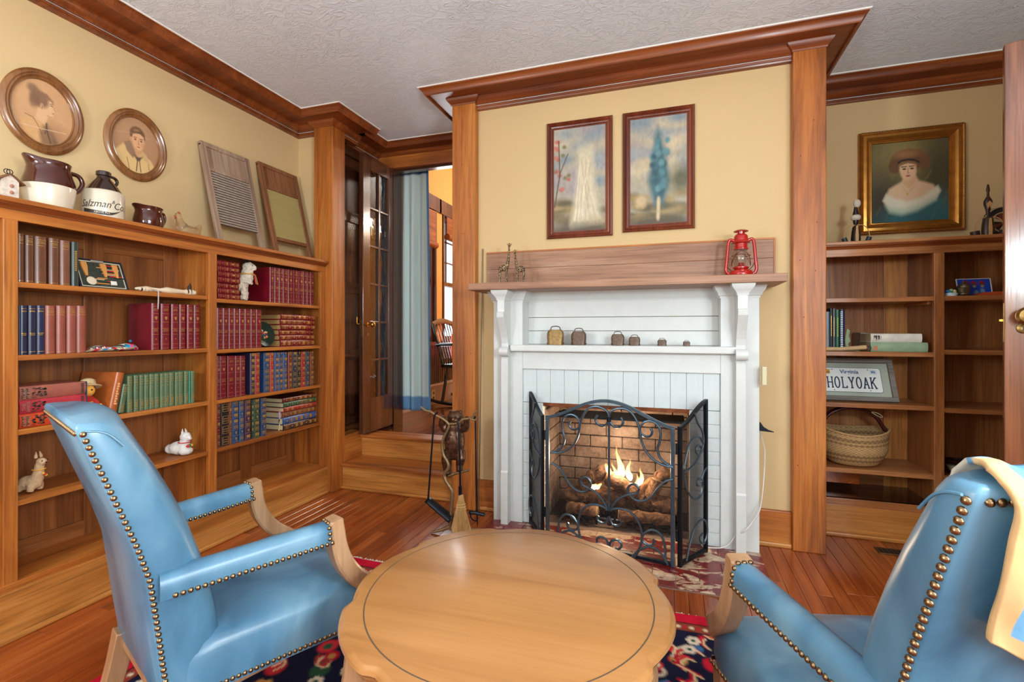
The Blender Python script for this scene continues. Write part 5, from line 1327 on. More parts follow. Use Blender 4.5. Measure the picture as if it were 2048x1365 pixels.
INK = plain('stencil_ink', (62, 52, 44), .5)
def on_jug(o, R, a0, z0):
    for v in o.data.vertices:
        x, y, z = v.co; a = a0 + x / R; v.co = ((R + .0003 + z) * math.cos(a), (R + .0003 + z) * math.sin(a), z0 + y)
o = text_mesh('Salzman', .043, INK, t, Matrix.Identity(4), 'printed_name', .0003, shear=.35, squash=.82); on_jug(o, .074, -.98, .066)
o = text_mesh('&', .020, INK, t, Matrix.Identity(4), 'printed_name', .0003, shear=.3); on_jug(o, .074, -.10, .080)
o = text_mesh('Co.', .043, INK, t, Matrix.Identity(4), 'printed_name', .0003, shear=.35, squash=.9); on_jug(o, .074, .27, .064)
m = MB(); n_ = 30; up = []; dn = []
for i in range(n_ + 1):
    q = i / n_; x = -.085 + .145 * q; yc = -.004 - .012 * math.sin(PI * q * .85) + .022 * max(0, q - .7) ** 1.2 * 3; hw = .0075 * (1 if q < .6 else max(.02, 1 - (q - .6) / .4))
    up.append((x, yc + hw, .0002)); dn.append((x, yc - hw, .0002))
m.add(up + dn, [(i, i + 1, n_ + 2 + i, n_ + 1 + i) for i in range(n_)]); o = m.build('printed_ribbon', INK, t); on_jug(o, .074, -.42, .044)
o = text_mesh('ABOVE ALL', .0115, CREAM, t, Matrix.Identity(4), 'printed_motto', .0003, squash=.95); 
for v in o.data.vertices: v.co.z += .0003
on_jug(o, .074, -.62, .0305)
p = on_x(297, 445, -2.36)
t = thing('brown_creamer', 'small glossy brown creamer jug on the bookcase', 'creamer', (-2.36, p.y, TOPZ))
pf = [(.001, .001), (.05, .001), (.058, .02), (.061, .045), (.057, .072), (.052, .086), (.052, .096), (.058, .108), (.056, .110), (.048, .098), (.046, .05), (.001, .04)]
rings = []
for r, z in pf:
    q = max(0, (z - .08) / .03)
    rings.append([((r + max(0, math.cos(2 * PI * k / 36 + PI / 2 - .1)) ** 8 * .016 * q) * math.cos(2 * PI * k / 36), (r + max(0, math.cos(2 * PI * k / 36 + PI / 2 - .1)) ** 8 * .016 * q) * math.sin(2 * PI * k / 36), z + max(0, math.cos(2 * PI * k / 36 + PI / 2 - .1)) ** 8 * .006 * q) for k in range(36)])
MB().loft(rings).build('body', BRG, t, smooth=60)
MB().tube(cat_rom([(.0, .053, .098), (.0, .072, .094), (.0, .078, .072), (.0, .070, .045), (.0, .058, .030)], 5), .006, 8).build('handle', BRG, t, smooth=60)
# glass hen
p = on_x(376, 462, -2.36)
t = thing('glass_hen', 'clear amber glass hen with red comb on the bookcase', 'hen ornament', (-2.36, p.y, TOPZ))
tg = NT('amber_glass'); tg.set(Roughness=.08, Transmission_Weight=.75, IOR=1.35); tg.base(lin((232, 204, 160)))
m = MB().sphere((0, .005, .032), .038, .062, .034).sphere((0, -.03, .05), .026, .03, .03).tube([(0, -.035, .055), (0, -.046, .085), (0, -.05, .10)], [.024, .016, .013], 12).sphere((0, -.052, .106), .015, .016, .016).tube([(0, .045, .045), (0, .062, .068), (0, .070, .085)], [.024, .014, .006], 10)
lumpy('body', m, tg.m, t, .004, 5)
MB().prism([(-.062, .116), (-.05, .126), (-.042, .122), (-.044, .112)], lambda u, v, d: (d, u, v), -.003, .003).build('comb', plain('comb_red', (190, 50, 40), .5), t)
MB().prism([(-.066, .106), (-.075, .102), (-.066, .098)], lambda u, v, d: (d, u, v), -.003, .003).build('beak', plain('beak', (196, 130, 60), .5), t)
MB().sphere((0, -.068, .092), .003, .004, .007).build('wattle', MATS['comb_red'], t, smooth=60)
bar('base_rim', -.036, .036, -.052, .062, .0, .010, tg.m, t, .005)
# washboards
def washboard(label, ya, yb, zt, kind):
    W = yb - ya; t = thing('washboard', label, 'washboard', (-2.362, ya, TOPZ + .001)); L = (zt - TOPZ) / math.cos(.236)
    t.rotation_euler = (0, -.236, 0)
    wd = wood('grey_wood', (128, 100, 80), (164, 136, 112), (196, 172, 150), axis='z', rough=.8, coat=0) if kind else wood('brown_wood', (108, 64, 36), (142, 90, 54), (172, 120, 82), axis='z', rough=.7, coat=0)
    for y in (0, W - .032): bar('side_rail', -.012, .012, y, y + .032, 0, L - (.012 if y == 0 else 0), wd, t, .004)
    bar('top_rail', -.013, .013, .0, W, L - .026, L, wd, t, .004)
    bar('splash_board', -.004, .004, .03, W - .03, L * .745, L - .02, wd, t, .001)
    bar('cross_rail', -.010, .010, .03, W - .03, L * .72, L * .755, wd, t, .003)
    z0, z1 = L * .20, L * .72
    if kind:
        met = plain('zinc', (196, 186, 174), .45, .3, var=.15, scale=40); n = 20
        for i in range(n):
            z = z0 + (z1 - z0) * (i + .5) / n; MB().tube([(.003, .03, z), (.003, W - .03, z)], [.0042] * 2, 8, sq=1.5).build('metal_ridge', met, t, smooth=50)
        bar('metal_sheet', -.003, .0015, .03, W - .03, z0, z1, plain('zinc_dark', (92, 74, 62), .6, .3, var=.2), t, 0)  # darker sheet colour paints the shadows between the paler ridges
    else:
        gl_ = NT('ribbed_glass'); gl_.set(Roughness=.3, Transmission_Weight=.25, IOR=1.4); gl_.base(lin((208, 190, 128))); n = 34
        bar('glass_sheet', -.002, .002, .03, W - .03, z0, z1, gl_.m, t, 0); n = 30
        for i in range(n):
            z = z0 + (z1 - z0) * (i + .5) / n; MB().tube([(.002, .03, z), (.002, W - .03, z)], .0036, 7).build('glass_ridge', gl_.m, t, smooth=50)
        bar('lower_rail', -.010, .010, .03, W - .03, z0 - .022, z0, wd, t, .003)
    return t
washboard('weathered grey washboard with metal ridges leaning on the wall', 2.012, 2.338, 2.160, True)
washboard('brown wooden washboard with ribbed glass leaning in the corner', 2.412, 2.748, 2.178, False)

# oval portraits
def oval(label, yc, zc, a, b, cv):
    t = thing('oval_portrait', label, 'portrait', (WX, yc, zc)); n = 64
    FR = wood('oval_frame', (96, 54, 24), (138, 88, 46), (168, 118, 72), axis='z', rough=.25, coat=.6, scale=.6)
    prof = [(0, .0), (.002, .012), (-.006, .020), (-.014, .022), (-.020, .018), (-.024, .019), (-.030, .012), (-.034, .010), (-.037, .012), (-.040, .005), (-.040, .0)]
    MB().loft([[(d, (a + o) * math.cos(2 * PI * k / n), (b + o) * math.sin(2 * PI * k / n)) for o, d in prof] for k in range(n)], False, True, True).build('frame', FR, t, smooth=40)
    ai, bi = a - .037, b - .037
    def fn(u, v):
        x, y = 2 * u - 1, 1 - 2 * v; return (.0045, ai * x * math.sqrt(1 - y * y / 2), bi * y * math.sqrt(1 - x * x / 2))
    canvas_mesh('print', cv, fn, vcol('print_under_glass', .3, coat=.5), t)
def oval_canvas(rgb, n=110):
    c = Canvas(n, int(n * 1.22), rgb); X = 2 * c.x - 1; Y = 1 - 2 * c.y
    x2 = X * np.sqrt(1 - Y * Y / 2); y2 = Y * np.sqrt(1 - X * X / 2); c.x = (x2 + 1) / 2; c.y = (1 - y2) / 2; c.reg = False; return c
c = oval_canvas((208, 160, 114)); SK = (222, 178, 134); HR = (128, 92, 68)
c.ell(.62, .86, .30, .20, (160, 116, 82), .6, 0, .8)
c.poly([(.16, 1.0), (.16, .74), (.26, .62), (.42, .58), (.52, .64), (.62, .76), (.66, 1.0)], (214, 164, 112), .05)
c.poly([(.47, 1.0), (.44, .82), (.50, .70), (.56, .66), (.66, .78), (.74, .9), (.74, 1.0)], (118, 86, 64), .07, .8)
c.poly([(.38, .62), (.42, .44), (.56, .46), (.57, .58), (.52, .68)], SK, .03)
c.poly([(.44, .24), (.60, .24), (.655, .33), (.662, .375), (.695, .425), (.672, .44), (.676, .465), (.662, .475), (.664, .50), (.635, .53), (.55, .52), (.45, .46)], SK, .018)
c.ell(.44, .30, .155, .125, HR, .22, .5, .92); c.ell(.36, .36, .075, .10, HR, .35, .3, .8); c.ell(.335, .17, .085, .06, (136, 100, 76), .45, 0, .9)
c.poly([(.44, .20), (.56, .19), (.66, .27), (.672, .325), (.62, .285), (.54, .30), (.46, .34)], (142, 104, 76), .03, .9)
c.ell(.48, .41, .028, .048, (206, 156, 114), .25); c.line([(.475, .385), (.492, .41), (.482, .44)], (150, 104, 76), .006)
c.line([(.625, .352), (.655, .358)], (84, 58, 44), .007); c.line([(.615, .33), (.65, .325)], (110, 78, 58), .006); c.line([(.648, .468), (.672, .466)], (160, 92, 72), .007); c.line([(.66, .375), (.694, .425)], (176, 126, 92), .004)
c.line([(.56, .52), (.60, .535), (.64, .53)], (186, 138, 102), .006, .8)
c.line([(.22, .60), (.34, .62), (.42, .72), (.48, .84)], (110, 82, 62), .006, .8); c.line([(.55, .66), (.57, .80), (.62, .94)], (70, 56, 50), .012, .8); c.line([(.56, .66), (.53, .82)], (90, 70, 60), .008); c.line([(.14, .775), (.5, .755), (.88, .72)], (230, 194, 154), .005, .8); c.mottle(.06, 20)
oval('oval framed sepia drawing of a girl in profile', 1.316, 2.020, .1445, .1725, c)
c = oval_canvas((172, 130, 96)); SB = (222, 170, 126); HB = (112, 78, 54)
c.ell(.5, .35, .5, .35, (184, 140, 102), .6)
c.poly([(.0, 1.0), (.06, .68), (.22, .53), (.40, .56), (.60, .60), (.82, .70), (.95, .86), (.95, 1.0)], (220, 184, 126), .04)
c.ell(.52, .30, .165, .15, HB, .12, .1)
c.poly([(.42, .48), (.43, .62), (.54, .70), (.63, .60), (.63, .48)], (206, 154, 112), .03)
c.poly([(.40, .30), (.44, .27), (.56, .25), (.66, .30), (.675, .42), (.65, .51), (.58, .575), (.52, .575), (.44, .51), (.40, .42)], SB, .03)
c.ell(.385, .40, .03, .045, (206, 152, 110), .25)
c.poly([(.37, .36), (.39, .25), (.48, .185), (.60, .19), (.68, .26), (.69, .36), (.655, .30), (.58, .265), (.50, .275), (.43, .30), (.40, .37)], HB, .02); c.ell(.50, .22, .06, .022, (158, 116, 82), .7, -.2)
c.poly([(.24, .50), (.36, .44), (.44, .56), (.50, .68), (.42, .74), (.30, .64)], (150, 118, 92), .03); c.poly([(.58, .66), (.64, .56), (.72, .62), (.82, .80), (.66, .72)], (206, 168, 120), .03)
for x, y in ((.475, .39), (.605, .395)): c.ell(x, y, .024, .012, (66, 46, 38), .3); c.line([(x - .034, y - .034), (x + .03, y - .038)], (100, 70, 52), .007)
c.line([(.545, .39), (.552, .455), (.535, .465), (.565, .468)], (180, 124, 90), .006); c.ell(.548, .515, .030, .010, (160, 78, 62), .3); c.ell(.64, .46, .03, .05, (204, 146, 106), .6, 0, .7)
c.poly([(.44, .67), (.54, .70), (.64, .67), (.57, .77), (.51, .77)], (104, 80, 68), .03); c.line([(.53, .73), (.50, .96)], (90, 72, 62), .011); c.line([(.56, .73), (.60, .96)], (90, 72, 62), .009); c.line([(.30, .76), (.36, .98)], (110, 86, 66), .006); c.line([(.76, .78), (.80, .94)], (110, 86, 66), .006)
c.line([(.06, .36), (.35, .30), (.8, .30)], (214, 176, 136), .004, .5); c.mottle(.05, 20)
oval('oval framed tinted drawing of a boy facing forward', 1.690, 2.016, .1465, .1725, c)
# ------------------------------------------------------------------ pictures over the mantel and in the recess
def rect_frame(name, label, cat, x0, x1, z0, z1, ywall, prof, mat, cv, inset, pm, depth=.006):
    t = thing(name, label, cat, ((x0 + x1) / 2, ywall, (z0 + z1) / 2)); W, Hh = (x1 - x0) / 2, (z1 - z0) / 2
    rings = []
    for sx, sz in ((-1, -1), (1, -1), (1, 1), (-1, 1)): rings.append([(sx * (W - o), -d, sz * (Hh - o)) for o, d in prof])
    MB().loft(rings, False, True, True).build('frame', mat, t, smooth=25)
    w_, h_ = W - inset, Hh - inset
    canvas_mesh('picture', cv, lambda u, v: (-w_ + 2 * w_ * u, -depth, h_ - 2 * h_ * v), pm, t)
    return t
CHERRY = wood('cherry_frame', (74, 26, 14), (110, 46, 24), (136, 66, 36), axis='z', rough=.22, coat=.6)
PF = [(0, 0), (0, .014), (.004, .02), (.010, .022), (.016, .018), (.020, .012), (.026, .014), (.032, .012), (.036, .007), (.042, .006), (.042, 0)]
def landscape(seed, tall_rgb, accents):
    c = Canvas(90, 170, (168, 160, 140)); rs = np.random.RandomState(seed)
    for i in range(30): c.ell(rs.rand(), rs.rand() * .6, .1 + .2 * rs.rand(), .04 + .06 * rs.rand(), [(150, 156, 156), (188, 172, 140), (128, 142, 150), (202, 184, 150), (160, 150, 150)][rs.randint(5)], .7)
    for i in range(30): c.ell(rs.rand(), .72 + rs.rand() * .3, .08 + .15 * rs.rand(), .02 + .03 * rs.rand(), [(120, 104, 66), (152, 128, 76), (96, 88, 58), (168, 144, 92)][rs.randint(4)], .6)
    c.ell(.5, 1.02, .7, .10, (84, 74, 54), .4)
    return c, rs
# two generic landscape prints in place of the well-known pictures
c, rs = landscape(1, None, None)
c.poly([(.50, .22), (.74, .20), (.78, .50), (.92, .90), (.34, .93), (.46, .60)], (210, 198, 168), .14)
for i in range(14): c.line([(.62 + .2 * (rs.rand() - .5), .26 + .1 * rs.rand()), (.40 + .48 * rs.rand(), .9)], ((230, 218, 190), (188, 172, 140))[i % 2], .01, .5)
for i in range(16): c.ell(.04 + .3 * rs.rand() ** 1.5, .10 + .5 * rs.rand(), .04, .018, ((196, 112, 92), (120, 116, 76), (176, 96, 78))[i % 3], .5)
c.line([(.02, .75), (.12, .45), (.10, .12)], (92, 72, 54), .012); c.line([(.11, .45), (.28, .25)], (92, 72, 54), .008)
c.mottle(.18, 26)
rect_frame('framed_print', 'dark red wood framed print with a pale cascade, left above the mantel', 'picture', -.7015, -.319, 1.640, 2.3215, FY, PF, CHERRY, c, .040, vcol('varnished_print', .38, coat=.2))
c, rs = landscape(6, None, None)
c.poly([(.50, .10), (.58, .22), (.64, .40), (.72, .60), (.60, .82), (.42, .82), (.32, .60), (.40, .38), (.44, .2)], (58, 100, 108), .10)
for i in range(22): c.ell(.52 + .28 * (rs.rand() - .5), .2 + .55 * rs.rand(), .05, .03, ((76, 124, 132), (44, 82, 92), (96, 140, 144))[i % 3], .5)
c.line([(.51, .78), (.50, .94)], (196, 178, 140), .03); c.ell(.2, .78, .10, .06, (196, 170, 130), .4); c.ell(.9, .6, .2, .12, (92, 92, 66), .6)
c.mottle(.18, 26)
rect_frame('framed_print', 'dark red wood framed print with a teal tree, right above the mantel', 'picture', -.2635, .1175, 1.652, 2.321, FY, PF, CHERRY, c, .040, vcol('varnished_print', .38))
# oil portrait of a lady
c = Canvas(150, 176, (78, 72, 48))
c.ell(.45, .25, .5, .4, (136, 122, 70), .6); c.ell(.15, .8, .4, .4, (66, 62, 46), .6); c.ell(.9, .5, .25, .5, (72, 70, 48), .6); c.ell(.62, 1.0, .55, .22, (46, 96, 104), .35); c.ell(.82, .85, .2, .2, (52, 104, 110), .5)
rs = np.random.RandomState(3)
for i in range(60): x, y = rs.rand(2); c.line([(x, y), (x + .05, y - .09)], ((150, 134, 80), (60, 58, 42), (104, 98, 60))[i % 3], .008, .22)
SKN = (226, 184, 146)
c.poly([(.16, .72), (.24, .58), (.40, .50), (.44, .44), (.58, .44), (.62, .50), (.80, .56), (.88, .66), (.80, .74), (.5, .84), (.25, .82)], (222, 186, 150), .04)
c.poly([(.16, .72), (.20, .64), (.30, .70), (.48, .745), (.66, .70), (.86, .58), (.895, .64), (.84, .74), (.62, .84), (.42, .885), (.24, .84)], (222, 216, 192), .04); c.poly([(.18, .78), (.42, .83), (.64, .79), (.86, .68), (.84, .76), (.60, .88), (.40, .92), (.24, .88)], (176, 196, 172), .05, .7)
c.ell(.50, .225, .24, .125, (104, 70, 42), .10, .05); c.ell(.69, .27, .075, .10, (116, 80, 48), .15); c.ell(.31, .30, .08, .09, (104, 70, 42), .15); c.ell(.47, .16, .17, .05, (150, 108, 66), .6)
c.poly([(.42, .40), (.415, .52), (.50, .60), (.58, .52), (.585, .38)], (214, 170, 130), .03)
c.poly([(.375, .29), (.42, .265), (.53, .265), (.585, .30), (.59, .38), (.56, .45), (.50, .49), (.45, .485), (.395, .43), (.375, .36)], SKN, .03)
c.poly([(.355, .32), (.39, .262), (.48, .245), (.58, .265), (.615, .32), (.565, .292), (.48, .275), (.405, .295)], (134, 94, 56), .02)
c.poly([(.345, .255), (.40, .228), (.48, .218), (.57, .232), (.635, .268), (.635, .292), (.57, .256), (.48, .242), (.40, .252), (.348, .282)], (30, 28, 30), .012)
for x in (.435, .535): c.ell(x, .345, .026, .011, (64, 52, 46), .3); c.line([(x - .035, .318), (x + .03, .315)], (110, 78, 52), .007)
c.line([(.485, .34), (.48, .395), (.495, .40)], (190, 138, 104), .007); c.ell(.485, .432, .032, .012, (176, 92, 78), .3); c.ell(.475, .655, .016, .012, (206, 164, 80), .3); c.line([(.40, .55), (.475, .65), (.57, .56)], (196, 156, 100), .004, .7); c.mottle(.05, 30)
GF = [(0, 0), (0, .022), (.006, .030), (.012, .028), (.018, .022), (.022, .030), (.036, .034), (.048, .026), (.054, .018), (.058, .020), (.062, .014), (.066, .015), (.070, .009), (.070, 0)]
GILT = plain('gilded_frame', (186, 128, 56), .3, .75, var=.18, scale=30, bump=.1)
ld = rect_frame('gilt_portrait', 'gilt framed oil portrait of a woman in an off-shoulder white dress', 'portrait', 1.049, 1.557, 1.664, 2.267, RY, GF, GILT, c, .067, vcol('oil_paint', .3))
m = MB()
for k in range(70):
    for sx in (-1, 1): m.sphere((sx * .2485, -.030, -.29 + .58 * k / 69), .0045, .003, .0035, 6, 4)
for k in range(58):
    for sz in (-1, 1): m.sphere((-.24 + .48 * k / 57, -.030, sz * .296), .0035, .003, .0045, 6, 4)
tag(m.build('carved_beading', plain('dark_gilt', (110, 70, 34), .4, .6), ld, smooth=60), kind='stuff')

# ------------------------------------------------------------------ on the mantel shelf
def giraffe(label, px, yb, s, flip, neck):
    p = on_y(px, yb, 2.62); t = thing('wooden_giraffe', label, 'giraffe figurine', (p.x, 2.62, 1.3624), 0)
    def gm():
        if 'giraffe_spots' in MATS: return MATS['giraffe_spots']
        tt = NT('giraffe_spots'); v = tt.n('ShaderNodeTexVoronoi'); tt.l(tt.coord(), v.inputs['Vector']); v.inputs['Scale'].default_value = 95; v.feature = 'DISTANCE_TO_EDGE'
        tt.base(tt.ramp(v.outputs['Distance'], [(.035, lin((206, 168, 118))), (.07, lin((44, 26, 16)))])); tt.set(Roughness=.5); MATS['giraffe_spots'] = tt.m; return tt.m
    m = MB(); f = -1 if flip else 1
    m.sphere((-.004 * f, 0, .088 * s), .026 * s, .013 * s, .018 * s)
    m.tube([(f * .014 * s, 0, .092 * s), (f * .022 * s, 0, .118 * s), (f * .027 * s, 0, .150 * s), (f * .0285 * s, 0, neck * s)], [.013 * s, .009 * s, .0062 * s, .005 * s], 10)
    m.sphere((f * .030 * s, -.003, (neck + .004) * s), .006 * s, .010 * s, .008 * s)
    for x_ in (-.022, .014):
        for y_ in (-.007, .007): m.tube([(x_ * f * s, y_ * s, .085 * s), (x_ * f * s, y_ * s, .04 * s), (x_ * f * s, y_ * s, .004)], [.0065 * s, .0042 * s, .0038 * s], 8)
    o = m.build('body', gm(), t); r = o.modifiers.new('r', 'REMESH'); r.mode = 'VOXEL'; r.voxel_size = .0022; r.use_smooth_shade = True
    sm = o.modifiers.new('s', 'SMOOTH'); sm.iterations = 2
    for k in (-1, 1):
        MB().lathe([(.0035 * s, 0), (.004 * s, .006 * s), (.0005, .016 * s)], 6).build('ear', plain('giraffe_tan', (170, 124, 78), .6), t, smooth=50, loc=(f * .030 * s + k * .004 * s, 0, (neck + .008) * s), rot=(0, k * .75, 0))
        MB().tube([(f * .030 * s + k * .0022 * s, 0, (neck + .008) * s), (f * .030 * s + k * .003 * s, 0, (neck + .022) * s)], .0016 * s, 6).build('horn', plain('giraffe_dark', (52, 32, 20), .6), t)
    m = MB()
    if not flip: bar('base', -.032 * s, .024 * s, -.014, .014, 0, .005, MATS['giraffe_dark'], t, .001)
giraffe('taller carved spotted giraffe at the left of the mantel shelf', 1008, 566, 1.10, False, .196)
giraffe('shorter carved spotted giraffe beside the taller one on the mantel', 1040, 565, 1.0, True, .178)
# lantern
p = on_y(1482, 548, 2.62)
t = thing('kerosene_lantern', 'red metal kerosene lantern at the right of the mantel shelf', 'lantern', (p.x, 2.62, 1.3622))
LR = plain('red_enamel', (176, 28, 22), .28, var=.12, scale=40, coat=.5)
sc = .92
def S_(l): return [(r * sc, z * sc) for r, z in l]
MB().lathe(S_([(.001, 0), (.052, 0), (.057, .006), (.058, .022), (.052, .036), (.034, .042), (.032, .046), (.001, .046)]), 32).build('fuel_tank', LR, t, smooth=40)
MB().lathe(S_([(.034, .046), (.04, .05), (.04, .056), (.03, .060), (.016, .064), (.012, .08), (.001, .08)]), 24).build('burner', LR, t, smooth=40)
gg = NT('lantern_glass'); gg.set(Roughness=.03, Transmission_Weight=1.0, IOR=1.4); gg.base((.95, .96, .95, 1))
MB().lathe(S_([(.028, .058), (.038, .078), (.042, .10), (.040, .122), (.034, .142), (.030, .150), (.0285, .150), (.0325, .142), (.0385, .122), (.0405, .10), (.0365, .078), (.027, .059)]), 32, cap=False).build('glass_globe', gg.m, t, smooth=60)
MB().lathe(S_([(.001, .150), (.036, .150), (.037, .156), (.032, .160), (.031, .182), (.046, .186), (.044, .192), (.036, .198), (.034, .222), (.028, .230), (.024, .232), (.001, .232)]), 28).build('chimney', LR, t, smooth=40)
MB().lathe(S_([(.018, .230), (.020, .248), (.018, .248), (.017, .232)]), 20).build('vent_collar', LR, t, smooth=40)
MB().lathe(S_([(.001, .252), (.036, .246), (.037, .249), (.022, .256), (.001, .260)]), 24).build('cap', LR, t, smooth=40)
for k in (-1, 1):
    pts = [(k * .030, 0, .195), (k * .052, 0, .205), (k * .062, 0, .190), (k * .066, 0, .15), (k * .072, 0, .08), (k * .075, 0, .045), (k * .066, 0, .024), (k * .05, 0, .018)]
    MB().tube([Vector(q) * sc for q in cat_rom(pts, 5)], .0085 * sc, 8, sq=1.3).build('side_tube', LR, t, smooth=60)
WR = plain('guard_wire', (120, 56, 40), .4, .7)
MB().tube([Vector((.046 * math.cos(a), .046 * math.sin(a), .118)) * sc for a in [2 * PI * i / 28 for i in range(28)]], .0014, 5, True).build('guard_wire', WR, t)
for a0 in (0, PI):
    MB().tube([Vector((.046 * math.cos(a0 + q * PI), .046 * math.sin(a0 + q * PI), .062 + .075 * abs(math.sin(q * PI * 1.0)))) * sc for q in [i / 20 for i in range(21)]], .0014, 5).build('guard_wire', WR, t)
MB().sphere((0, -.054 * sc, .032 * sc), .012, .006, .009).build('filler_cap', LR, t, smooth=60)
MB().tube([Vector(q) * sc for q in cat_rom([(-.072, -.002, .115), (-.060, .05, .06), (0, .072, .035), (.060, .05, .06), (.072, -.002, .115)], 5)], .0016, 5).build('bail_handle', WR, t)
# cow bells
BZ = [plain('bell_brass', (148, 120, 78), .5, .7, var=.3, scale=60, bump=.3), plain('bell_iron', (104, 86, 74), .5, .7, var=.25, scale=60, bump=.3)]
bells = [(1111, 33.5, 29, 0, 'largest brassy cow bell at the left of the white shelf'), (1157.5, 30, 26.5, 1, 'second largest cow bell, beside the brassy one'), (1235.5, 26.5, 22.5, 1, 'third largest cow bell, near the middle of the shelf'), (1269, 23, 17.5, 1, 'fourth largest cow bell, beside the middle one'), (1324, 18.5, 12.5, 1, 'second smallest cow bell on the white shelf'), (1373, 14.5, 9.5, 1, 'tiniest cow bell at the right of the shelf')]
for px, wpx, hpx, k, lab in bells:
    yb = 2.66; p = on_y(px, 692, yb); q = on_y(px + wpx, 692, yb); w_ = (q.x - p.x); h_ = w_ * hpx / wpx * 1.03
    t = thing('cow_bell', lab, 'bell', (p.x, yb, 1.0215), group='cow bells on the white shelf')
    rings = []
    for z, a in ((0, .46), (.08, .465), (.3, .48), (.6, .50), (.8, .485), (.93, .42), (1.0, .34)):
        rings.append([(w_ * a * (abs(math.cos(th)) ** .45) * (1 if math.cos(th) > 0 else -1), w_ * .30 * (1 - .45 * z) * (abs(math.sin(th)) ** .6) * (1 if math.sin(th) > 0 else -1), h_ * z) for th in [2 * PI * i / 24 + .01 for i in range(24)]])
    MB().loft(rings).build('body', BZ[k], t, smooth=50)
    MB().tube(cat_rom([(-w_ * .27, 0, h_ * .98), (-w_ * .27, 0, h_ * 1.12), (-w_ * .14, 0, h_ * 1.21), (w_ * .14, 0, h_ * 1.21), (w_ * .27, 0, h_ * 1.12), (w_ * .27, 0, h_ * .98)], 4), w_ * .03, 6).build('loop', BZ[1], t, smooth=60)
    for sx in (-1, 1): MB().sphere((sx * w_ * .49, 0, h_ * .10), w_ * .045).build('rivet', BZ[1], t, smooth=60)
# long thin rod leaning in the corner beside the mantel
a, b = on_y(965.5, 498, 2.782), on_y(972.5, 566, 2.782)
d = (b - a) / (b.z - a.z); top = a; bot = a + d * (.004 - a.z) * .62; bot.y = 2.742; bot.z = .006
bot.x = on_z(956, 1048, 0).x * .0 + -1.12
tag(MB().tube([top, top.lerp(bot, .5), bot], .0036, 8).build('metal_rod', plain('dull_rod', (128, 108, 80), .4, .6), smooth=60), 'long thin metal rod leaning on the wall left of the mantel', 'rod')

# ------------------------------------------------------------------ bear fire-tool stand with its tools
SY = 2.42
def zb(zx, zy, y=SY): return on_y(840 + zx / 4.55, 780 + zy / 4.55, y)
BRZ = NT('dark_bronze'); f = BRZ.noise(BRZ.coord(), 60, 4); BRZ.base(BRZ.ramp(f, [(.3, lin((56, 38, 28))), (.7, lin((128, 92, 70)))])); BRZ.bump(f, .6, .004); BRZ.set(Roughness=.34, Metallic=.7); BRZ = BRZ.m
BRN = plain('branch_bronze', (142, 116, 82), .4, .6, var=.25, scale=50, bump=.4)
ts = thing('fire_tool_stand', 'bronze bear holding branches, a stand for fire tools', 'fire tool stand', (-1.12, SY, .0))
O = Vector((-1.12, SY, 0))
def loc_(pts, dy=0): return [p - O + Vector((0, dy, 0)) for p in pts]
def br(pts, r0, r1, dy=0, nm='branch'):
    P = cat_rom(loc_([zb(*q) for q in pts], dy), 5); n = len(P)
    return MB().tube(P, [r0 + (r1 - r0) * i / (n - 1) for i in range(n)], 8).build(nm, BRN, ts, smooth=60)
br([(45, 145), (90, 180), (130, 188), (190, 225), (250, 258), (295, 302), (285, 350), (245, 430), (235, 500), (250, 580), (285, 640), (290, 690), (255, 750), (270, 810), (320, 890), (325, 960), (318, 1060), (312, 1180), (302, 1242)], .0055, .0125, -.045, 'trunk')
br([(300, 300), (380, 290), (420, 258), (470, 250), (500, 232), (545, 180)], .009, .005, -.045); br([(485, 250), (530, 264), (548, 230)], .006, .004, -.045); br([(130, 186), (100, 216)], .005, .0035, -.045)
br([(270, 775), (340, 752), (400, 737), (465, 720)], .0095, .006, -.02)
base = on_z(907, 1052, .012) - O; 
for q in (on_z(862, 1065, .007), on_z(966, 1060, .007), on_z(925, 1068, .007)):
    e = q - O; s0 = loc_([zb(306, 1215)])[0]; s0.y -= .045; mid = s0.lerp(e, .45); mid.z = .022
    MB().tube(cat_rom([s0, mid, e], 5), [.012 - .0006 * i for i in range(11)], 8).build('foot', BRN, ts, smooth=60)
m = MB(); K = 1 / 4.55
def pt(zx, zy, dy=0): v = zb(zx, zy) - O; return v + Vector((0, dy, 0))
u = (zb(100, 500) - zb(0, 500)).length / 100    # metres per zoomed pixel
m.sphere(pt(315, 470), 84 * u, 72 * u, 150 * u, 16, 12); m.sphere(pt(315, 340), 74 * u, 60 * u, 80 * u); m.sphere(pt(326, 252, -.004), 66 * u, 60 * u, 58 * u, 16, 12); m.sphere(pt(345, 268, -.035), 30 * u, 32 * u, 26 * u)
for e in ((280, 205), (370, 202)): m.sphere(pt(*e), 17 * u, 11 * u, 17 * u)
m.tube([pt(262, 350), pt(228, 350, -.01), pt(214, 310, -.02), pt(226, 268, -.03), pt(245, 238, -.035)], [38 * u, 34 * u, 30 * u, 26 * u, 24 * u], 10)
m.tube([pt(378, 350), pt(420, 345, -.01), pt(438, 310, -.02), pt(445, 270, -.03), pt(440, 240, -.035)], [38 * u, 34 * u, 28 * u, 26 * u, 24 * u], 10)
m.tube([pt(268, 560), pt(248, 640, -.01), pt(256, 720, -.01), pt(276, 765, -.03)], [52 * u, 44 * u, 34 * u, 30 * u], 10)
m.tube([pt(362, 560), pt(378, 630, -.01), pt(368, 690, -.01), pt(380, 732, -.03)], [48 * u, 40 * u, 30 * u, 26 * u], 10)
o = lumpy('bear', m, BRZ, ts, .0045, 4)
MB().sphere(pt(348, 252, -.066), .007, .005, .006).build('nose', plain('bear_nose', (150, 104, 72), .3, .6), ts, smooth=60)
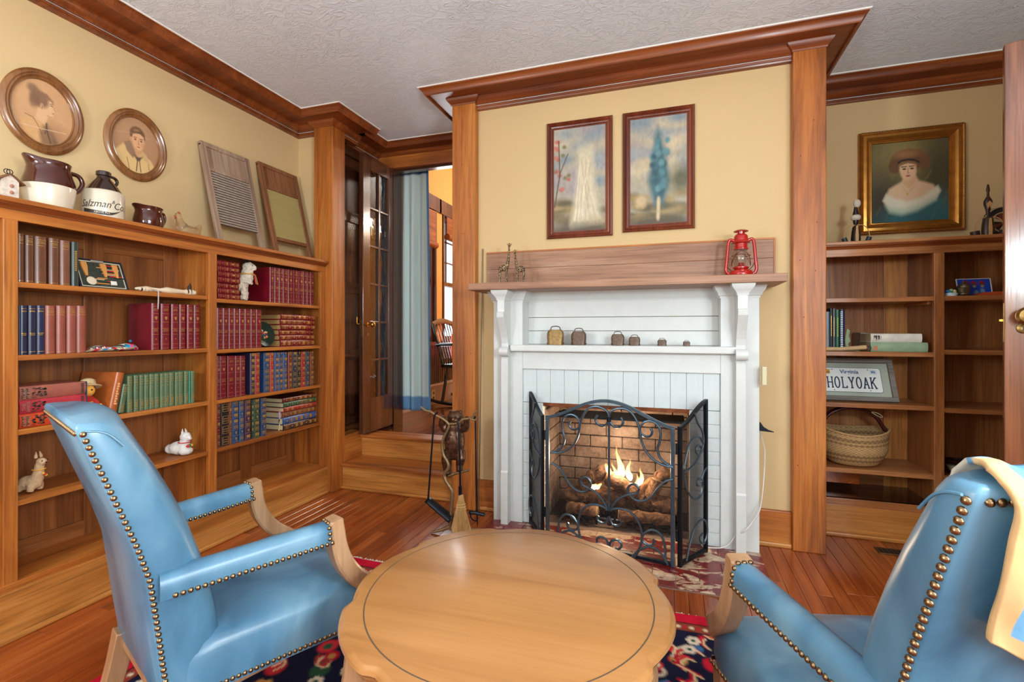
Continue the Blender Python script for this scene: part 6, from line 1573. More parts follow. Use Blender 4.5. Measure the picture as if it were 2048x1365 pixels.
for e in ((312, 236), (352, 232)): MB().sphere(pt(e[0], e[1], -.048), .0035).build('eye', DARK, ts, smooth=60)
BLK = plain('tool_black', (30, 34, 44), .35, .6)
# shovel
hk = SY - .05
t = thing('fire_shovel', 'black fire shovel hanging from the left branch of the bear stand', 'fire shovel', (0, 0, 0))
P = [zb(160, 205, hk), zb(148, 218, hk), zb(132, 240, hk), zb(122, 330, hk), zb(100, 640, hk), zb(76, 970, hk), zb(66, 1040, hk)]
MB().tube(cat_rom(P, 5), .0052, 8).build('handle', BLK, t, smooth=60)
a, b = zb(66, 1005, hk), zb(292, 1188, hk); dvec = (b - a); L = dvec.length; xd = dvec.normalized(); yd = Vector((0, -1, 0)); nz = xd.cross(yd)
def pan(uu, vv, ww): return a + xd * uu + yd * (vv * .5) + nz * ww
v = []; 
for i in range(9):
    q = i / 8
    for j in range(9):
        s_ = j / 8 * 2 - 1; v.append(pan(L * q, s_ * .085 * (.75 + .25 * q), -.020 * (1 - abs(s_) ** 3) + .0))
fcs = [(i * 9 + j, i * 9 + j + 1, (i + 1) * 9 + j + 1, (i + 1) * 9 + j) for i in range(8) for j in range(8)]
o = MB().add(v, fcs).build('blade', BLK, t, smooth=60); sl = o.modifiers.new('s', 'SOLIDIFY'); sl.thickness = .003
# broom
hk = SY - .075
t = thing('hearth_broom', 'hearth broom with straw bristles hanging in front of the bear', 'hearth broom', (0, 0, 0))
MB().tube(cat_rom([zb(336, 285, hk), zb(350, 350, hk), zb(362, 600, hk), zb(366, 890, hk)], 5), .0056, 8).build('handle', BLK, t, smooth=60)
MB().tube([zb(366, 880, hk), zb(366, 958, hk)], .0092, 14).build('ferrule', BLK, t, smooth=40)
STRAW = wood('broom_straw', (158, 116, 62), (196, 154, 96), (222, 188, 136), axis='z', rough=.9, coat=0, scale=2.2)
rings = []
for zy, hw, th in ((955, 20, .008), (1010, 28, .012), (1060, 38, .015), (1120, 48, .017), (1200, 66, .02), (1270, 84, .022), (1285, 86, .020)):
    cpt = zb(372 + (zy - 955) * .012, zy, hk); wd = hw * u
    rings.append([cpt + Vector((wd * math.cos(q), th * math.sin(q), (.004 * math.sin(q * 7) if zy > 1265 else 0) + (.006 * math.cos(q) * -1 if zy > 1265 else 0))) for q in [2 * PI * i / 28 for i in range(28)]])
MB().loft(rings).build('bristle_core', STRAW, t, smooth=60)
m = MB(); rs = random.Random(8)
for i in range(150):
    q = rs.uniform(-1, 1); a0 = zb(372 + q * 20, 965, hk) + Vector((0, -.008 * math.sqrt(1 - q * q) - .001, 0)); b0 = zb(374 + q * 88, 1288 + rs.uniform(-12, 8), hk) + Vector((0, -.021 * math.sqrt(1 - q * q) - .002, 0))
    m.tube([a0, a0.lerp(b0, .5) + Vector((0, -.003, 0)), b0], [.0009, .0011, .0008], 4, cap=False)
tag(m.build('bristles', STRAW, t), kind='stuff')
for zy, hw in ((1040, 34), (1062, 38), (1085, 42)):
    cpt = zb(373, zy, hk); MB().tube([cpt + Vector(((hw + 2) * u * math.cos(q), .0165 * math.sin(q), .003 * math.cos(q))) for q in [2 * PI * i / 24 for i in range(24)]], .0013, 5, True).build('stitching', plain('twine', (226, 190, 130), .8), t)
# poker
hk = SY - .04
t = thing('fire_poker', 'black fire poker hanging from the right branch of the bear stand', 'fire poker', (0, 0, 0))
MB().tube(cat_rom([zb(492, 262, hk), zb(500, 246, hk), zb(504, 290, hk), zb(510, 700, hk), zb(519, 1100, hk), zb(523, 1245, hk)], 5), [.0048] * 20 + [.0044, .0042, .004, .003, .002, .0012], 8).build('shaft', BLK, t, smooth=60)
MB().tube([zb(450, 1118, hk), zb(520, 1122, hk), zb(588, 1140, hk)], [.010, .011, .010], 8).build('tong_bar', BLK, t, smooth=40)
MB().tube(cat_rom([zb(458, 1125, hk), zb(465, 1165, hk), zb(490, 1190, hk), zb(518, 1192, hk)], 5), .004, 6).build('hook', BLK, t, smooth=60)

# ------------------------------------------------------------------ right bookcase contents
def on_rt(px, py, y=3.04): return on_y(px, py, y)
def rbook(label, group, px0, px1, ytop, z, rgb, sty, y=3.05, dep=.20, **k):
    a, b = on_rt(px0, 660, y), on_rt(px1, 660, y); h = on_rt((px0 + px1) / 2, ytop, y).z - z
    return book(label, group, (a.x, y, z + .0004), b.x - a.x - .001, h, dep, rgb, sty, rz=-PI / 2, **k)
G = 'upright books beside the oak pilaster'
rbook('spiral bound grey notebook half hidden by the pilaster', G, 1650.5, 1659.5, 624, .989, (120, 138, 150), 'plain', gilt_rgb=(60, 66, 74))
rbook('black paperback beside the spiral notebook in the recess', G, 1660, 1665.5, 617, .989, (26, 26, 30), 'side')
rbook('grey book with gold lettering in the recess', G, 1665.8, 1671, 617.5, .989, (86, 90, 96), 'side')
rbook('green book with yellow lettering in the recess', G, 1671.4, 1679.5, 620, .989, (30, 84, 56), 'side', gilt_rgb=(170, 190, 60))
o = rbook('navy comb-bound book at the end of the row', G, 1680, 1690, 619.5, .989, (24, 38, 72), 'plain')
m = MB(); h_ = on_rt(1685, 620).z - .989; z = .004
while z < h_ - .008: m.box(.0, .005, .001, .012, z, z + .0048); z += .0098
tag(m.build('comb_binding', plain('comb_white', (214, 224, 232), .5), o), kind='stuff')
# green bookend behind
t = thing('leaf_bookend', 'pale green leaf shaped bookend behind the comb-bound book', 'bookend', (on_rt(1692, 690).x + .018, 3.10, .9892))
bar('foot', -.008, .055, -.03, .03, 0, .004, plain('sage', (150, 172, 128), .5), t, .001)
MB().prism([(0, .004), (.018, .006), (.008, .04), (.02, .055), (.012, .085), (.018, .11), (.004, .125), (-.006, .06)], lambda u_, v_, d: (u_, d, v_), -.003, .003).build('leaf', MATS['sage'], t)
# lying white and green books
a, b = on_rt(1742, 690), on_rt(1857, 690)
g_ = book('thick sage green book lying beneath the white one', None, (a.x, 3.045, .9894), on_rt(1800, 685.5).z - .9894, b.x - a.x, .17, (150, 174, 140), 'plain', lying=True, rz=-PI / 2)
MB().box(.002, .0045, .012, .030, .006, .030).build('title_label', plain('salmon_label', (206, 128, 96), .6), g_)
z_ = on_rt(1800, 685.5).z + .0005
a, b = on_rt(1743, 690), on_rt(1846, 690)
w_ = book('thick white paperback lying on the green book', None, (a.x, 3.05, z_), on_rt(1800, 668).z - z_, b.x - a.x, .16, (226, 220, 204), 'plain', lying=True, rz=-PI / 2)
m = MB(); rs = random.Random(2)
for i in range(16):
    y0 = .012 + rs.random() * .022; m.box(.003, .0042, y0, y0 + rs.uniform(.001, .004), .012 + rs.random() * .02, .036)
m.box(.003, .0042, .010, .034, .010, .0112)
for x in (.038, .044): m.box(.003, .0042, x, x + .0015, .014, .034)
tag(m.build('title_lettering', plain('ink_grey', (110, 106, 98), .6), w_), kind='stuff')
# old book behind the lying ones and a carved cane lying on the shelf
a, b = on_rt(1722, 690, 3.20), on_rt(1748, 690, 3.20)
book('worn brown book standing behind the lying books', None, (a.x, 3.21, .9893), b.x - a.x, .10, .12, (138, 112, 84), 'plain', rz=-PI / 2)
t = thing('carved_stick', 'pale carved wooden stick with dark knob lying on the shelf', 'stick', (0, 0, 0))
MB().tube([(.775, 3.04, 1.002), (.86, 3.035, 1.001), on_rt(1732, 695, 3.035)], [.011, .011, .012], 10).build('shaft', plain('pale_stick', (206, 170, 122), .6, var=.15), t, smooth=60)
q = on_rt(1737, 693, 3.035); lumpy('knob', MB().sphere((q.x, q.y, 1.004), .011, .011, .013).sphere((q.x - .006, q.y, 1.016), .009).sphere((q.x + .006, q.y, 1.010), .008), plain('dark_knob', (84, 66, 50), .6, var=.3), t, .003, 2)

# framed licence plate
a = on_rt(1803, 804, 3.06); W_, H_ = .400, .245
t = thing('framed_license_plate', 'grey wooden frame with a white Virginia license plate', 'license plate', (a.x - W_ / 2, 3.085, .7192), 0)
t.rotation_euler = (math.radians(-24), 0, 0)
GW = wood('grey_frame', (96, 90, 84), (132, 124, 116), (160, 152, 144), axis='x', rough=.7, coat=0)
for x0, x1, z0, z1 in ((-W_ / 2, W_ / 2, 0, .024), (-W_ / 2, W_ / 2, H_ - .024, H_), (-W_ / 2, -W_ / 2 + .024, .024, H_ - .024), (W_ / 2 - .024, W_ / 2, .024, H_ - .024)): bar('frame', x0, x1, -.006, .014, z0, z1, GW, t, .002)
bar('inner_lip', -W_ / 2 + .022, W_ / 2 - .022, .004, .008, .022, H_ - .022, plain('brown_lip', (110, 76, 58), .6), t, 0)
bar('mat_board', -W_ / 2 + .027, W_ / 2 - .027, .001, .005, .027, H_ - .027, plain('sage_mat', (170, 180, 164), .8), t, 0)
PW, PH = .288, .142; pc_ = (-.006, -.001, H_ / 2 - .004)
def rrect(w, h, r, n=6): return [(sx * (w / 2 - r) + r * math.cos(a0 + PI / 2 * k / n), sz * (h / 2 - r) + r * math.sin(a0 + PI / 2 * k / n)) for sx, sz, a0 in ((1, 1, 0), (-1, 1, PI / 2), (-1, -1, PI), (1, -1, 1.5 * PI)) for k in range(n + 1)]
PLW = plain('plate_white', (236, 240, 236), .3); PLB = plain('plate_navy', (44, 62, 84), .35); PLV = plain('plate_blue', (40, 92, 144), .35)
def pf_(u_, v_, d): return (pc_[0] + u_, pc_[1] + d, pc_[2] + v_)
MB().prism(rrect(PW, PH, .014), pf_, -.0005, .002).build('plate_rim', PLB, t)
MB().prism(rrect(PW - .004, PH - .004, .012), pf_, -.0012, .002).build('plate_face', PLW, t)
def glyph(strokes, x, w, h, z):
    m = MB()
    for st_ in strokes:
        for (x0, y0), (x1, y1) in zip(st_[:-1], st_[1:]):
            A_ = Vector((x + x0 * w, 0, z + y0 * h)); B_ = Vector((x + x1 * w, 0, z + y1 * h)); d_ = (B_ - A_); L_ = d_.length / 2 + .0016; an = math.atan2(d_.z, d_.x)
            m.obox(Vector(pf_(0, 0, -.0016)) + (A_ + B_) / 2, L_, .0009, .0030, Matrix.Rotation(-an, 3, 'Y'))
    return m
def arc(cx, cy, rx, ry, a0=0, a1=2 * PI, n=18): return [(cx + rx * math.cos(a0 + (a1 - a0) * i / n), cy + ry * math.sin(a0 + (a1 - a0) * i / n)) for i in range(n + 1)]
GL = {'H': [[(0, 0), (0, 1)], [(1, 0), (1, 1)], [(0, .5), (1, .5)], [(-.16, 0), (.16, 0)], [(-.16, 1), (.16, 1)], [(.84, 0), (1.16, 0)], [(.84, 1), (1.16, 1)]],
      'O': [arc(.5, .5, .52, .52)], 'L': [[(.1, 1), (.1, 0), (1, 0), (1, .16)], [(-.08, 1), (.28, 1)], [(-.08, 0), (.1, 0)]],
      'Y': [[(0, 1), (.5, .48), (1, 1)], [(.5, .48), (.5, 0)], [(-.16, 1), (.18, 1)], [(.82, 1), (1.16, 1)], [(.3, 0), (.7, 0)]],
      'A': [[(0, 0), (.5, 1), (1, 0)], [(.2, .34), (.8, .34)], [(-.16, 0), (.18, 0)], [(.82, 0), (1.16, 0)]],
      'K': [[(0, 0), (0, 1)], [(0, .4), (.9, 1)], [(.3, .6), (1, 0)], [(-.16, 0), (.16, 0)], [(-.16, 1), (.16, 1)], [(.76, 1), (1.1, 1)], [(.84, 0), (1.16, 0)]]}
x = -.112
for ch in 'HOLYOAK':
    glyph(GL[ch], x, .021, .060, -.046).build('plate_character', PLB, t); x += .0342
text_mesh('Virginia', .031, PLV, t, frame_M(Vector(pf_(-.004, .046, -.0014)), (1, 0, 0), (0, 0, 1)), 'state_name', .0005, bold=.0006, squash=.95)
bar('month_sticker', *[0] * 0, pc_[0] - .128, pc_[0] - .096, pc_[1] - .0018, pc_[1] - .001, pc_[2] + .034, pc_[2] + .060, plain('sticker_gold', (206, 160, 50), .4), t, 0)
text_mesh('JAN', .015, PLB, t, frame_M(Vector(pf_(-.112, .043, -.002)), (1, 0, 0), (0, 0, 1)), 'sticker_text', .0004, bold=.0004)
bar('year_sticker', pc_[0] + .092, pc_[0] + .126, pc_[1] - .0018, pc_[1] - .001, pc_[2] + .034, pc_[2] + .060, plain('sticker_white', (216, 226, 230), .4), t, 0)
text_mesh('95', .018, PLV, t, frame_M(Vector(pf_(.109, .046, -.002)), (1, 0, 0), (0, 0, 1)), 'sticker_text', .0004, bold=.0007, squash=1.15)
for sx in (-.085, .085):
    for sz in (-.060, .060): MB().sphere(Vector(pf_(sx, sz, -.001)), .003, .0015, .003, 8, 5).build('plate_screw', plain('screw_hole', (70, 64, 60), .5), t)
# basket
p = on_rt(1708, 930, 3.14)
t = thing('woven_basket', 'round woven straw basket with leather wrapped handle on the low shelf', 'basket', (p.x, 3.165, .3625), .0)
def weave():
    tt = NT('basket_weave'); co_ = tt.coord('UV'); ck = tt.n('ShaderNodeTexChecker'); tt.l(tt.mapping(co_, (1, 1, 1)), ck.inputs[0]); ck.inputs['Scale'].default_value = 1
    return tt
def basket_canvas():
    c_ = Canvas(260, 90, (206, 168, 116)); ix = (c_.x * 86).astype(int); iy = (c_.y * 26).astype(int); ch = ((ix + iy) % 2).astype(float)
    c_.blend(ch * .6, (142, 104, 64))
    bnd = ((c_.y > .14) & (c_.y < .24)) | ((c_.y > .30) & (c_.y < .36)) | ((c_.y > .64) & (c_.y < .72)) | ((c_.y > .78) & (c_.y < .86))
    c_.blend(bnd * (1 - ch) * .8, (96, 66, 42)); return c_.mottle(.12, 30)
def bfn(u_, v_):
    a_ = 2 * PI * u_; z = 1 - v_; r = .143 * (.62 + .38 * min(1, z * 2.2) ** .5) * (1 + .06 * z); sag = .014 * math.cos(2 * a_)
    wv = .0012 * math.sin(130 * PI * u_ + (PI if int(v_ * 34) % 2 else 0))
    return ((r + wv) * math.cos(a_) * 1.10, (r + wv) * math.sin(a_) * .98, .002 + z * (.188 + sag * z) )
canvas_mesh('basket_wall', basket_canvas(), bfn, vcol('straw_weave', .8, spec=.2), t)
MB().lathe([(.001, .001), (.084, .001), (.084, .004), (.001, .004)], 30, sx=1.1, sy=.98).build('basket_base', plain('straw_base', (186, 148, 100), .9), t)
rim = [Vector(bfn(i / 48, 0)) for i in range(48)]
MB().tube(rim, .0055, 8, True).build('basket_rim', plain('straw_rim', (198, 156, 106), .85, var=.2, scale=120, bump=.5), t, smooth=60)
LT = plain('maroon_leather', (74, 26, 22), .35, var=.25, scale=60, bump=.3)
for dy in (-.006, .010): MB().tube(cat_rom([(-.155, dy, .19), (-.118, dy * 1.6, .262), (-.055, dy * 2, .300), (.0, dy * 2, .308), (.055, dy * 2, .298), (.114, dy * 1.6, .258), (.155, dy, .186)], 6), .0085, 8).build('handle', LT, t, smooth=60)
MB().tube(cat_rom([(.082, -.03, .292), (.11, -.034, .286), (.132, -.03, .269), (.118, -.03, .267), (.095, -.03, .28)], 5, True), .0022, 6, True).build('handle_tie', plain('pale_twine', (206, 190, 150), .7), t, smooth=60)

# right-hand bay, upper shelf
z1 = 1.2774
t = thing('photo_postcard', 'blue postcard of red hatted figures leaning at the back of the shelf', 'postcard', (on_rt(1951, 590, 3.12).x, 3.12, z1), 0)
t.rotation_euler = (math.radians(-14), 0, 0)
c = Canvas(70, 48, (16, 64, 176))
for x, y in ((.26, .25), (.50, .28), (.74, .28)): c.ell(x, y, .09, .16, (150, 24, 30), .2); c.ell(x, y + .08, .065, .11, (60, 60, 70), .25); c.ell(x + .01, y + .16, .05, .08, (150, 142, 110), .3)
for x, y in ((.55, .82), (.74, .72)): c.ell(x, y, .07, .14, (104, 140, 170), .3)
c.mottle(.12, 10)
MB().box(-.073, .073, .0, .0015, 0, .097).build('card', plain('card_white', (232, 230, 226), .5), t)
canvas_mesh('printed_picture', c, lambda u_, v_: (-.068 + .136 * u_, -.0006, .094 - .090 * v_), vcol('glossy_print', .25), t)
p = on_rt(1929, 590, 3.06)
t = thing('metal_sugar_pot', 'ornate metal lidded pot on the shelf before the postcard', 'lidded pot', (p.x, 3.07, z1 + .0045))
PEW = plain('pewter', (138, 124, 98), .35, .8, var=.3, scale=90, bump=.5)
MB().lathe([(.001, 0), (.021, 0), (.024, .004), (.0215, .010), (.0255, .016), (.0265, .034), (.0285, .037), (.0265, .040), (.001, .041)], 28).build('body', PEW, t, smooth=40)
MB().lathe([(.027, .040), (.026, .046), (.018, .055), (.010, .062), (.004, .066), (.003, .070), (.005, .073), (.001, .077)], 24).build('lid', PEW, t, smooth=40)
tag(MB().lathe([(.001, 0), (.045, 0), (.05, .003), (.048, .0042), (.001, .0035)], 30, c=(on_rt(1929, 590, 3.06).x, 3.075, z1)).build('black_saucer', plain('black_plastic', (24, 24, 26), .3), smooth=40), 'small black saucer under the metal pot', 'saucer')
p = on_rt(1903, 590, 3.06)
t = thing('porcelain_trinket', 'small blue and white porcelain trinket box at the shelf end', 'trinket box', (p.x, 3.065, z1))
MB().lathe([(.001, 0), (.026, 0), (.028, .014), (.026, .016), (.001, .017)], 24).build('box', plain('porcelain', (214, 232, 240), .15), t, smooth=40)
for (dx, dz, r, rgb) in ((-.014, .024, .011, (56, 120, 190)), (.0, .028, .011, (150, 190, 120)), (.014, .024, .010, (206, 190, 140)), (-.004, .022, .012, (60, 130, 120))): MB().sphere((dx, 0, dz), r).build('flower', plain('flower_%d' % rgb[0], rgb, .4), t, smooth=60)
p0 = on_rt(1950, 590, 3.05); p1 = on_rt(2012, 588, 3.05)
tag(MB().prism([(0, 0), (p1.x - p0.x, 0), (p1.x - p0.x, .020), (.03, .015)], lambda u_, v_, d: (p0.x + u_, d, z1 + v_), 3.035, 3.11).build('orange_folder', plain('orange_leather', (190, 74, 30), .5), bevel=.002), 'flat orange folder lying at the right of the shelf', 'folder')
# low right shelf: lacquered bowls
p = on_rt(1925, 930, 3.06)
for i, lab in enumerate(('lower dark lacquered tray on the shelf behind the quilt', 'upper dark lacquered tray stacked on the lower one')):
    t = thing('lacquer_tray', lab, 'tray', (p.x + .004, 3.10, .3625 + i * .046), group='lacquered trays')
    MB().lathe([(.001, 0), (.05, 0), (.066, .012), (.070, .02), (.067, .021), (.06, .012), (.001, .006)], 36).build('tray', plain('dark_lacquer', (44, 18, 20), .15, coat=.6), t, smooth=40)
    if i == 0:
        MB().lathe([(.001, .009), (.034, .009), (.045, .018), (.050, .042), (.046, .043), (.001, .043)], 30).build('painted_bowl', plain('cream_pattern', (196, 190, 146), .3, var=.35, scale=70), t, smooth=40)

# on top of the recess bookcase: carved figures and round shield
def figure(label, px, fur):
    p = on_y(px, 470, 3.12); t = thing('carved_figure', label, 'figurine', (p.x, 3.12, 1.5745)); EB = plain('ebony', (30, 22, 20), .4); TN = plain('pale_carving', (206, 158, 104), .5)
    if fur:
        prof = [(.020, 0), (.024, .03), (.020, .07), (.016, .095), (.006, .105), (.012, .115), (.014, .135), (.016, .16), (.010, .19), (.008, .205)]
    else: prof = [(.024, 0), (.027, .03), (.025, .07), (.019, .105), (.016, .11), (.005, .112), (.010, .145), (.018, .175), (.018, .19), (.010, .207), (.0055, .215), (.005, .235), (.008, .246), (.006, .262), (.001, .268)]
    MB().lathe([(r, z) for r, z in prof], 16, sy=.8).build('body', EB if fur else plain('figure_brown', (60, 36, 24), .4), t, smooth=60)
    MB().prism([(-.007, .002), (.007, .002), (.008, .05), (.004, .1), (-.004, .1), (-.008, .05)], lambda u_, v_, d: (u_, d, v_), -.0235, -.016).build('pale_stripe', TN, t, bevel=.001)
    if fur:
        lumpy('fur_hat', MB().sphere((.006, 0, .225), .018, .016, .024), WOOL, t, .003, 3); lumpy('fur_collar', MB().sphere((0, 0, .148), .026, .022, .018), WOOL, t, .003, 3)
    else:
        MB().prism([(-.012, .175), (0, .19), (.012, .175), (.006, .15), (0, .165), (-.006, .15)], lambda u_, v_, d: (u_, d, v_), -.0150, -.010).build('pale_motif', TN, t)
        MB().lathe([(.0005, 0), (.006, .006), (.001, .016)], 8).build('topknot', EB, t, loc=(0, 0, .262))
    for s_ in (-1, 1):
        pts = [(s_ * .003, -.006, .105), (s_ * .03, -.008, .104), (s_ * .052, -.010, .082), (s_ * .060, -.012, .05), (s_ * .057, -.012, .03)]
        MB().tube(cat_rom(pts, 6), .0022 if fur else .003, 6).build('hoop_arm', TN, t, smooth=60)
        MB().tube([(s_ * .060, -.012, .036), (s_ * (.047 if fur else .056), -.012, .002)], [.0125 if fur else .019] * 2, 14).build('drum', plain('drum_dark', (52, 36, 32), .5) if not fur else plain('drum_slate', (40, 46, 58), .5), t, smooth=40)
figure('carved dark figure with white fur hat and hoops left of the portrait', 1711.5, True)
figure('slender brown carved figure with hoops and drum right of the portrait', 1976, False)
t = thing('round_shield', 'round black and tan decorated shield behind the carved figure', 'shield', (on_y(2012, 425, 3.20).x, 3.21, 1.5745), 0)
t.rotation_euler = (math.radians(-8), 0, 0)
R_ = .088
MB().lathe([(.001, 0), (R_, 0), (R_ + .003, .005), (R_, .012), (.001, .016)], 40).build('disc', plain('shield_black', (30, 26, 26), .5), t, smooth=40, loc=(0, 0, R_ + .003), rot=(PI / 2, 0, 0))
for r in (R_ * .97, R_ * .62): MB().tube([(r * math.cos(a_), -.014, R_ + .003 + r * math.sin(a_)) for a_ in [2 * PI * i / 40 for i in range(40)]], .0035, 6, True).build('shield_ring', plain('bone', (214, 196, 160), .5), t, smooth=60)
for k in range(8):
    a_ = k * PI / 4 + .2; MB().prism([(0, 0), (R_ * .58 * math.cos(a_), R_ * .58 * math.sin(a_)), (R_ * .58 * math.cos(a_ + .45), R_ * .58 * math.sin(a_ + .45))], lambda u_, v_, d: (u_, d, R_ + .003 + v_), -.017, -.014).build('shield_wedge', plain(('bone' if k % 2 else 'rust'), ((214, 196, 160) if k % 2 else (120, 52, 32)), .5), t)
# floor register
a, b = on_z(1766, 1104, .001), on_z(1816, 1108, .001)
t = thing('floor_register', 'brass floor register grille before the recess bookcase', 'floor vent', ((a.x + b.x) / 2 + .05, (a.y + b.y) / 2, .0005))
bar('plate', -.13, .13, -.04, .04, 0, .003, plain('register_brown', (66, 44, 30), .5, .4), t, .001)
bar('bright_edge', -.13, .13, -.042, -.034, .0, .0055, OLDBR, t, .001)
for i in range(12): bar('slot', -.115 + i * .02, -.105 + i * .02, -.025, .03, .003, .0036, DARK, t, 0)

# ------------------------------------------------------------------ curtain, rocker and cushion in the far room
def cur(u_, v_):
    x = -2.205 + .30 * u_ + .02 * (v_ - .5) * u_; z = 2.44 - 2.005 * v_
    k = .4 + .6 * min(1, v_ * 3); return (x, 3.585 + .020 * k * math.sin(u_ * 21 + .6 * math.sin(v_ * 2)) + .010 * math.sin(u_ * 9 + 1), z)
t = thing('blue_curtain', 'long pale blue curtain with darker border hanging in the doorway', 'curtain')
c = Canvas(150, 120, (204, 224, 222)); c.blend((c.x > .92).astype(float), (104, 146, 186)); c.blend((c.y > .94).astype(float), (108, 150, 190)); c.blend((c.y < .02).astype(float), (60, 110, 170)); c.mottle(.05, 12)
o = canvas_mesh('cloth', c, cur, vcol('curtain_cloth', .8, spec=.2), t); sl = o.modifiers.new('s', 'SOLIDIFY'); sl.thickness = .002
MB().tube([(-2.30, 3.585, 2.452), (-1.25, 3.585, 2.452)], .012, 10).build('curtain_rod', IRON, t, smooth=60)
for u_ in [i / 9 for i in range(10)]:
    q = cur(u_, 0); MB().tube([(q[0], 3.585 + .016 * math.cos(a_), 2.452 + .016 * math.sin(a_)) for a_ in [2 * PI * i / 14 for i in range(14)]], .002, 5, True).build('ring', IRON, t)
t = thing('windsor_rocking_chair', 'black windsor rocking chair by the window of the far room', 'rocking chair', (-2.02, 4.70, FZ))
BP = plain('black_lacquer', (18, 22, 24), .25, coat=.4); TNR = plain('worn_tan', (120, 96, 70), .5)
bar('seat', -.21, .23, -.26, .26, .385, .425, BP, t, .015, seg=3)
MB().tube(cat_rom([(-.30, -.27, .83), (-.315, 0, .87), (-.30, .27, .83)], 8), .028, 8, sq=.4).build('crest_rail', TNR, t, smooth=50)
for k in range(9):
    y = -.22 + .055 * k; MB().tube([(-.19, y * .95, .42), (-.30, y * 1.1, .84)], .006, 6).build('spindle', BP, t)
for s_ in (-1, 1):
    MB().tube(cat_rom([(-.25, s_ * .27, .62), (-.05, s_ * .29, .63), (.17, s_ * .29, .63)], 5), .017, 8, sq=1.4).build('arm', BP, t, smooth=50)
    MB().tube([(.13, s_ * .26, .42), (.15, s_ * .285, .62)], .014, 8).build('arm_post', BP, t); MB().tube([(-.19, s_ * .25, .42), (-.29, s_ * .28, .84)], .012, 8).build('back_post', BP, t)
    for x_ in (-.16, .17): MB().tube([(x_, s_ * .20, .39), (x_ * 1.25, s_ * .245, .04)], [.014, .017], 8).build('leg', BP, t, smooth=50)
    MB().tube(cat_rom([(-.42, s_ * .245, .075), (-.2, s_ * .245, .03), (.05, s_ * .245, .022), (.32, s_ * .245, .06)], 5), .016, 8).build('rocker', BP, t, smooth=50)
for y in (-.02,): MB().tube([(.0, -.21, .2), (.0, .21, .2)], .009, 6).build('stretcher', BP, t)
t = thing('red_cushion', 'red patterned cushion on the rocking chair', 'cushion', (-2.16, 4.74, FZ + .43))
m = MB(); rings = []
for k in range(9):
    q = k / 8 * PI; r = math.sin(q) ** .6
    rings.append([((.05 * -math.cos(q)) , .17 * r * (abs(math.cos(a_)) ** .5) * (1 if math.cos(a_) > 0 else -1), .17 + .17 * r * (abs(math.sin(a_)) ** .5) * (1 if math.sin(a_) > 0 else -1)) for a_ in [2 * PI * i / 24 + .02 for i in range(24)]])
MB().loft(rings).build('cover', plain('red_print', (196, 52, 36), .8, var=.4, scale=26), t, smooth=60)

# ------------------------------------------------------------------ quilt over the right armchair
def quilt_canvas():
    c_ = Canvas(150, 190, (112, 170, 214)); c_.mottle(.25, 14)
    for x, y, rgb in ((.3, .7, (214, 178, 130)), (.62, .82, (150, 60, 110)), (.5, .55, (150, 96, 84)), (.75, .65, (214, 190, 150)), (.35, .4, (96, 136, 80)), (.7, .42, (214, 206, 190))):
        c_.poly([(x - .09, y), (x, y - .08), (x + .09, y), (x, y + .08)], rgb, .01); c_.ell(x, y, .03, .025, (224, 200, 160), .2)
    for i in range(26): c_.ell((i * .377) % 1, .5 + (i * .213) % .5, .016, .012, (230, 206, 160), .3)
    c_.poly([(.15, .86), (.5, .80), (.55, .88), (.2, .94)], (176, 84, 120), .01); c_.poly([(.15, .84), (.5, .775), (.5, .80), (.15, .865)], (228, 204, 164), .008)
    c_.blend((c_.y < .46).astype(float) * .85, (222, 214, 192)); 
    for x, y, rgb in ((.2, .15, (90, 150, 90)), (.5, .25, (130, 170, 200)), (.8, .12, (90, 146, 100)), (.35, .36, (110, 160, 200)), (.7, .34, (92, 140, 80))): c_.ell(x, y, .14, .05, rgb, .3)
    brd = ((c_.x < .065) & (c_.y > .5)) | (c_.y > .955); c_.blend(brd.astype(float), (222, 184, 132))
    return c_.mottle(.08, 50)
t = thing('patchwork_quilt', 'blue and tan patchwork quilt draped over the right armchair back', 'quilt', CB.location, CB.rotation_euler[2])
path = [(-.112, .62), (-.130, .68), (-.152, .74), (-.185, .80), (-.222, .85), (-.252, .885), (-.280, .908), (-.305, .922), (-.335, .927), (-.360, .918), (-.372, .893), (-.362, .855), (-.350, .82), (-.336, .78), (-.322, .745), (-.310, .712)]
PP = cat_rom([(a_, 0, b_) for a_, b_ in path], 6)
def qfn(u_, v_):
    i = v_ * (len(PP) - 1); k = min(int(i), len(PP) - 2); q = PP[k].lerp(PP[k + 1], i - k)
    tq = max(0, v_ - .6) / .4; y = .195 - .38 * u_ - .035 * tq - .12 * (max(0, .55 - v_) / .55) + .004 * math.sin(v_ * 9)
    rip = .004 * math.sin(u_ * 34) * math.sin(v_ * 28) + .006 * math.sin(u_ * 11 + v_ * 5)
    out = -1 if v_ > .5 else 1
    return (q.x + out * abs(rip) * .8, y, q.z + (rip if .35 < v_ < .65 else 0) - .20 * u_ * tq ** 1.5)
o = canvas_mesh('quilt_cloth', quilt_canvas(), qfn, vcol('quilt_cotton', .9, spec=.15), t); sl = o.modifiers.new('s', 'SOLIDIFY'); sl.thickness = .007; sl.offset = 0

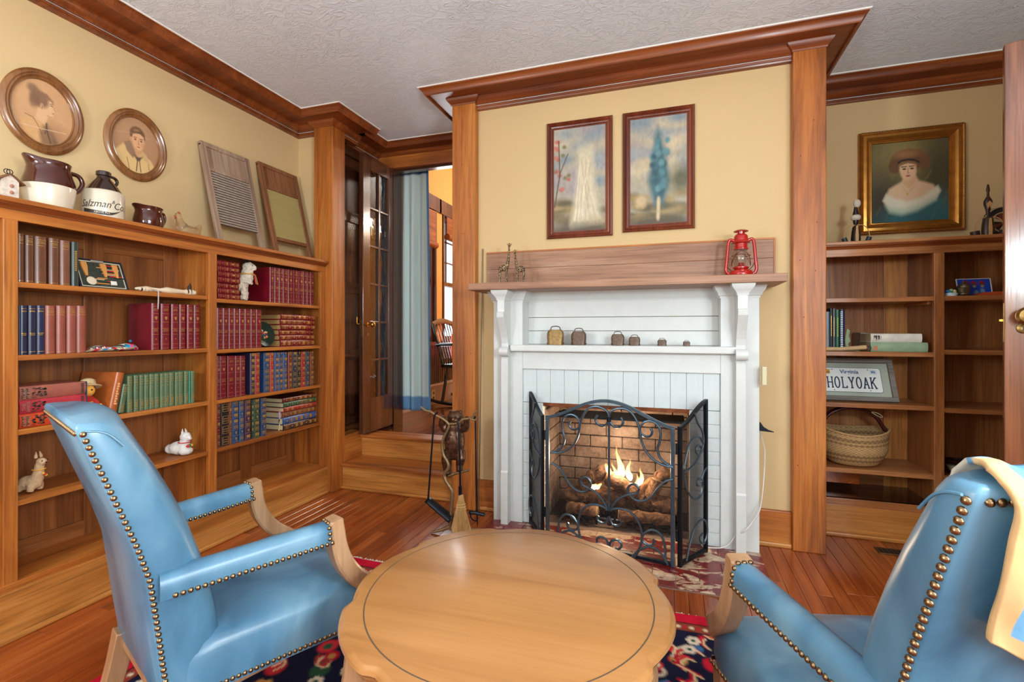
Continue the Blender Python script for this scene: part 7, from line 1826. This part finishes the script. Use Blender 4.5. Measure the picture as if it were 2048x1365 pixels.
# ------------------------------------------------------------------ chandelier of the far room (seen in the panes of the glazed door)
t = thing('chandelier', 'brass chandelier with lit cream shades hanging in the far room', 'chandelier', (-.75, 5.35, 2.30))
MB().tube([(0, 0, .0), (0, 0, .70)], .008, 8).build('stem', BRASS, t); MB().lathe([(.001, -.06), (.03, -.04), (.045, 0), (.025, .04), (.012, .06)], 18).build('hub', BRASS, t, smooth=50)
MB().lathe([(.05, .70), (.06, .685), (.02, .67)], 18).build('canopy', BRASS, t, smooth=50)
SHD = NT('lit_shade'); SHD.base(lin((250, 226, 180))); SHD.b.inputs['Emission Color'].default_value = (1, .78, .48, 1); SHD.set(Emission_Strength=3.0, Roughness=.8); SHD = SHD.m
for k in range(5):
    a_ = k * 2 * PI / 5; d_ = Vector((math.cos(a_), math.sin(a_), 0))
    MB().tube(cat_rom([d_ * .03 + Vector((0, 0, -.01)), d_ * .13 + Vector((0, 0, -.06)), d_ * .23 + Vector((0, 0, -.01)), d_ * .25 + Vector((0, 0, .04))], 5), .006, 7).build('arm', BRASS, t, smooth=60)
    MB().lathe([(.055, .0), (.03, .075)], 20, cap=False).build('shade', SHD, t, smooth=60, loc=d_ * .25 + Vector((0, 0, .05)))
    l = bpy.data.lights.new('lamp_bulb', 'POINT'); l.energy = 22; l.color = (1, .9, .76); l.shadow_soft_size = .05
    o = bpy.data.objects.new('lamp_bulb', l); COL.objects.link(o); o.location = Vector((-.75, 5.35, 2.30)) + d_ * .25 + Vector((0, 0, .14))

# lamps added behind the viewer, out of frame, to fill ceiling and walls
for i, (x, y) in enumerate(((-1.70, -.45), (.85, .28))):
    t = thing('fill_lamp', ('brass lamp added as fill light behind the viewer on the left', 'brass lamp added as fill light behind the viewer on the right')[i], 'floor lamp', (x, y, 0))
    MB().lathe([(.001, 0), (.13, 0), (.135, .012), (.04, .03), (.012, .05), (.011, 1.36), (.001, 1.362)], 24).build('stand', BRASS, t, smooth=40)
    MB().lathe([(.17, 1.20), (.11, 1.40)], 28, cap=False).build('shade', SHD, t, smooth=60)
    l = bpy.data.lights.new('lamp_bulb', 'POINT'); l.energy = (56, 74)[i]; l.color = (.80, .93, 1); l.shadow_soft_size = .12  # unseen fill light, added above the shade
    o = bpy.data.objects.new('lamp_bulb', l); COL.objects.link(o); o.location = (x, y, 1.50)
